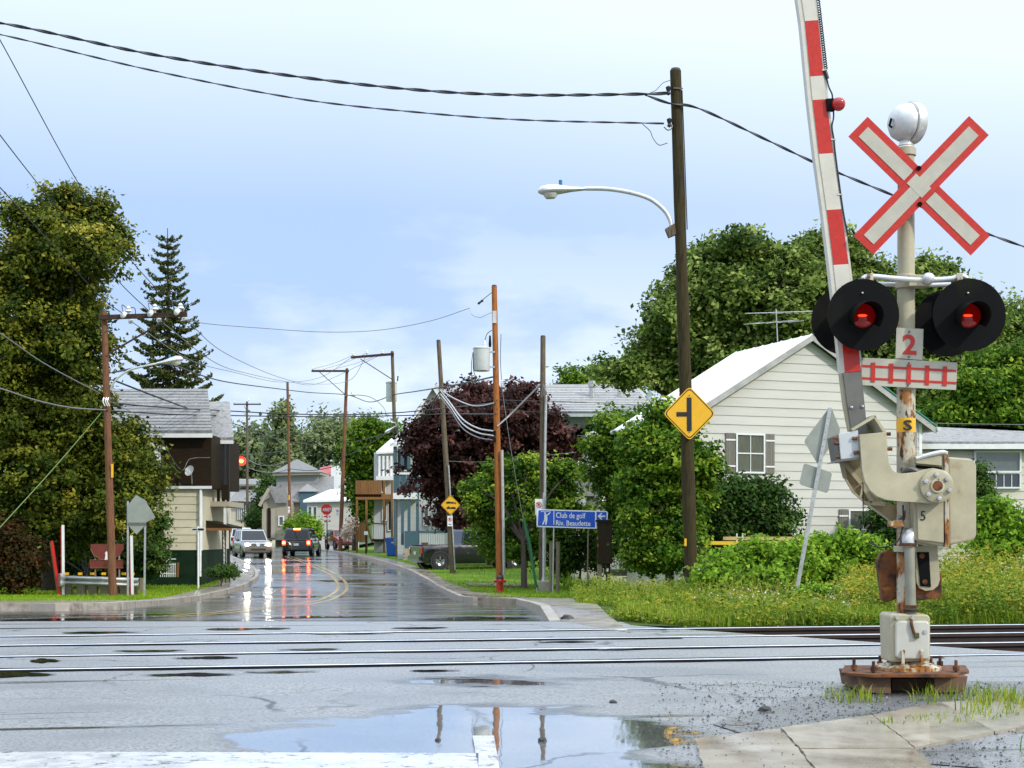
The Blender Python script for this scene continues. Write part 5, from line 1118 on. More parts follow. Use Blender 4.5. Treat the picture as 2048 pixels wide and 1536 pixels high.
MB().tube(curve([P(1002, 668, Y3 - .1), P(1001, 720, Y3 - .12), P(1003, 760, Y3 - .12)], 4), .012, 6).build('riser_cable', M_WIRE, p3_)
MB().tube([P(1004, 900, Y3 - .16), P(1008, 1150, Y3 - .16)], .05, 8).build('cable_guard', M_GALV, p3_)
MB().lathe([(.03, -.11), (.045, -.07), (.03, 0), (.045, .07), (.03, .11)], P(961, 604, Y3), (P(985, 582, Y3) - P(940, 616, Y3)), 8).build('dead_end_insulator', M_WIRE, p3_, smooth=True)
MB().tube([P(966, 599, Y3), P(986, 583, Y3)], .012, 5).build('dead_end_link', M_WIRE, p3_)
for y in (880, 866): MB().box(P(988, y, Y3 - .15), (.12, .10, .14)).build('cable_clamp', M_BLK, p3_)

# ---- 4: grey pole beside the golf sign
Y4 = 50.5; T4, B4 = (1086, 674), (1084, 1185)
p4_ = pole(T4, B4, Y4, 10.5, 14, M_POLEG, 'plain grey-brown pole rising behind the blue golf sign', zb=zp(Y4) + KH)
MB().tube([P(1092, 790, Y4 - .14), P(1090, 900, Y4 - .17), P(1089, 1165, Y4 - .17)], .045, 8).build('cable_guard', M_GALV, p4_, smooth=True)
MB().tube(curve([P(1082, 795, Y4 - .14), P(1087, 770, Y4 - .2), P(1092, 800, Y4 - .18), P(1091, 830, Y4 - .16)], 5), .014, 6).build('riser_cable', M_WIREG, p4_)
# ---- 5: leaning pole with the truck sign
Y5 = 63.0; T5, B5 = (877, 682), (906, 1146)
p5_ = pole(T5, B5, Y5, 8.5, 13, M_POLEG, 'leaning grey pole carrying the yellow truck sign', zb=zp(Y5) + KH)
MB().tube([P(897, 930, Y5 - .16), P(910, 1140, Y5 - .16)], .03, 6).build('cable_guard', M_GALV, p5_)
# ---- 6..9 down the street
Y6 = 88.0; T6, B6 = (784.5, 704), (797, 1112)
p6_ = pole(T6, B6, Y6, 6.4, 10, M_POLEG, 'dark pole with crossarm and a transformer behind it, beside the blue bin', zb=zp(Y6) + .1)
crossarm(p6_, ((702, 715), (788, 708)), Y6, 4.8, ((721, 718), (783, 758)), [(707, 710), (734, 706), (765, 706)])
cz = P(783, 812, Y6 + .45); MB().lathe([(.001, 0), (.31, 0), (.32, .04), (.32, 1.05), (.34, 1.06), (.34, 1.14), (.2, 1.2), (.001, 1.22)], P(783, 803, Y6 + .5), n=18).build('transformer_tank', M_XFMR, p6_, smooth=True)
MB().bar(P(797, 740, Y6 - .1), P(803, 731, Y6 - .1), .08, .08).build('fuse_cutout', M_PORC, p6_); MB().bar(P(795, 762, Y6 - .1), P(796, 752, Y6 - .1), .07, .07).build('fuse_tube', M_WIRE, p6_)
cobra(p6_, [(793, 855, 0), (790, 846, -.2), (782, 845, -.4)], ((792, 852), (770, 866), -.3), Y6, .4)
Y7 = 106.0; T7, B7 = (694, 738), (680, 1104)
p7_ = pole(T7, B7, Y7, 6, 8.5, M_POLER, 'reddish pole with crossarm and lamp beside the stop sign', zb=zp(Y7) + .1)
crossarm(p7_, ((623, 742), (698, 742)), Y7, 4, ((639, 744), (690, 789)), [(626, 738), (648, 738), (669, 738)])
cobra(p7_, [(692, 792, 0), (698, 790, 0), (705, 790, 0)], ((690, 791), (714, 789), -.1), Y7, .42)
MB().tube(curve([P(706, 789, Y7), P(740, 794, Y7), P(765, 812, Y7), P(775, 835, Y7)], 5), .03, 6).build('lamp_stay', M_WIREG, p7_)
Y8 = 140.0; T8, B8 = (575, 765), (581, 1062)
p8_ = pole(T8, B8, Y8, 5, 6, M_POLER, 'plain reddish pole standing before the turret house')
MB().mm(P(577, 1000, Y8 - .2), P(580, 990, Y8 - .17)).build('tag_plate', M_YEL, p8_)
Y9 = 155.0; T9, B9 = (494, 804), (495, 1050)
p9_ = pole(T9, B9, Y9, 4.4, 5.6, M_POLEG, 'far pole with a short crossarm left of the turret house')
crossarm(p9_, ((467, 808.5), (522, 808.5)), Y9, 2.6, ((488, 812), (494, 822)), [(469, 805), (497, 800), (520, 805)], small=.7)

# ---- wires along the street
W_ = [('three-phase wire from the top left corner to the middle insulator', [(-120, -125, 26), (0, 80, 31), (150, 355, 38), (245, 500, 43), (354, 622, Y2_ - .3)]),
      ('three-phase wire passing the big maple to the second insulator', [(-120, 105, 26), (0, 270, 31), (110, 410, 37), (230, 555, 42), (301, 625, Y2_ - .3)]),
      ('three-phase wire lowest at the left edge, ending at the first insulator', [(-120, 260, 27), (0, 375, 31), (100, 485, 37), (200, 592, 42), (247, 628, Y2_ - .3)])]
for lb, pts in W_: wire('power_line', lb, pts, .0125)
for lb, pts in (('power line sagging from the left pole, topmost of three, to the lamp-pole crossarm', [(368, 636, Y2_), (450, 706, 60), (560, 755, 78), (630, 768, 90), (700, 760, 98), (734, 709, Y6 - .2)]),
                ('power line sagging from the left pole, middle one of three', [(317, 639, Y2_), (430, 725, 60), (500, 748, 74), (580, 764, 86), (640, 766, 98), (765, 708, Y6 - .2)]),
                ('power line sagging from the left pole, lowest of three', [(261, 642, Y2_), (380, 720, 60), (470, 745, 74), (560, 764, 88), (640, 755, 98), (707, 712, Y6 - .2)])):
    wire('power_line', lb, pts, .014, M_WIREG)
for i, (a, b) in enumerate((((626, 738), (707, 710)), ((648, 738), (734, 706)), ((669, 738), (765, 706)))):
    wire('power_line', ('left', 'middle', 'right')[i] + ' thin line between the two neighbouring crossarms', [(a[0], a[1], Y7), ((a[0] + b[0]) / 2, (a[1] + b[1]) / 2 + 3, 97), (b[0], b[1], Y6)], .012, M_WIREG)
wire('power_line', 'thin line from the cedar pole top leftward across the sky to the spruce', [(940, 616, Y3), (860, 642, 50), (760, 660, 50), (650, 664, 49), (520, 656, 48), (420, 648, 47), (372, 640, Y2_)], .012, M_WIREG)
wire('drop_lead', 'small jumper hanging beside the cedar pole top', [(938, 618, Y3), (945, 630, Y3), (960, 635, Y3), (976, 628, Y3), (988, 624, Y3 - .1)], .009, M_WIREG)
wire('telephone_cable', 'upper of two black cables strung level across the street', [(214, 805, Y2_ - .12), (330, 815, 52), (460, 822, 60), (580, 828, 64), (700, 829, 66), (800, 825, 66), (880, 817, Y5 - .15), (990, 806, Y3 - .2)], .026)
wire('telephone_cable', 'lower of two black cables strung level across the street', [(214, 821, Y2_ - .12), (330, 828, 52), (460, 831, 60), (580, 833, 64), (700, 833, 66), (810, 831, 66), (884, 828, Y5 - .15), (992, 828, Y3 - .2)], .026)
wire('telephone_cable', 'grey cable sweeping in from the left edge to the reddish pole', [(-120, 745, 34), (0, 777, 38), (70, 800, 41), (140, 815, 43), (212, 820, Y2_ - .12)], .022, M_WIREG)
wire('telephone_cable', 'grey cable slanting through the maple to the reddish pole', [(-120, 600, 34), (0, 667, 38), (90, 728, 41), (200, 787, Y2_ - .15)], .018, M_WIREG)
wire('guy_wire', 'yellow-green stay slanting through the maple to the reddish pole', [(-60, 1120, 40.5), (100, 945, 42.5), (204, 824, Y2_ - .15)], .014, pm('stay_green', (.10, .17, .03), rough=.5))
wire('power_cable', 'wavy black cable from the spruce past the plain pole to the street lamp', [(225, 745, Y2_ - .1), (330, 728, 50), (400, 750, 60), (460, 765, 72), (560, 778, 88), (620, 785, 98), (695, 790, Y7 - .2), (740, 804, 98), (786, 790, Y6 - .2), (830, 783, 76), (880, 775, Y5 - .2), (930, 766, 56), (985, 754, Y3 - .2)], .028)
wire('telephone_cable', 'cable running down from the corner house roof towards the far trees', [(226, 760, Y2_ - .1), (330, 800, 50), (400, 825, 62), (470, 848, 80), (560, 880, 110), (640, 892, 130), (700, 905, 140)], .028)
wire('telephone_cable', 'cable sagging from the stop-sign pole to the plain reddish pole', [(686, 925, Y7 - .15), (660, 935, 115), (620, 941, 126), (581, 938, Y8 - .15)], .035)
wire('telephone_cable', 'upper cable sagging between the stop-sign pole and the bin pole', [(690, 912, Y7 - .15), (720, 900, 100), (760, 875, 94), (790, 858, Y6 - .15)], .028)
wire('telephone_cable', 'lower cable between the stop-sign pole and the bin pole', [(688, 885, Y7 - .15), (715, 882, 100), (750, 873, 94), (789, 862, Y6 - .15)], .024)
wire('telephone_cable', 'cable sagging in a long curve between the bin pole and the leaning pole', [(792, 862, Y6 - .15), (815, 864, 80), (840, 850, 73), (862, 810, 66), (881, 782, Y5 - .15)], .028)
wire('telephone_cable', 'second cable in a long curve between the bin pole and the leaning pole', [(793, 869, Y6 - .15), (822, 868, 80), (845, 852, 73), (866, 815, 66), (882, 785, Y5 - .15)], .024)
for i, (dy, r_) in enumerate(((0, .026), (7, .026), (14, .02))):
    wire('telephone_cable', ('upper', 'middle', 'lower')[i] + ' pale cable drooping from the leaning pole to the cedar pole', [(881, 781 + dy, Y5 - .18), (900, 805 + dy, 60), (925, 838 + dy * 1.3, 56), (955, 856 + dy * 1.3, 53), (986, 862 + dy * 1.3, Y3 - .2)], r_, M_DISH if i < 2 else M_WIREG)
wire('telephone_cable', 'pale cable hanging from the leaning pole under the transformer', [(880, 778, Y5 - .18), (905, 795, 60), (940, 810, 55), (965, 811, 52), (988, 806, Y3 - .18)], .022, M_DISH)
wire('telephone_cable', 'grey cable climbing from the cedar pole to the golf-sign pole', [(994, 853, Y3 - .18), (1020, 830, 50.2), (1050, 800, 50.3), (1080, 770, Y4 - .15)], .03, M_WIREG)
wire('telephone_cable', 'thin lower line between the leaning pole and the cottage', [(893, 922, Y5 - .15), (940, 924, 60), (990, 922, 58), (1080, 912, 57), (1150, 905, 56.5)], .012, M_WIREG)
wire('service_line', 'thin service line passing in front of the grey house roof', [(994, 800, Y3 - .15), (1080, 802, 60), (1200, 806, 70), (1290, 812, 84)], .014)
wire('service_line', 'lower service line below the grey roof towards the white house', [(994, 818, Y3 - .15), (1080, 824, 55), (1250, 826, 52), (1400, 832, 46), (1560, 842, 44.3)], .012)
wire('service_line', 'fine line from the reddish pole to the dish wall of the corner house', [(216, 800, Y2_ - .1), (300, 850, 48), (360, 938, 53), (380, 918, 54.5), (420, 915, 54.8)], .010, M_WIREG)
wire('telephone_cable', 'far cable between the plain pole and the distant crossarm pole', [(580, 921, Y8 - .2), (550, 930, 145), (520, 930, 150), (496, 920, Y9 - .2)], .035, M_WIREG)
wire('telephone_cable', 'second far cable below it between the same two distant poles', [(580, 938, Y8 - .2), (550, 945, 145), (520, 943, 150), (496, 935, Y9 - .2)], .035, M_WIREG)
wire('service_line', 'thin line crossing the dark trees right of the signal mast', [(1852, 846, 44), (1950, 848, 44), (2120, 850, 44)], .010, M_WIREG)
wire('guy_wire', 'steel stay rising from the lawn to the cedar pole', [(1073, 1188, 50.2), (1050, 1060, 50.1), (1022, 900, 50), (1002, 762, Y3 - .05)], .010, M_WIREG)

# ---- signs
Yg_ = 47.0
gs = thing('golf_club_sign', 'long blue golf club direction sign with golfer figure and left arrow', 'road sign', V(P(1090, 0, Yg_).x, Yg_, zp(Yg_) + KH))
MB().prism(pxpoly([(1075, 1018), (1213, 1022), (1216, 1025), (1215, 1041), (1192.5, 1057.5), (1076, 1054), (1073, 1051), (1073, 1021)], Yg_), (0, .01, 0)).build('sign_border', M_SIGNW, gs)
face = MB().prism(pxpoly([(1077, 1020.5), (1190, 1024), (1190, 1055), (1075.6, 1051.6)], Yg_ - .004), (0, .003, 0)).build('blue_panel', M_SIGNBLUE, gs)
MB().prism(pxpoly([(1193, 1023.6), (1213, 1024), (1213, 1039), (1193, 1054)], Yg_ - .004), (0, .003, 0)).build('blue_panel', M_SIGNBLUE, gs)
MB().prism(pxpoly([(1107, 1022), (1108.6, 1022), (1108.6, 1049.5), (1107, 1049.5)], Yg_ - .009), (0, .003, 0)).build('divider', M_SIGNW, gs)
for s_, x0, x1, y0, y1 in (('Club de golf', 1112, 1171, 1024.5, 1039.5), ('Riv. Beaudette', 1112, 1181, 1040.5, 1051.2)):
    o = P(x0, y1 - .4, Yg_ - .0075); text(s_, o, P(x1, y1 + 1.0, Yg_ - .0075) - o, P(x0, y0, Yg_ - .0075) - o, M_SIGNW, 'lettering', gs, .002, .012)
for q in ([(1091, 1028), (1094, 1029), (1095, 1038), (1093, 1049.5), (1090.5, 1049.5), (1090.6, 1040), (1087, 1049), (1084, 1049), (1088.5, 1039), (1088.5, 1030)], [(1093, 1030), (1102, 1022.5), (1100, 1027), (1094, 1032.5)], [(1083, 1022.5), (1100, 1022.6), (1100, 1023.6), (1083, 1023.6)]):
    MB().prism(pxpoly(q, Yg_ - .009), (0, .003, 0)).build('golfer_figure', M_SIGNW, gs)
MB().prism(disc_pts(1090, 1026.3, 2, Yg_ - .009, 10), (0, .003, 0)).build('golfer_head', M_SIGNW, gs); MB().prism(disc_pts(1083, 1023, 1.2, Yg_ - .009, 8), (0, .003, 0)).build('golf_ball', M_SIGNW, gs)
MB().prism(pxpoly([(1195, 1032.5), (1202, 1026), (1205, 1026), (1201, 1031), (1210.5, 1031), (1210.5, 1034), (1201, 1034), (1205, 1039), (1202, 1039)], Yg_ - .009), (0, .003, 0)).build('arrow', M_SIGNW, gs)
MB().tube([V(P(1105.5, 0, Yg_).x, Yg_ + .04, zp(Yg_)), P(1108, 1024, Yg_ + .04)], .022, 8).build('sign_post', M_GALV, gs); MB().tube([V(P(1174.5, 0, Yg_).x, Yg_ + .04, zp(Yg_)), P(1177, 1026, Yg_ + .04)], .026, 6).build('sign_post', M_BEAM, gs)
def no_park(px, py, w, h, Y, label, base=None):
    s_ = thing('no_parking_sign', label, 'road sign', P(px, py + h / 2, Y), 'no-parking signs')
    MB().prism(pxpoly([(px - w / 2, py - h / 2), (px + w / 2, py - h / 2), (px + w / 2, py + h / 2), (px - w / 2, py + h / 2)], Y), (0, .006, 0)).build('sign_panel', M_SIGNW, s_)
    cy_ = py - h * .14; o = disc_pts(px, cy_, w * .40, Y - .003, 18); i = disc_pts(px, cy_, w * .31, Y - .003, 18); n = 18
    MB().add(o + i, [(k, (k + 1) % n, (k + 1) % n + n, k + n) for k in range(n)]).build('red_ring', M_SIGNRED, s_)
    q = P(px - w * .15, cy_ + w * .2, Y - .003); text('P', q, V(m(w * .3, Y), 0, 0), V(0, 0, m(w * .42, Y)), M_INK, 'letter', s_, .003, .02)
    MB().prism(pxpoly([(px - w * .26, cy_ - w * .22), (px - w * .19, cy_ - w * .28), (px + w * .28, cy_ + w * .22), (px + w * .21, cy_ + w * .28)], Y - .009), (0, .002, 0)).build('slash', M_SIGNRED, s_)
    MB().prism(pxpoly([(px - w * .25, py + h * .28), (px + w * .25, py + h * .28), (px + w * .25, py + h * .35), (px - w * .25, py + h * .35)], Y - .003), (0, .002, 0)).build('arrow_bar', M_INK, s_)
    return s_
no_park(1077.5, 1014, 15, 32, Y4 - .4, 'no-parking sign half behind the blue golf sign')
no_park(900, 1042, 10.5, 21, Y5 - .22, 'no-parking sign under the yellow truck sign')
no_park(675, 1024, 6.5, 14, Y7 - .2, 'no-parking sign on the pole beside the stop sign')
no_park(578, 1020, 4, 13, Y8 - .2, 'no-parking sign on the plain pole before the turret house')
s5 = diamond_sign(901, 1010, 20, Y5 - .22, 'yellow diamond sign with car and truck symbols on the leaning pole')
for q in ([(892, 1005), (895, 1003), (900, 1003), (902, 1004.5), (905, 1003), (908, 1005), (911, 1005.5), (911, 1007), (892, 1007)], [(893, 1015), (898, 1012), (900, 1015), (905, 1014), (911, 1014), (911, 1018), (893, 1017.5)]): MB().prism(pxpoly(q, Y5 - .229), (0, .003, 0)).build('vehicle_symbol', M_INK, s5)
s8 = diamond_sign(581, 1042, 6.5, Y8 - .25, 'small yellow diamond sign low on the plain pole'); MB().prism(pxpoly([(580, 1039), (582, 1039), (582, 1046), (580, 1046)], Y8 - .26), (0, .003, 0)).build('symbol_bar', M_INK, s8)
s9 = diamond_sign(453, 1023, 8, 117, 'yellow diamond sign beyond the corner house porch'); MB().prism(pxpoly([(448, 1021), (458, 1021), (458, 1025), (448, 1025)], 116.98), (0, .003, 0)).build('vehicle_symbol', M_INK, s9)
MB().prism(pxpoly([(446, 1032), (460, 1032), (460, 1040), (446, 1040)], 117), (0, .01, 0)).build('tab_panel', M_YEL, s9); MB().tube([P(453, 1030, 117.05), V(P(452, 0, 117).x, 117.05, zp(117))], .04, 6).build('sign_post', M_GALV, s9)
# stop sign
Ys = 106.5
st_ = thing('stop_sign', 'red octagonal stop sign reading ARRET with red plates below, on a post', 'stop sign', V(P(653, 0, Ys).x, Ys, zp(Ys)))
oc = [(653 + 11.3 * math.cos(R(22.5 + 45 * i)), 1019 + 11.3 * math.sin(R(22.5 + 45 * i))) for i in range(8)]
MB().prism(pxpoly(oc, Ys), (0, .01, 0)).build('octagon', M_SIGNRED, st_)
o = P(645, 1022.5, Ys - .004); text('ARRET', o, V(m(17, Ys), 0, 0), V(0, 0, m(6.5, Ys)), M_SIGNW, 'lettering', st_, .004, .01)
for k in range(3): MB().prism(pxpoly([(648, 1031.5 + k * 4.6), (661, 1031.5 + k * 4.6), (661, 1034.6 + k * 4.6), (648, 1034.6 + k * 4.6)], Ys), (0, .01, 0)).build('plate', M_SIGNRED if k != 1 else M_SIGNW, st_)
MB().prism(pxpoly([(655, 1032), (658, 1032), (658, 1043), (655, 1043)], Ys - .006), (0, .004, 0)).build('plate_mark', M_SIGNW, st_)
MB().tube([V(P(654, 0, Ys).x, Ys + .05, zp(Ys)), P(654, 1012, Ys + .05)], .035, 8).build('sign_post', M_BLK, st_)
# leaning sign seen from behind
Yk = 25.0
lb_ = thing('leaning_sign', 'leaning galvanised post with grey backs of a diamond and a square sign', 'road sign', G(1587, 1206))
def tilt(pts, Y): return pxpoly(pts, Y)
MB().prism(tilt([(1609, 884), (1611, 878), (1657, 817), (1661, 815), (1664, 818), (1680, 858), (1679, 868), (1638, 926), (1634, 926)], Yk - .03), (0, .006, 0)).build('diamond_back', M_SIGNBACK, lb_)
MB().prism(tilt([(1607, 930), (1611, 927), (1660, 944), (1664, 948), (1657, 982), (1653, 986), (1602, 970), (1599, 965)], Yk - .03), (0, .006, 0)).build('square_back', M_SIGNBACK, lb_)
MB().bar(V(P(1586, 0, Yk).x, Yk - .06, -.1), P(1660, 816, Yk - .06), m(7.5, Yk), .035, up=(0, 1, 0)).build('sign_post', M_GALV, lb_)
for i in range(26):
    k = i / 26; q = P(1590 + (1659 - 1590) * k, 1190 + (822 - 1190) * k, Yk - .082); MB().cyl(q, q + V(0, .006, 0), .006, n=6).build('post_hole', M_BLK, lb_)
# grey back of a big sign at left, half in the leaves
Yd = 43.5
db = thing('sign_back', 'big grey sign back on two posts half hidden in leaves left of the corner house', 'road sign', V(P(273, 0, Yd).x, Yd, zp(Yd) + KH))
MB().prism(pxpoly([(256, 1010), (272, 990), (290, 1000), (311, 1035), (290, 1046), (256, 1046)], Yd), (0, .01, 0)).build('upper_panel', M_SIGNBACK, db); MB().prism(pxpoly([(256, 1050), (291, 1050), (273, 1069)], Yd), (0, .01, 0)).build('lower_panel', M_SIGNBACK, db); MB().prism(pxpoly([(255, 1045), (292, 1045), (292, 1050), (255, 1050)], Yd - .02), (0, .03, 0)).build('sign_rail', M_DKST, db)
for a, b in ((255, 256), (288, 291)): MB().bar(V(P(a, 0, Yd).x, Yd + .05, zp(Yd)), P(b, 1002, Yd + .05), .05, .05).build('sign_post', M_GALV, db)
# brown shield sign behind the guard rail
Yh = 46.4
hs_ = thing('heritage_sign', 'dark reddish-brown shield sign with white figure behind the guard rail', 'road sign', V(P(213, 0, Yh).x, Yh, zp(Yh) + KH))
MB().prism(pxpoly([(181, 1088), (247, 1088), (247, 1098), (240, 1110), (228, 1118), (213, 1121), (200, 1118), (187, 1110), (181, 1098)], Yh), (0, .01, 0)).build('shield', M_SIGNBR, hs_); MB().prism(pxpoly([(180, 1120), (246, 1120), (246, 1136), (180, 1136)], Yh), (0, .01, 0)).build('plate', M_SIGNBR, hs_)
for pts in ([(181, 1098), (187, 1110), (200, 1118), (213, 1121)], [(180, 1120), (246, 1120), (246, 1136), (180, 1136), (180, 1120)]): MB().tube([P(x, y, Yh - .012) for x, y in pts], .01, 5).build('sign_edging', M_ORANGEW, hs_)
MB().prism(pxpoly([(209, 1120), (211, 1110), (210, 1106), (213, 1102), (216, 1106), (215, 1110), (217, 1120)], Yh - .008), (0, .005, 0)).build('white_figure', M_SIGNW, hs_)
for px in (190, 238): MB().tube([V(P(px, 0, Yh).x, Yh + .05, zp(Yh)), P(px, 1090, Yh + .05)], .03, 6).build('sign_post', M_BEAM, hs_)
# street name sign
ns = thing('street_name_sign', 'small white street name sign on a thin post by the corner house', 'street sign', V(P(395, 0, 52).x, 52, zp(52) + KH))
MB().mm(P(384, 1062, 52), P(411, 1055, 52.02)).build('name_plate', M_SIGNW, ns); MB().mm(P(385, 1060, 51.985), P(394, 1057.4, 51.998)).build('lettering', M_INK, ns); MB().mm(P(396, 1060.4, 51.985), P(408, 1056.8, 51.998)).build('lettering', M_INK, ns); MB().tube([V(P(396, 0, 52).x, 52.04, zp(52)), P(396, 1052, 52.04)], .035, 8).build('sign_post', M_SIGNW, ns)
# red flashing beacon hung over the street
bc_ = thing('red_beacon', 'lit red traffic beacon hanging over the street', 'traffic light', P(478, 935, 100))
M_BEACON = pm('beacon_red', (.6, .01, .01), rough=.3, emit=(1, .03, .012), es=3.0); M_BEACH = pm('beacon_hot', (.9, .3, .05), emit=(1, .33, .05), es=8)
MB().prism(disc_pts(482.5, 922, 9, 99.8), (0, .1, 0)).build('beacon_ring', M_BEACON, bc_); MB().prism(disc_pts(482.5, 922, 4, 99.76, 12), (0, .03, 0)).build('beacon_lens', M_BEACH, bc_)
MB().prism([P(466, 919, 99.9), P(478, 913, 99.9), P(478, 930, 99.9), P(469, 925, 99.9)], (0, .4, 0)).build('beacon_visor', M_INK, bc_); MB().box(P(483, 922, 100.2), (.55, .4, .6)).build('beacon_case', M_INK, bc_)
wire('span_wire', 'span wire holding the red beacon between porch and far pole', [(430, 912, 70), (470, 914, 98), (484, 911, 100), (540, 905, 120), (580, 900, Y8)], .02)

# ---- guard rail, stakes
Yr = 45.5
gr_ = thing('guard_rail', 'short galvanised guard rail on wooden posts by the left pavement', 'guard rail', V(P(195, 0, Yr).x, Yr, zp(Yr) + KH))
prof = [(0, -.155), (.055, -.13), (.08, -.085), (.055, -.045), (.0, -.02), (0, .02), (.055, .045), (.08, .085), (.055, .13), (0, .155)]
a, b = P(133, 1160, Yr - .1), P(278, 1165, Yr + .25)
def ring(p, k=.9): return [p + V(0, -d * k * 1.3, z * k) for d, z in prof]
s_ = MB(); A_, B_ = ring(a), ring(b); n = len(prof); s_.add(A_ + B_, [(i, i + 1, i + 1 + n, i + n) for i in range(n - 1)]); o_ = s_.build('rail_beam', M_GALV, gr_, smooth=True); o_.modifiers.new('t', 'SOLIDIFY').thickness = .006
e = MB(); ee = P(122, 1160, Yr - .25); E1 = [ee + V(0, -.04, z * 1.35) for d, z in prof]; e2 = P(116, 1160, Yr + .05); E2 = [e2 + V(0, 0, z * 1.2) for d, z in prof]
e.add(A_ + E1 + E2, [(i, i + 1, i + 1 + n, i + n) for i in range(n - 1)] + [(n + i, n + i + 1, n + i + 1 + n, n + i + n) for i in range(n - 1)]); o_ = e.build('rail_end', M_GALV, gr_, smooth=True); o_.modifiers.new('t', 'SOLIDIFY').thickness = .006
for i, px in enumerate((134, 161, 185, 208, 228, 248, 265)):
    yy = Yr + .15 + i * .05; MB().mm(V(P(px - 8, 0, yy).x, yy, zp(yy)), V(P(px + 8, 0, yy).x, yy + .22, P(0, 1156, yy).z)).build('rail_post', M_BEAM, gr_, bevel=.01)
    MB().mm(P(px - 5, 1150, yy - .02), P(px + 4, 1145, yy + .02)).build('post_reflector', M_YEL, gr_)
MB().mm(P(279, 1184, Yr + .3), P(288, 1156, Yr + .5)).build('end_block', M_BEAM, gr_)
for lb, pts, mt in (('leaning red marker stake at the end of the guard rail', [(120, 1199), (104, 1082)], M_SIGNRED), ('tall white marker stake with red side above the guard rail end', [(127, 1199), (126, 1050)], M_SIGNW), ('shorter white marker stake at the far end of the guard rail', [(265, 1199), (263, 1071)], M_SIGNW)):
    yb = Yr + .1; a, b = P(*pts[0], yb), P(*pts[1], yb); a.z = zp(yb) + .05
    t_ = thing('marker_stake', lb, 'stake', a, 'marker stakes at the guard rail')
    MB().bar(a, b, .07, .06).build('stake', mt, t_)
    MB().bar(a + V(-.055, .02, 0), b + V(-.055, .02, -.05), .035, .05).build('stake_side', M_SIGNRED if mt is not M_SIGNRED else M_ORANGEW, t_)

# ---- things on the right-hand lawn
hy_ = thing('fire_hydrant', 'red fire hydrant with dark cap at the foot of the cedar pole', 'hydrant', V(P(1000, 0, 48.6).x, 48.6, zp(48.6) + KH))
o = V(P(1000, 0, 48.6).x, 48.6, zp(48.6) + KH - .03); M_HYD = pm('hydrant_red', (.50, .016, .012), rough=.35, var=.12, coat=.3)
MB().lathe([(.15, 0), (.15, .04), (.10, .05), (.10, .30), (.125, .31), (.125, .35), (.11, .36), (.11, .44), (.001, .44)], o, n=18).build('barrel', M_HYD, hy_, smooth=True)
MB().lathe([(.125, .44), (.125, .47), (.105, .50), (.06, .56), (.03, .57), (.03, .62), (.001, .62)], o, n=18).build('bonnet', M_INK, hy_, smooth=True)
for d in ((1, 0, 0), (-1, 0, 0), (0, -1, 0)): MB().lathe([(.05, .09), (.05, .15), (.062, .15), (.062, .19), (.02, .20), (.001, .22)], o + V(0, 0, .37), d, 12).build('outlet_cap', M_HYD, hy_, smooth=True)
cbx = thing('concrete_footing', 'square concrete footing with galvanised pipe beside the grey pole', 'footing', V(P(1087, 0, 49.5).x, 49.5, zp(49.5) + KH))
MB().mm(V(P(1077, 0, 49.5).x, 49.5, zp(49.5)), V(P(1099, 0, 49.5).x, 49.9, P(0, 1162, 49.5).z)).build('concrete_block', M_KERB, cbx, bevel=.02)
MB().tube([P(1087, 1162, 49.7), P(1087.5, 1152, 49.7), P(1088, 985, 49.7)], [.09, .055, .05], 10).build('pipe', M_GALV, cbx, smooth=True)
for lb, px, y0, w in (('left one of two weathered wooden bollards below the golf sign', 1103, 1083, 8.5), ('right one of two weathered wooden bollards below the golf sign', 1116, 1084, 8)):
    yb = 48.2; t_ = thing('wooden_bollard', lb, 'bollard', V(P(px, 0, yb).x, yb, zp(yb) + KH), 'wooden bollards')
    MB().cyl(V(P(px - 1, 0, yb).x, yb, zp(yb)), P(px, y0, yb), m(w / 2, yb), n=14).build('post', M_BEAM, t_, smooth=True); MB().cyl(P(px, y0, yb), P(px, y0 - 1.5, yb), m(w / 2 + .3, yb), n=14).build('post_cap', M_ORANGEW, t_, smooth=True)
yb = 46.0
bx_ = thing('brown_cabinet', 'tall dark brown wooden sign cabinet on legs covering the golf sign corner', 'cabinet', V(P(1208, 0, yb).x, yb, zp(yb) + KH))
MB().mm(P(1196, 1128, yb), P(1222, 1041, yb + .5)).build('cabinet_body', pm('brown_boards', (.030, .021, .012), rough=.65, var=.3, vs=5, stretch=(8, 8, .6), bump=.4, bs=20, spec=.1), bx_, bevel=.01); MB().mm(P(1193, 1044, yb - .03), P(1225, 1040, yb + .55)).build('cabinet_roof', M_BROWN, bx_)
for px in (1200, 1217): MB().mm(V(P(px - 4, 0, yb).x, yb + .05, zp(yb)), V(P(px + 4, 0, yb).x, yb + .4, P(0, 1128, yb).z)).build('leg', M_BEAM if px < 1210 else M_BROWN, bx_)
for px, y in ((1195, 1076), (1195.5, 1091)): MB().mm(P(px - 1.5, y + 3, yb - .02), P(px + 1.5, y - 3, yb + .0)).build('reflector', M_ORANGEW, bx_)
MB().mm(P(1213, 1143, yb + .03), P(1217, 1137, yb + .045)).build('notice', M_SIGNW, bx_)
gg = thing('stay_guard', 'slanting green plastic guard round the stay on the lawn', 'stay guard', G(1074, 1186, KH))
MB().tube([P(1073, 1176, 49.9), P(1060, 1090, 49.95), P(1047, 1035, 50)], .045, 8).build('guard_tube', pm('green_plastic', (.015, .16, .05), rough=.4, var=.15), gg, smooth=True); MB().tube([V(*G(1075, 1187, KH)), P(1073, 1175, 49.9)], .014, 5).build('stay_rod', M_GALV, gg)
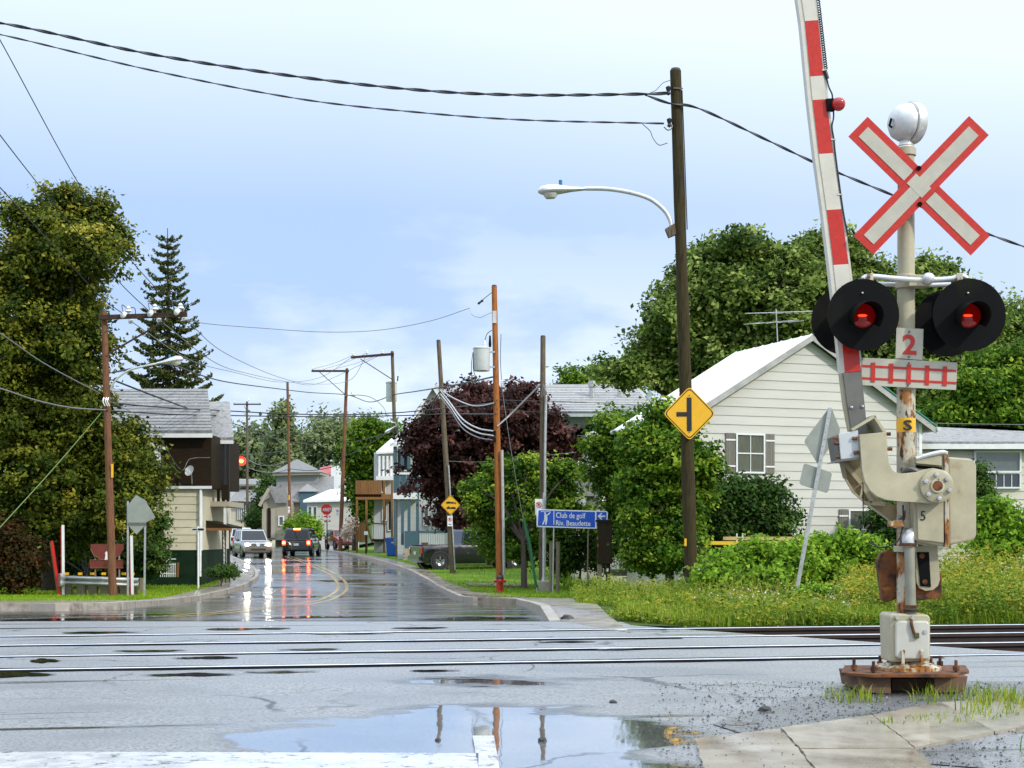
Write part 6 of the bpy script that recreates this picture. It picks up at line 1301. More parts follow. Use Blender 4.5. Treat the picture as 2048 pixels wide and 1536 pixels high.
# recycling bin
yb = 91.0
rb_ = thing('recycling_bin', 'big blue wheeled recycling bin on the verge', 'bin', V(P(783, 0, yb).x, yb, zp(yb) + .12))
M_BIN = pm('bin_blue', (.025, .12, .46), rough=.4, var=.08); zb = zp(yb) + .14; cxb = P(783, 0, yb).x
lo = [V(cxb - .24, yb - .25, zb), V(cxb + .26, yb - .25, zb), V(cxb + .26, yb + .3, zb), V(cxb - .24, yb + .3, zb)]; hi = [V(cxb - .35, yb - .36, zb + 1.0), V(cxb + .33, yb - .36, zb + 1.0), V(cxb + .33, yb + .4, zb + 1.0), V(cxb - .35, yb + .4, zb + 1.0)]
MB().add(lo + hi, [(0, 1, 5, 4), (1, 2, 6, 5), (2, 3, 7, 6), (3, 0, 4, 7), (4, 5, 6, 7), (3, 2, 1, 0)]).build('bin_body', M_BIN, rb_, bevel=.02)
MB().prism([V(cxb - .38, yb - .4, zb + 1.0), V(cxb + .36, yb - .4, zb + 1.02), V(cxb + .36, yb - .4, zb + 1.07), V(cxb, yb - .4, zb + 1.12), V(cxb - .38, yb - .4, zb + 1.07)], (0, .85, 0)).build('lid', M_BIN, rb_, bevel=.02)
MB().mm((cxb + .02, yb - .37, zb + .75), (cxb + .22, yb - .345, zb + .82)).build('label', M_SIGNW, rb_); MB().cyl(V(cxb - .3, yb + .32, zb + .06), V(cxb + .3, yb + .32, zb + .06), .10, n=12).build('wheels', M_INK, rb_)
mb_ = thing('mailbox', 'small white mailbox on a post before the wooden stairs', 'mailbox', V(P(732, 0, 98).x, 98, zp(98)))
MB().mm(P(728, 1070, 98), P(736, 1063, 98.3)).build('box', M_SIGNW, mb_, bevel=.02); MB().bar(V(P(732, 0, 98.1).x, 98.1, zp(98)), P(732, 1070, 98.1), .09, .09).build('post', M_BROWN, mb_)
# flower bed box by the veranda
fbx = thing('garden_bench', 'small wooden bench by the flowers in front of the veranda', 'bench', V(P(862, 0, 79).x, 79, zp(79)))
MB().mm(P(843, 1098, 79), P(880, 1094, 79.6)).build('seat', M_ORANGEW, fbx); MB().mm(P(843, 1092, 79.6), P(856, 1085, 79.65)).build('backrest', M_ORANGEW, fbx)
for px in (846, 876): MB().mm(V(P(px, 0, 79.2).x, 79.2, zp(79)), P(px + 3, 1098, 79.3)).build('leg', M_SIGNW, fbx)

# ================================================================ vehicles (built in their own frame: +x forward, z up)
M_TYRE = pm('tyre', (.012, .012, .012), rough=.7, var=.2)
M_RIM = pm('alloy_rim', (.55, .55, .55), rough=.25, metal=.8, var=.05)
M_CGLASS = pm('car_glass', (.008, .010, .012), rough=.05, var=.3, vs=1.2, spec=.45, rvar=.02)
M_PLATE = pm('licence_plate', (.72, .73, .74), rough=.4, var=.05)
M_HEAD = pm('headlight_on', (.9, .9, .85), emit=(1, .90, .70), es=90.0)
M_HEADOFF = pm('headlight_off', (.6, .6, .58), rough=.1, coat=.5)
M_TAIL = pm('tail_light_on', (.7, .01, .01), emit=(1, .02, .012), es=7.0)
M_TAILC = pm('tail_light_core', (.9, .3, .05), emit=(1, .22, .03), es=26.0)
M_TAILOFF = pm('tail_light_off', (.35, .008, .008), rough=.15, coat=.5)
M_CHROME = pm('chrome', (.7, .7, .7), rough=.12, metal=1)
M_TRIMB = pm('black_trim', (.02, .02, .02), rough=.5)
def paint_mat(n, c): return pm(n, c, rough=.22, var=.05, vs=6, coat=.9, metal=.1)
def loft(sections, close=True):
    s_ = MB(); n = len(sections[0]); vv = [p for sec in sections for p in sec]; fs = []
    for i in range(len(sections) - 1):
        for j in range(n): fs.append((i * n + j, i * n + (j + 1) % n, (i + 1) * n + (j + 1) % n, (i + 1) * n + j))
    fs += [tuple(range(n)), tuple(range((len(sections) - 1) * n, len(sections) * n))[::-1]]
    return s_.add(vv, fs)
def car(name, label, cat, loc, fwd, paint, kind='suv', lights='off', brake=False, L_=4.5, Wd=1.8, Hh=1.72, two_tone=None, rack=True):
    rz = math.atan2(fwd[1], fwd[0]); t = thing(name, label, cat, loc, 'cars in the street', rz)
    hw = Wd / 2; zb, belt = .30, .98 if kind != 'pickup' else 1.05; hood = belt + .02
    def sec(x, w, z0, z1, tuck=.07):
        return [V(x, -w + tuck, z0), V(x, w - tuck, z0), V(x, w, z0 + .18), V(x, w, z1 - .16), V(x, w - .05, z1), V(x, -w + .05, z1), V(x, -w, z1 - .16), V(x, -w, z0 + .18)]
    fr = L_ / 2; b_ = loft([sec(-fr, hw * .9, zb + .1, belt - .04), sec(-fr + .1, hw * .97, zb, belt), sec(-fr + .9, hw, zb - .04, belt + .02), sec(0, hw, zb - .04, belt + .02), sec(fr - 1.15, hw, zb - .04, hood), sec(fr - .35, hw * .96, zb, hood - .12), sec(fr - .06, hw * .88, zb + .06, hood - .22), sec(fr, hw * .80, zb + .14, hood - .34)])
    b_.build('body', paint, t, local=True, smooth=True, bevel=.02)
    if two_tone: loft([sec(-fr - .015, hw * .93, zb - .03, zb + .40), sec(-fr + .9, hw + .012, zb - .07, zb + .38), sec(fr - 1.15, hw + .012, zb - .07, zb + .38), sec(fr + .02, hw * .86, zb + .02, zb + .40)]).build('cladding', two_tone, t, local=True, smooth=True)
    # cabin
    cb, cf = (-fr + .12, fr - 1.35) if kind != 'pickup' else (-fr + 1.9, fr - 1.5)
    roof0, roof1 = (cb + .28, cf - .75) if kind != 'pickup' else (cb + .15, cf - .7); wr = hw * .78; wbm = hw * .95
    def cab(x, w, z): return [V(x, -w, z), V(x, w, z)]
    vv = [V(cb, -wbm, belt), V(cb, wbm, belt), V(cf, wbm, belt), V(cf, -wbm, belt), V(roof0, -wr, Hh), V(roof0, wr, Hh), V(roof1, wr, Hh - .02), V(roof1, -wr, Hh - .02)]
    MB().add(vv, [(0, 1, 5, 4), (1, 2, 6, 5), (2, 3, 7, 6), (3, 0, 4, 7), (4, 5, 6, 7), (3, 2, 1, 0)]).build('cabin', paint, t, local=True, bevel=.05)
    def pane(nm, q, k0=.1, k1=.88, s0=.05):
        A, B, C, D = q; n_ = (B - A).cross(D - A).normalized(); c = (A + B + C + D) / 4
        if n_.dot(c - V((cb + cf) / 2, 0, 1.3)) < 0: n_ = -n_
        l0, l1 = A.lerp(D, k0), A.lerp(D, k1); r0, r1 = B.lerp(C, k0), B.lerp(C, k1)
        q2 = [l0.lerp(r0, s0), l0.lerp(r0, 1 - s0), l1.lerp(r1, 1 - s0), l1.lerp(r1, s0)]
        return MB().prism([p + n_ * .004 for p in q2], n_ * .012).build(nm, M_CGLASS, t, local=True)
    ws = pane('windscreen', (vv[3], vv[2], vv[6], vv[7])); pane('rear_window', (vv[1], vv[0], vv[4], vv[5]), .12, .85)
    for sd_, (a, b, c, d) in ((1, (1, 2, 6, 5)), (-1, (3, 0, 4, 7))):
        A, B, C, D = vv[a], vv[b], vv[c], vv[d]
        for k in range(3 if kind != 'pickup' else 2):
            n_ = 3 if kind != 'pickup' else 2; u0, u1 = k / n_ + .03, (k + 1) / n_ - .03
            pane('side_window', (A.lerp(B, u0), A.lerp(B, u1), D.lerp(C, u1), D.lerp(C, u0)), .12, .88, .02)
    # wheels
    wr_ = .37 if kind == 'pickup' else .35
    for x in (fr - .85, -fr + .85):
        for sd_ in (-1, 1):
            y = sd_ * (hw - .10); w0 = MB().lathe([(wr_ * .55, -.11), (wr_ * .97, -.11), (wr_, -.07), (wr_, .07), (wr_ * .97, .11), (wr_ * .55, .11)], V(x, y, wr_), (0, 1, 0), 22).build('wheel', M_TYRE, t, local=True, smooth=True)
            s_ = MB(); s_.lathe([(.001, .06), (.06, .07), (.07, .05), (wr_ * .5, .07), (wr_ * .6, .10), (wr_ * .6, -.1), (.001, -.1)], V(x, y, wr_), (0, sd_, 0), 20); rm = s_.build('rim', M_RIM, w0, local=True, smooth=True)
            sp = MB()
            for k in range(5):
                a_ = 2 * math.pi * k / 5; q = V(math.sin(a_), 0, math.cos(a_)); sp.bar(V(x, y + sd_ * .105, wr_) + q * .05, V(x, y + sd_ * .108, wr_) + q * wr_ * .57, .07, .02, up=(0, 1, 0))
            sp.build('spoke', M_CHROME, w0, local=True)
            MB().lathe([(wr_ * 1.04, -.02), (wr_ * 1.22, -.02), (wr_ * 1.22, .035), (wr_ * 1.04, .035)], V(x, sd_ * (hw - .005), wr_), (0, sd_, 0), 22).build('wheel_arch', two_tone or M_TRIMB, t, local=True, smooth=True)
    # front
    MB().prism([V(fr - .015, -.42, .70), V(fr - .015, .42, .70), V(fr - .06, .40, .84), V(fr - .06, -.40, .84)], (.02, 0, 0)).build('grille', M_TRIMB, t, local=True)
    MB().lathe([(.12, 0), (.13, .012), (.11, .02), (.001, .02)], V(fr, 0, .77), (1, 0, .2), 16).build('badge_oval', M_CHROME, t, local=True)
    MB().prism([V(fr - .05, -hw * .86, .42), V(fr - .05, hw * .86, .42), V(fr - .05, hw * .86, .60), V(fr - .05, -hw * .86, .60)], (.12, 0, 0)).build('front_bumper', two_tone or paint, t, local=True, bevel=.03)
    MB().prism([V(fr + .071, -.45, .45), V(fr + .071, .45, .45), V(fr + .071, .45, .55), V(fr + .071, -.45, .55)], (.01, 0, 0)).build('air_intake', M_TRIMB, t, local=True)
    for sd_ in (-1, 1):
        h = MB(); h.ball(V(fr - .10, sd_ * hw * .70, .77), .14, 12, (.6, 1.15, .75)); h.build('headlight', M_HEAD if lights == 'on' else M_HEADOFF, t, local=True, smooth=True)
        MB().box(V(fr - 1.35, sd_ * (hw + .11), belt + .07), (.1, .2, .14)).build('mirror', M_TRIMB, t, local=True, bevel=.03)
        tz_ = .82; tl2 = MB().prism([V(-fr + .02, sd_ * hw * .72, tz_ - .12), V(-fr + .05, sd_ * hw * .955, tz_ - .12), V(-fr + .05, sd_ * hw * .955, tz_ + .17), V(-fr + .02, sd_ * hw * .72, tz_ + .17)], (-.05, 0, 0)).build('tail_light', M_TAIL if brake else M_TAILOFF, t, local=True, bevel=.02)
        if brake: MB().ball(V(-fr - .035, sd_ * hw * .84, tz_ + .03), .085, 10, (.4, 1, 1)).build('lamp_core', M_TAILC, tl2, local=True, smooth=True)
        if rack: MB().tube([V(roof0 + .1, sd_ * wr * .9, Hh - .01), V(roof0 + .15, sd_ * wr * .9, Hh + .05), V(roof1 - .15, sd_ * wr * .9, Hh + .04), V(roof1 - .1, sd_ * wr * .9, Hh - .02)], .018, 6).build('roof_rail', M_TRIMB, t, local=True)
    if brake:
        MB().mm((roof0 - .16, -.2, Hh - .07), (roof0 - .08, .2, Hh + .0)).build('brake_light', M_TAILC, t, local=True)
    MB().prism([V(-fr + .02, -hw * .88, .40), V(-fr + .02, hw * .88, .40), V(-fr + .02, hw * .88, .60), V(-fr + .02, -hw * .88, .60)], (-.12, 0, 0)).build('rear_bumper', two_tone or paint, t, local=True, bevel=.03)
    MB().mm((-fr - .02, -.16, .66), (-fr + .0, .16, .80)).build('licence_plate', M_PLATE, t, local=True)
    return t, fr, hw
def g_at(px, Y): return V(P(px, 0, Y).x, Y, zp(Y))
PS = paint_mat('silver_car_paint', (.36, .36, .37)); PT = pm('tan_cladding', (.17, .145, .11), rough=.4, var=.08)
car('suv', 'silver SUV with tan lower body and headlights on, driving towards the camera', 'car', g_at(504, 93), (.33, -.94), PS, lights='on', two_tone=PT)
car('suv', 'black SUV with glowing red brake lights driving away', 'car', g_at(604, 97), (.02, 1), paint_mat('black_car_paint', (.006, .006, .007)), brake=True, L_=4.6, Wd=1.86, Hh=1.75)
car('suv', 'white SUV seen from behind, just past the silver one', 'car', g_at(478, 118), (-.28, .96), paint_mat('white_car_paint', (.70, .70, .70)), brake=False, L_=4.6)
t_, fr, hw = car('sedan', 'blue-grey sedan far behind the white SUV', 'car', g_at(462, 150), (-.3, -.95), paint_mat('bluegrey_car_paint', (.13, .19, .24)), Hh=1.5, rack=False)
car('sedan', 'dark red car parked behind the stop-sign pole', 'car', g_at(682, 124), (.35, -.94), paint_mat('red_car_paint', (.30, .02, .025)), Hh=1.6, rack=False)
# black pickup parked on the lawn
t_, fr, hw = car('pickup_truck', 'black pickup truck with red tail light parked beside the leaning pole', 'pickup truck', V(P(942, 0, 68).x, 68, zp(67) + .1), (.93, .36), paint_mat('black_truck_paint', (.012, .012, .013)), kind='pickup', L_=5.3, Wd=1.95, Hh=1.80, rack=False)
MB().mm((-fr + .1, -hw + .12, 1.06), (-fr + 1.8, hw - .12, 1.09)).build('bed_cover', M_TRIMB, t_, local=True)
# van with ladders behind the bright bush
vt, fr, hw = car('work_van', 'white work vehicle with yellow ladders on its roof behind the bright bush', 'van', V(P(1502, 0, 39.6).x, 39.6, zp(39.6) + .08), (-1, .05), paint_mat('van_white', (.72, .74, .76)), L_=3.5, Hh=1.40, rack=False)
for x in (-1.25, .3):
    for sd_ in (-1, 1): MB().tube([V(x, sd_ * .72, 1.30), V(x, sd_ * .76, 1.78)], .02, 6).build('rack_upright', M_TRIM, vt, local=True)
    MB().bar(V(x, -.8, 1.46), V(x, .8, 1.46), .04, .04).build('rack_bar', M_TRIM, vt, local=True)
M_LAD = pm('ladder_yellow', (.68, .42, .02), rough=.45, var=.1); M_LADT = pm('ladder_tan', (.46, .33, .12), rough=.5, var=.12)
lroot = V(P(1492, 0, 39.6).x, 39.5, zp(39.6) + .08 + 1.485)
for lb, dz, x0, x1, mt, dy in (('yellow ladder lying lowest on the work van rack', .0, -1.15, .85, M_LAD, -.35), ('tan ladder on top of the yellow one on the work van', .12, -.62, 1.35, M_LADT, -.2)):
    ld = thing('ladder', lb, 'ladder', lroot + V(0, dy, dz), 'ladders on the work van')
    for yy in (-.2, .2): MB().mm(lroot + V(x0, dy + yy - .02, dz), lroot + V(x1, dy + yy + .02, dz + .09)).build('ladder_rail', mt, ld)
    for k in range(7): 
        x = x0 + (k + .5) * (x1 - x0) / 7; MB().cyl(lroot + V(x, dy - .2, dz + .05), lroot + V(x, dy + .2, dz + .05), .018, n=6).build('rung', mt, ld)

# ================================================================ plants
NG = np.random.default_rng(11)
def leaf_object(name, C, S, N, tint, mat, parent=None, aspect=.62, kind=None, fold=.18):
    """one bent leaf (two triangles) per centre C with size S, normal N"""
    n = len(C); N = N / np.linalg.norm(N, axis=1, keepdims=True)
    r = NG.normal(size=(n, 3)); U = r - (r * N).sum(1, keepdims=True) * N; U /= np.linalg.norm(U, axis=1, keepdims=True); Wv = np.cross(N, U)
    S = S[:, None]; a = C - U * S * .5; b = C + Wv * S * .5 * aspect - N * S * fold; c = C + U * S * .5; d = C - Wv * S * .5 * aspect - N * S * fold
    o = np.array(WL[parent.name]) if parent is not None else C.mean(0) * [1, 1, 0] + [0, 0, C[:, 2].min()]
    v_ = np.stack([a, b, c, d], 1).reshape(-1, 3) - o
    return tri_object(name, v_, np.tile(np.array([0, 1, 2, 0, 2, 3]), n) + np.repeat(np.arange(n) * 4, 6), np.repeat(tint, 4), mat, parent, o, kind)
def tri_object(name, v_, idx, tint, mat, parent, o, kind):
    me = bpy.data.meshes.new(name); nf = len(idx) // 3
    me.vertices.add(len(v_)); me.vertices.foreach_set('co', v_.astype(np.float32).ravel())
    me.loops.add(len(idx)); me.loops.foreach_set('vertex_index', idx.astype(np.int32))
    me.polygons.add(nf); me.polygons.foreach_set('loop_start', np.arange(nf, dtype=np.int32) * 3); me.polygons.foreach_set('loop_total', np.full(nf, 3, np.int32))
    me.update(); at = me.attributes.new('tint', 'FLOAT', 'POINT'); at.data.foreach_set('value', np.clip(tint, 0, 1).astype(np.float32)); me.materials.append(mat)
    ob = bpy.data.objects.new(name, me); COL.objects.link(ob)
    if parent is not None: ob.parent = parent; WL[ob.name] = Vector(o)
    else: ob.location = Vector(o); WL[ob.name] = Vector(o)
    if kind: ob['kind'] = kind
    return ob
def lobes_m(L_, Y, dmax):
    out = []
    for q in L_:
        px, py, rx, ry = q[:4]; d = q[4] if len(q) > 4 else NG.uniform(-.35, .35) * dmax
        out.append((*P(px, py, Y + d), m(rx, Y), min(m(max(rx, ry), Y), dmax), m(ry, Y)))
    return np.array(out)
def crown_points(lob, nclump, per, cr, flat=.6, surf=.45, droop=0.0):
    area = (lob[:, 3] * lob[:, 5]) ** .9; pr = area / area.sum(); k = NG.choice(len(lob), nclump, p=pr); L_ = lob[k]
    d = NG.normal(size=(nclump, 3)); d /= np.linalg.norm(d, axis=1, keepdims=True); rad = NG.uniform(0, 1, (nclump, 1)) ** surf * NG.uniform(.82, 1.06, (nclump, 1))
    far_ = NG.uniform(0, 1, (nclump, 1)) < .13; rad = np.where(far_, NG.uniform(1.0, 1.34, (nclump, 1)), rad)
    cc = L_[:, :3] + d * rad * L_[:, 3:6]
    n = nclump * per; g = NG.normal(size=(n, 3)) * cr; g[:, 2] *= flat; ci = np.repeat(np.arange(nclump), per)
    C = cc[ci] + g; C[:, 2] -= droop * np.abs(g[:, 0])
    out = C - L_[ci, :3]; out /= np.linalg.norm(out, axis=1, keepdims=True) + 1e-6
    return C, out, ci, cc, k
def tree(name, label, base, L_, Y, nclump, per, leaf, cr, mat, dmax=2.5, trunk=.18, bark=None, cat='tree', group=None, flat=.6, droop=0.0, limbs=True, aspect=.62, tv=.22, leaf_part='crown', surf=.45, tm=.5):
    b_ = Vector(base); t = thing(name, label, cat, b_, group)
    lob = lobes_m(L_, Y, dmax); C, out, ci, cc, k = crown_points(lob, nclump, per, cr, flat, surf, droop)
    n = len(C); N = out * .55 + np.array([0, -.05, .55]) + NG.normal(size=(n, 3)) * .55
    tint = tm + NG.normal(size=nclump)[ci] * tv + NG.normal(size=n) * .12
    zg = zp(Y); C[:, 2] = np.maximum(C[:, 2], zg + .06)
    leaf_object(leaf_part, C, leaf * NG.uniform(.65, 1.3, n), N, tint, mat, t, aspect)
    if limbs:
        bk = bark or M_BARK; s_ = MB(); top = V(*lob[np.argsort(lob[:, 2])[len(lob) // 2], :3])
        fork = b_.lerp(V(b_.x * .6 + lob[:, 0].mean() * .4, b_.y * .5 + lob[:, 1].mean() * .5, float(lob[:, 2].mean())), .5)
        s_.tube(curve([b_ - V(0, 0, .1), b_.lerp(fork, .5) + V(rnd.uniform(-.05, .05), 0, 0), fork], 4), [trunk * (1.25 - .5 * i / 8) for i in range(9)], 10)
        so_ = s_.build('trunk', bk, t, smooth=True); lm = MB()
        for q in lob:
            e = V(*q[:3]); mid = fork.lerp(e, .5) + V(rnd.uniform(-.2, .2), rnd.uniform(-.2, .2), .15 * (e - fork).length)
            lm.tube(curve([fork, mid, e], 4), [trunk * .62 * (1 - .75 * i / 8) for i in range(9)], 6)
        for i in range(0, nclump, max(1, nclump // 90)):
            e = V(*cc[i]); c0 = V(*lob[k[i], :3]); lm.tube([c0, c0.lerp(e, .5) + V(0, 0, .1), e], [trunk * .14, trunk * .10, trunk * .04], 4)
        lm.build('branches', bk, t, smooth=True)
    return t
M_BARK = pm('bark', (.055, .042, .03), rough=.85, var=.35, vs=9, stretch=(4, 4, .7), bump=.7, bs=20, bdist=.02)
LM_MAPLE = leafmat('maple_leaf', [(.012, .024, .003), (.034, .056, .006), (.085, .105, .010), (.21, .20, .028)], .28)
LM_BACK = leafmat('silver_maple_leaf', [(.013, .034, .006), (.046, .085, .014), (.105, .16, .030), (.20, .26, .08)], .28)
LM_GREEN = leafmat('box_elder_leaf', [(.012, .04, .003), (.03, .085, .006), (.085, .17, .012), (.21, .30, .03)], .32, gain=1.4)
LM_BRIGHT = leafmat('bright_shrub_leaf', [(.03, .09, .006), (.085, .19, .012), (.15, .29, .018), (.28, .40, .05)], .35, gain=1.3)
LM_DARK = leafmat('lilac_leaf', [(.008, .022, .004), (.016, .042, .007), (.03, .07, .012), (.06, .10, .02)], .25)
LM_PURPLE = leafmat('purple_maple_leaf', [(.010, .006, .005), (.022, .010, .009), (.045, .018, .016), (.11, .055, .05)], .25, .42)
LM_NEEDLE = leafmat('spruce_needle', [(.010, .022, .006), (.024, .040, .009), (.05, .066, .014), (.09, .10, .026)], .2)
LM_HAZED = leafmat('haze_tinted_leaf', [(.05, .08, .045), (.08, .12, .058), (.12, .16, .065), (.16, .20, .085)], .2, gain=1.5)  # leaf colours paled and greyed to stand for haze over distance
LM_GRASS = leafmat('grass_blade', [(.05, .11, .008), (.11, .20, .014), (.19, .28, .022), (.34, .33, .09)], .35, gain=1.25)
LM_WEED = leafmat('weed_leaf', [(.03, .085, .008), (.085, .17, .014), (.19, .24, .022), (.34, .30, .04)], .32, gain=1.25)
LM_LAWN = leafmat('lawn_blade', [(.08, .17, .010), (.13, .25, .014), (.20, .32, .02), (.30, .38, .05)], .35, gain=1.2)
LM_FLOWER = leafmat('white_blossom', [(.45, .40, .32), (.62, .56, .5), (.7, .68, .64)], .2, gain=1)
LM_PINK = leafmat('pink_blossom', [(.35, .05, .16), (.5, .12, .28), (.55, .25, .35)], .2)
LM_RED = leafmat('reddish_leaf', [(.014, .022, .005), (.03, .022, .006), (.07, .028, .008)], .25, gain=1.2)

# ---- left
tree('maple_tree', 'big yellow-green maple filling the left edge behind the reddish pole', V(P(100, 0, 49.6).x, 49.6, zp(49.6) + .1), [(132, 412, 52, 42, 0), (70, 450, 60, 50), (195, 425, 34, 34), (225, 480, 34, 40), (150, 500, 90, 60), (45, 540, 80, 70), (110, 590, 110, 80), (20, 660, 80, 100), (150, 680, 70, 80), (90, 760, 110, 100), (20, 860, 90, 120), (160, 830, 62, 90), (100, 950, 110, 100), (235, 900, 62, 70), (280, 945, 52, 52), (250, 1000, 70, 60), (180, 1030, 90, 70), (40, 1030, 90, 70)], 48.6, 2900, 46, .16, .20, LM_MAPLE, dmax=2.6, trunk=.24, tv=.22, tm=.42)
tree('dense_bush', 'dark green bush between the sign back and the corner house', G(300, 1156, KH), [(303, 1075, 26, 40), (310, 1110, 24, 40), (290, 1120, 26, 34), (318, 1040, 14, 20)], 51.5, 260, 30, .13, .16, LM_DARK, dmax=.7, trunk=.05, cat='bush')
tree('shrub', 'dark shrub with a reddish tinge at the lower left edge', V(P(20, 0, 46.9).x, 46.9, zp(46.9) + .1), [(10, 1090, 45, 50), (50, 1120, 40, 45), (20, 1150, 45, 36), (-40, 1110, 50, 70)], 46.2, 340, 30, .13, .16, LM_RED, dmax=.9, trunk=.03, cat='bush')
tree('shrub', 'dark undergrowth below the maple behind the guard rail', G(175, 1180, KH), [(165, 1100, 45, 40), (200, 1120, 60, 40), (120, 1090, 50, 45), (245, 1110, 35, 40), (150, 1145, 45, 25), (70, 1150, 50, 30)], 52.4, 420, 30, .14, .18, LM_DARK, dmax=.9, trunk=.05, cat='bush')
tree('pine_tree', 'pine with its tip just showing at the left edge', V(P(-60, 0, 62).x, 62, zp(62)), [(-20, 415, 38, 34), (-55, 470, 60, 60), (-70, 600, 80, 120), (-80, 800, 90, 140)], 62, 300, 40, .16, .16, LM_NEEDLE, dmax=2.0, trunk=.2, aspect=.14)
def spruce(label, px, top, bot, Y, wl, wr, mat=LM_NEEDLE, seed=1):
    """tiers of boughs that sag, turn up at the tip and carry hanging twigs"""
    z0, z1 = zp(Y), P(0, top, Y).z; X = P(px, 0, Y).x; t = thing('spruce_tree', label, 'tree', V(X, Y, z0)); H_ = z1 - z0
    MB().tube([V(X, Y, z0 - .1), V(X + .05, Y, z0 + H_ * .6), V(X, Y, z1)], [.24, .12, .015], 8).build('trunk', M_BARK, t, smooth=True)
    br_ = MB(); C, S, N, T = [], [], [], []
    z = P(0, bot, Y).z; r_ = random.Random(seed)
    while z < z1 - .15:
        k = (z1 - z) / (z1 - P(0, bot, Y).z); nb = 7 if k > .25 else 5; ph = r_.uniform(0, 6.28)
        for i in range(nb):
            a = ph + 2 * math.pi * i / nb + r_.uniform(-.25, .25); reach = (wr if math.cos(a) > 0 else wl); ln = (.10 + .90 * k ** .85) * reach * r_.uniform(.5, 1.16); pts = []
            for j in range(9):
                u = j / 8; pts.append(V(X + math.cos(a) * ln * u, Y + math.sin(a) * ln * u * .9, z - ln * .22 * math.sin(u * 2.4) + ln * .16 * max(0, u - .55) * 2.2 + (.25 * ln * u if k < .2 else 0)))
            br_.tube(pts, [.035 * (1.05 - j / 8) * (.4 + k) + .006 for j in range(9)], 4)
            m_ = int(26 + 95 * k)
            for q in range(m_):
                u = r_.uniform(.12, 1) ** .8; j = min(7, int(u * 8)); p = pts[j].lerp(pts[j + 1], u * 8 - j); sd_ = V(-math.sin(a), math.cos(a), 0) * r_.gauss(0, .16 * (1.15 - u) * ln ** .5 + .03)
                hang = r_.uniform(.02, .5) * (1 - .5 * u) * (.4 + .6 * k)
                C.append(p + sd_ + V(0, 0, -hang * .5)); S.append(r_.uniform(.16, .34) * (.6 + .5 * k)); N.append((r_.gauss(0, .6), r_.gauss(0, .6) - .3, .35 + r_.gauss(0, .3))); T.append(.45 + r_.gauss(0, .18) + .25 * (u - .5))
        z += H_ * .024 * (.7 + .7 * k) * r_.uniform(.8, 1.25)
    br_.build('branches', M_BARK, t)
    C = np.array([tuple(p) for p in C]); leaf_object('needles', C, np.array(S), np.array(N), np.array(T), mat, t, aspect=.42, fold=.3); return t
spruce('tall dark spruce rising behind the corner house', 335, 456, 960, 66.0, 2.9, 3.3, seed=4)

# ---- down the street
tree('poplar_tree', 'slim poplar with haze painted into its leaves, standing above the far wood', V(P(565, 0, 215).x, 215, zp(215)), [(563, 830, 20, 30), (568, 870, 30, 40), (558, 905, 34, 34), (572, 930, 40, 30)], 215, 240, 22, .7, .55, LM_HAZED, dmax=3, trunk=.3)
tree('birch_tree', 'loose green tree behind the stop-sign pole and the wooden balconies', V(P(708, 0, 109).x, 109, zp(109)), [(735, 858, 32, 26), (768, 866, 26, 24), (718, 892, 36, 32), (755, 895, 30, 26), (705, 930, 22, 32), (735, 935, 24, 28), (712, 975, 20, 30), (735, 985, 18, 30), (725, 1025, 20, 30)], 109, 480, 20, .32, .30, LM_GREEN, dmax=1.5, trunk=.16, tv=.25)
tree('hydrangea', 'shrub with pale blossoms at the foot of the stop-sign pole', V(P(697, 0, 101).x, 101, zp(101)), [(698, 1056, 12, 14), (692, 1068, 10, 10), (703, 1042, 8, 8)], 101, 60, 16, .16, .18, LM_FLOWER, dmax=.5, trunk=.03, cat='bush')
tree('round_bush', 'clipped round green bush behind the black SUV', V(P(606, 0, 125).x, 125, zp(125)), [(606, 1056, 30, 25), (625, 1062, 18, 20), (588, 1060, 16, 20)], 125, 300, 22, .25, .26, LM_BRIGHT, dmax=1.2, trunk=.08, cat='bush')
tree('dark_conifer', 'dark conifer left of the turret house', V(P(533, 0, 158).x, 158, zp(158)), [(533, 965, 9, 16), (530, 990, 15, 22), (527, 1020, 18, 25)], 158, 160, 22, .3, .4, LM_DARK, dmax=1.5, trunk=.15)
tree('dark_bush', 'dark bush under the far crossarm pole', V(P(510, 0, 148).x, 148, zp(148)), [(508, 1040, 14, 20), (518, 1052, 12, 22)], 148, 140, 20, .25, .35, LM_DARK, dmax=1, trunk=.08, cat='bush')
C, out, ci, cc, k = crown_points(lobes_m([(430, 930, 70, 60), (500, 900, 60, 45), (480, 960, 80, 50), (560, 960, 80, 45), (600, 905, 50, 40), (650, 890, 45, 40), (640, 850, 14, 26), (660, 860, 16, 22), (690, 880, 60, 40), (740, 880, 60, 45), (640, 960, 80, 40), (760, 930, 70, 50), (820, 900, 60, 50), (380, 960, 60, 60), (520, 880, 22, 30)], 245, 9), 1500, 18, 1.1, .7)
leaf_object('far_wood', C, .85 * NG.uniform(.6, 1.3, len(C)), out * .5 + [0, -.2, .5] + NG.normal(size=C.shape) * .5, .45 + NG.normal(size=1500)[ci] * .22 + NG.normal(size=len(C)) * .1, LM_HAZED, kind='stuff')['label'] = 'green wood with haze painted into its leaves, closing the end of the street'
bpy.data.objects['far_wood']['category'] = 'wood'
struct(MB().add([V(-160, 262, -1), V(60, 262, -1), V(60, 290, 9), V(-160, 290, 9), V(-160, 300, -1), V(60, 300, -1)], [(0, 1, 2, 3), (3, 2, 5, 4)]).build('hill', M_SOIL))

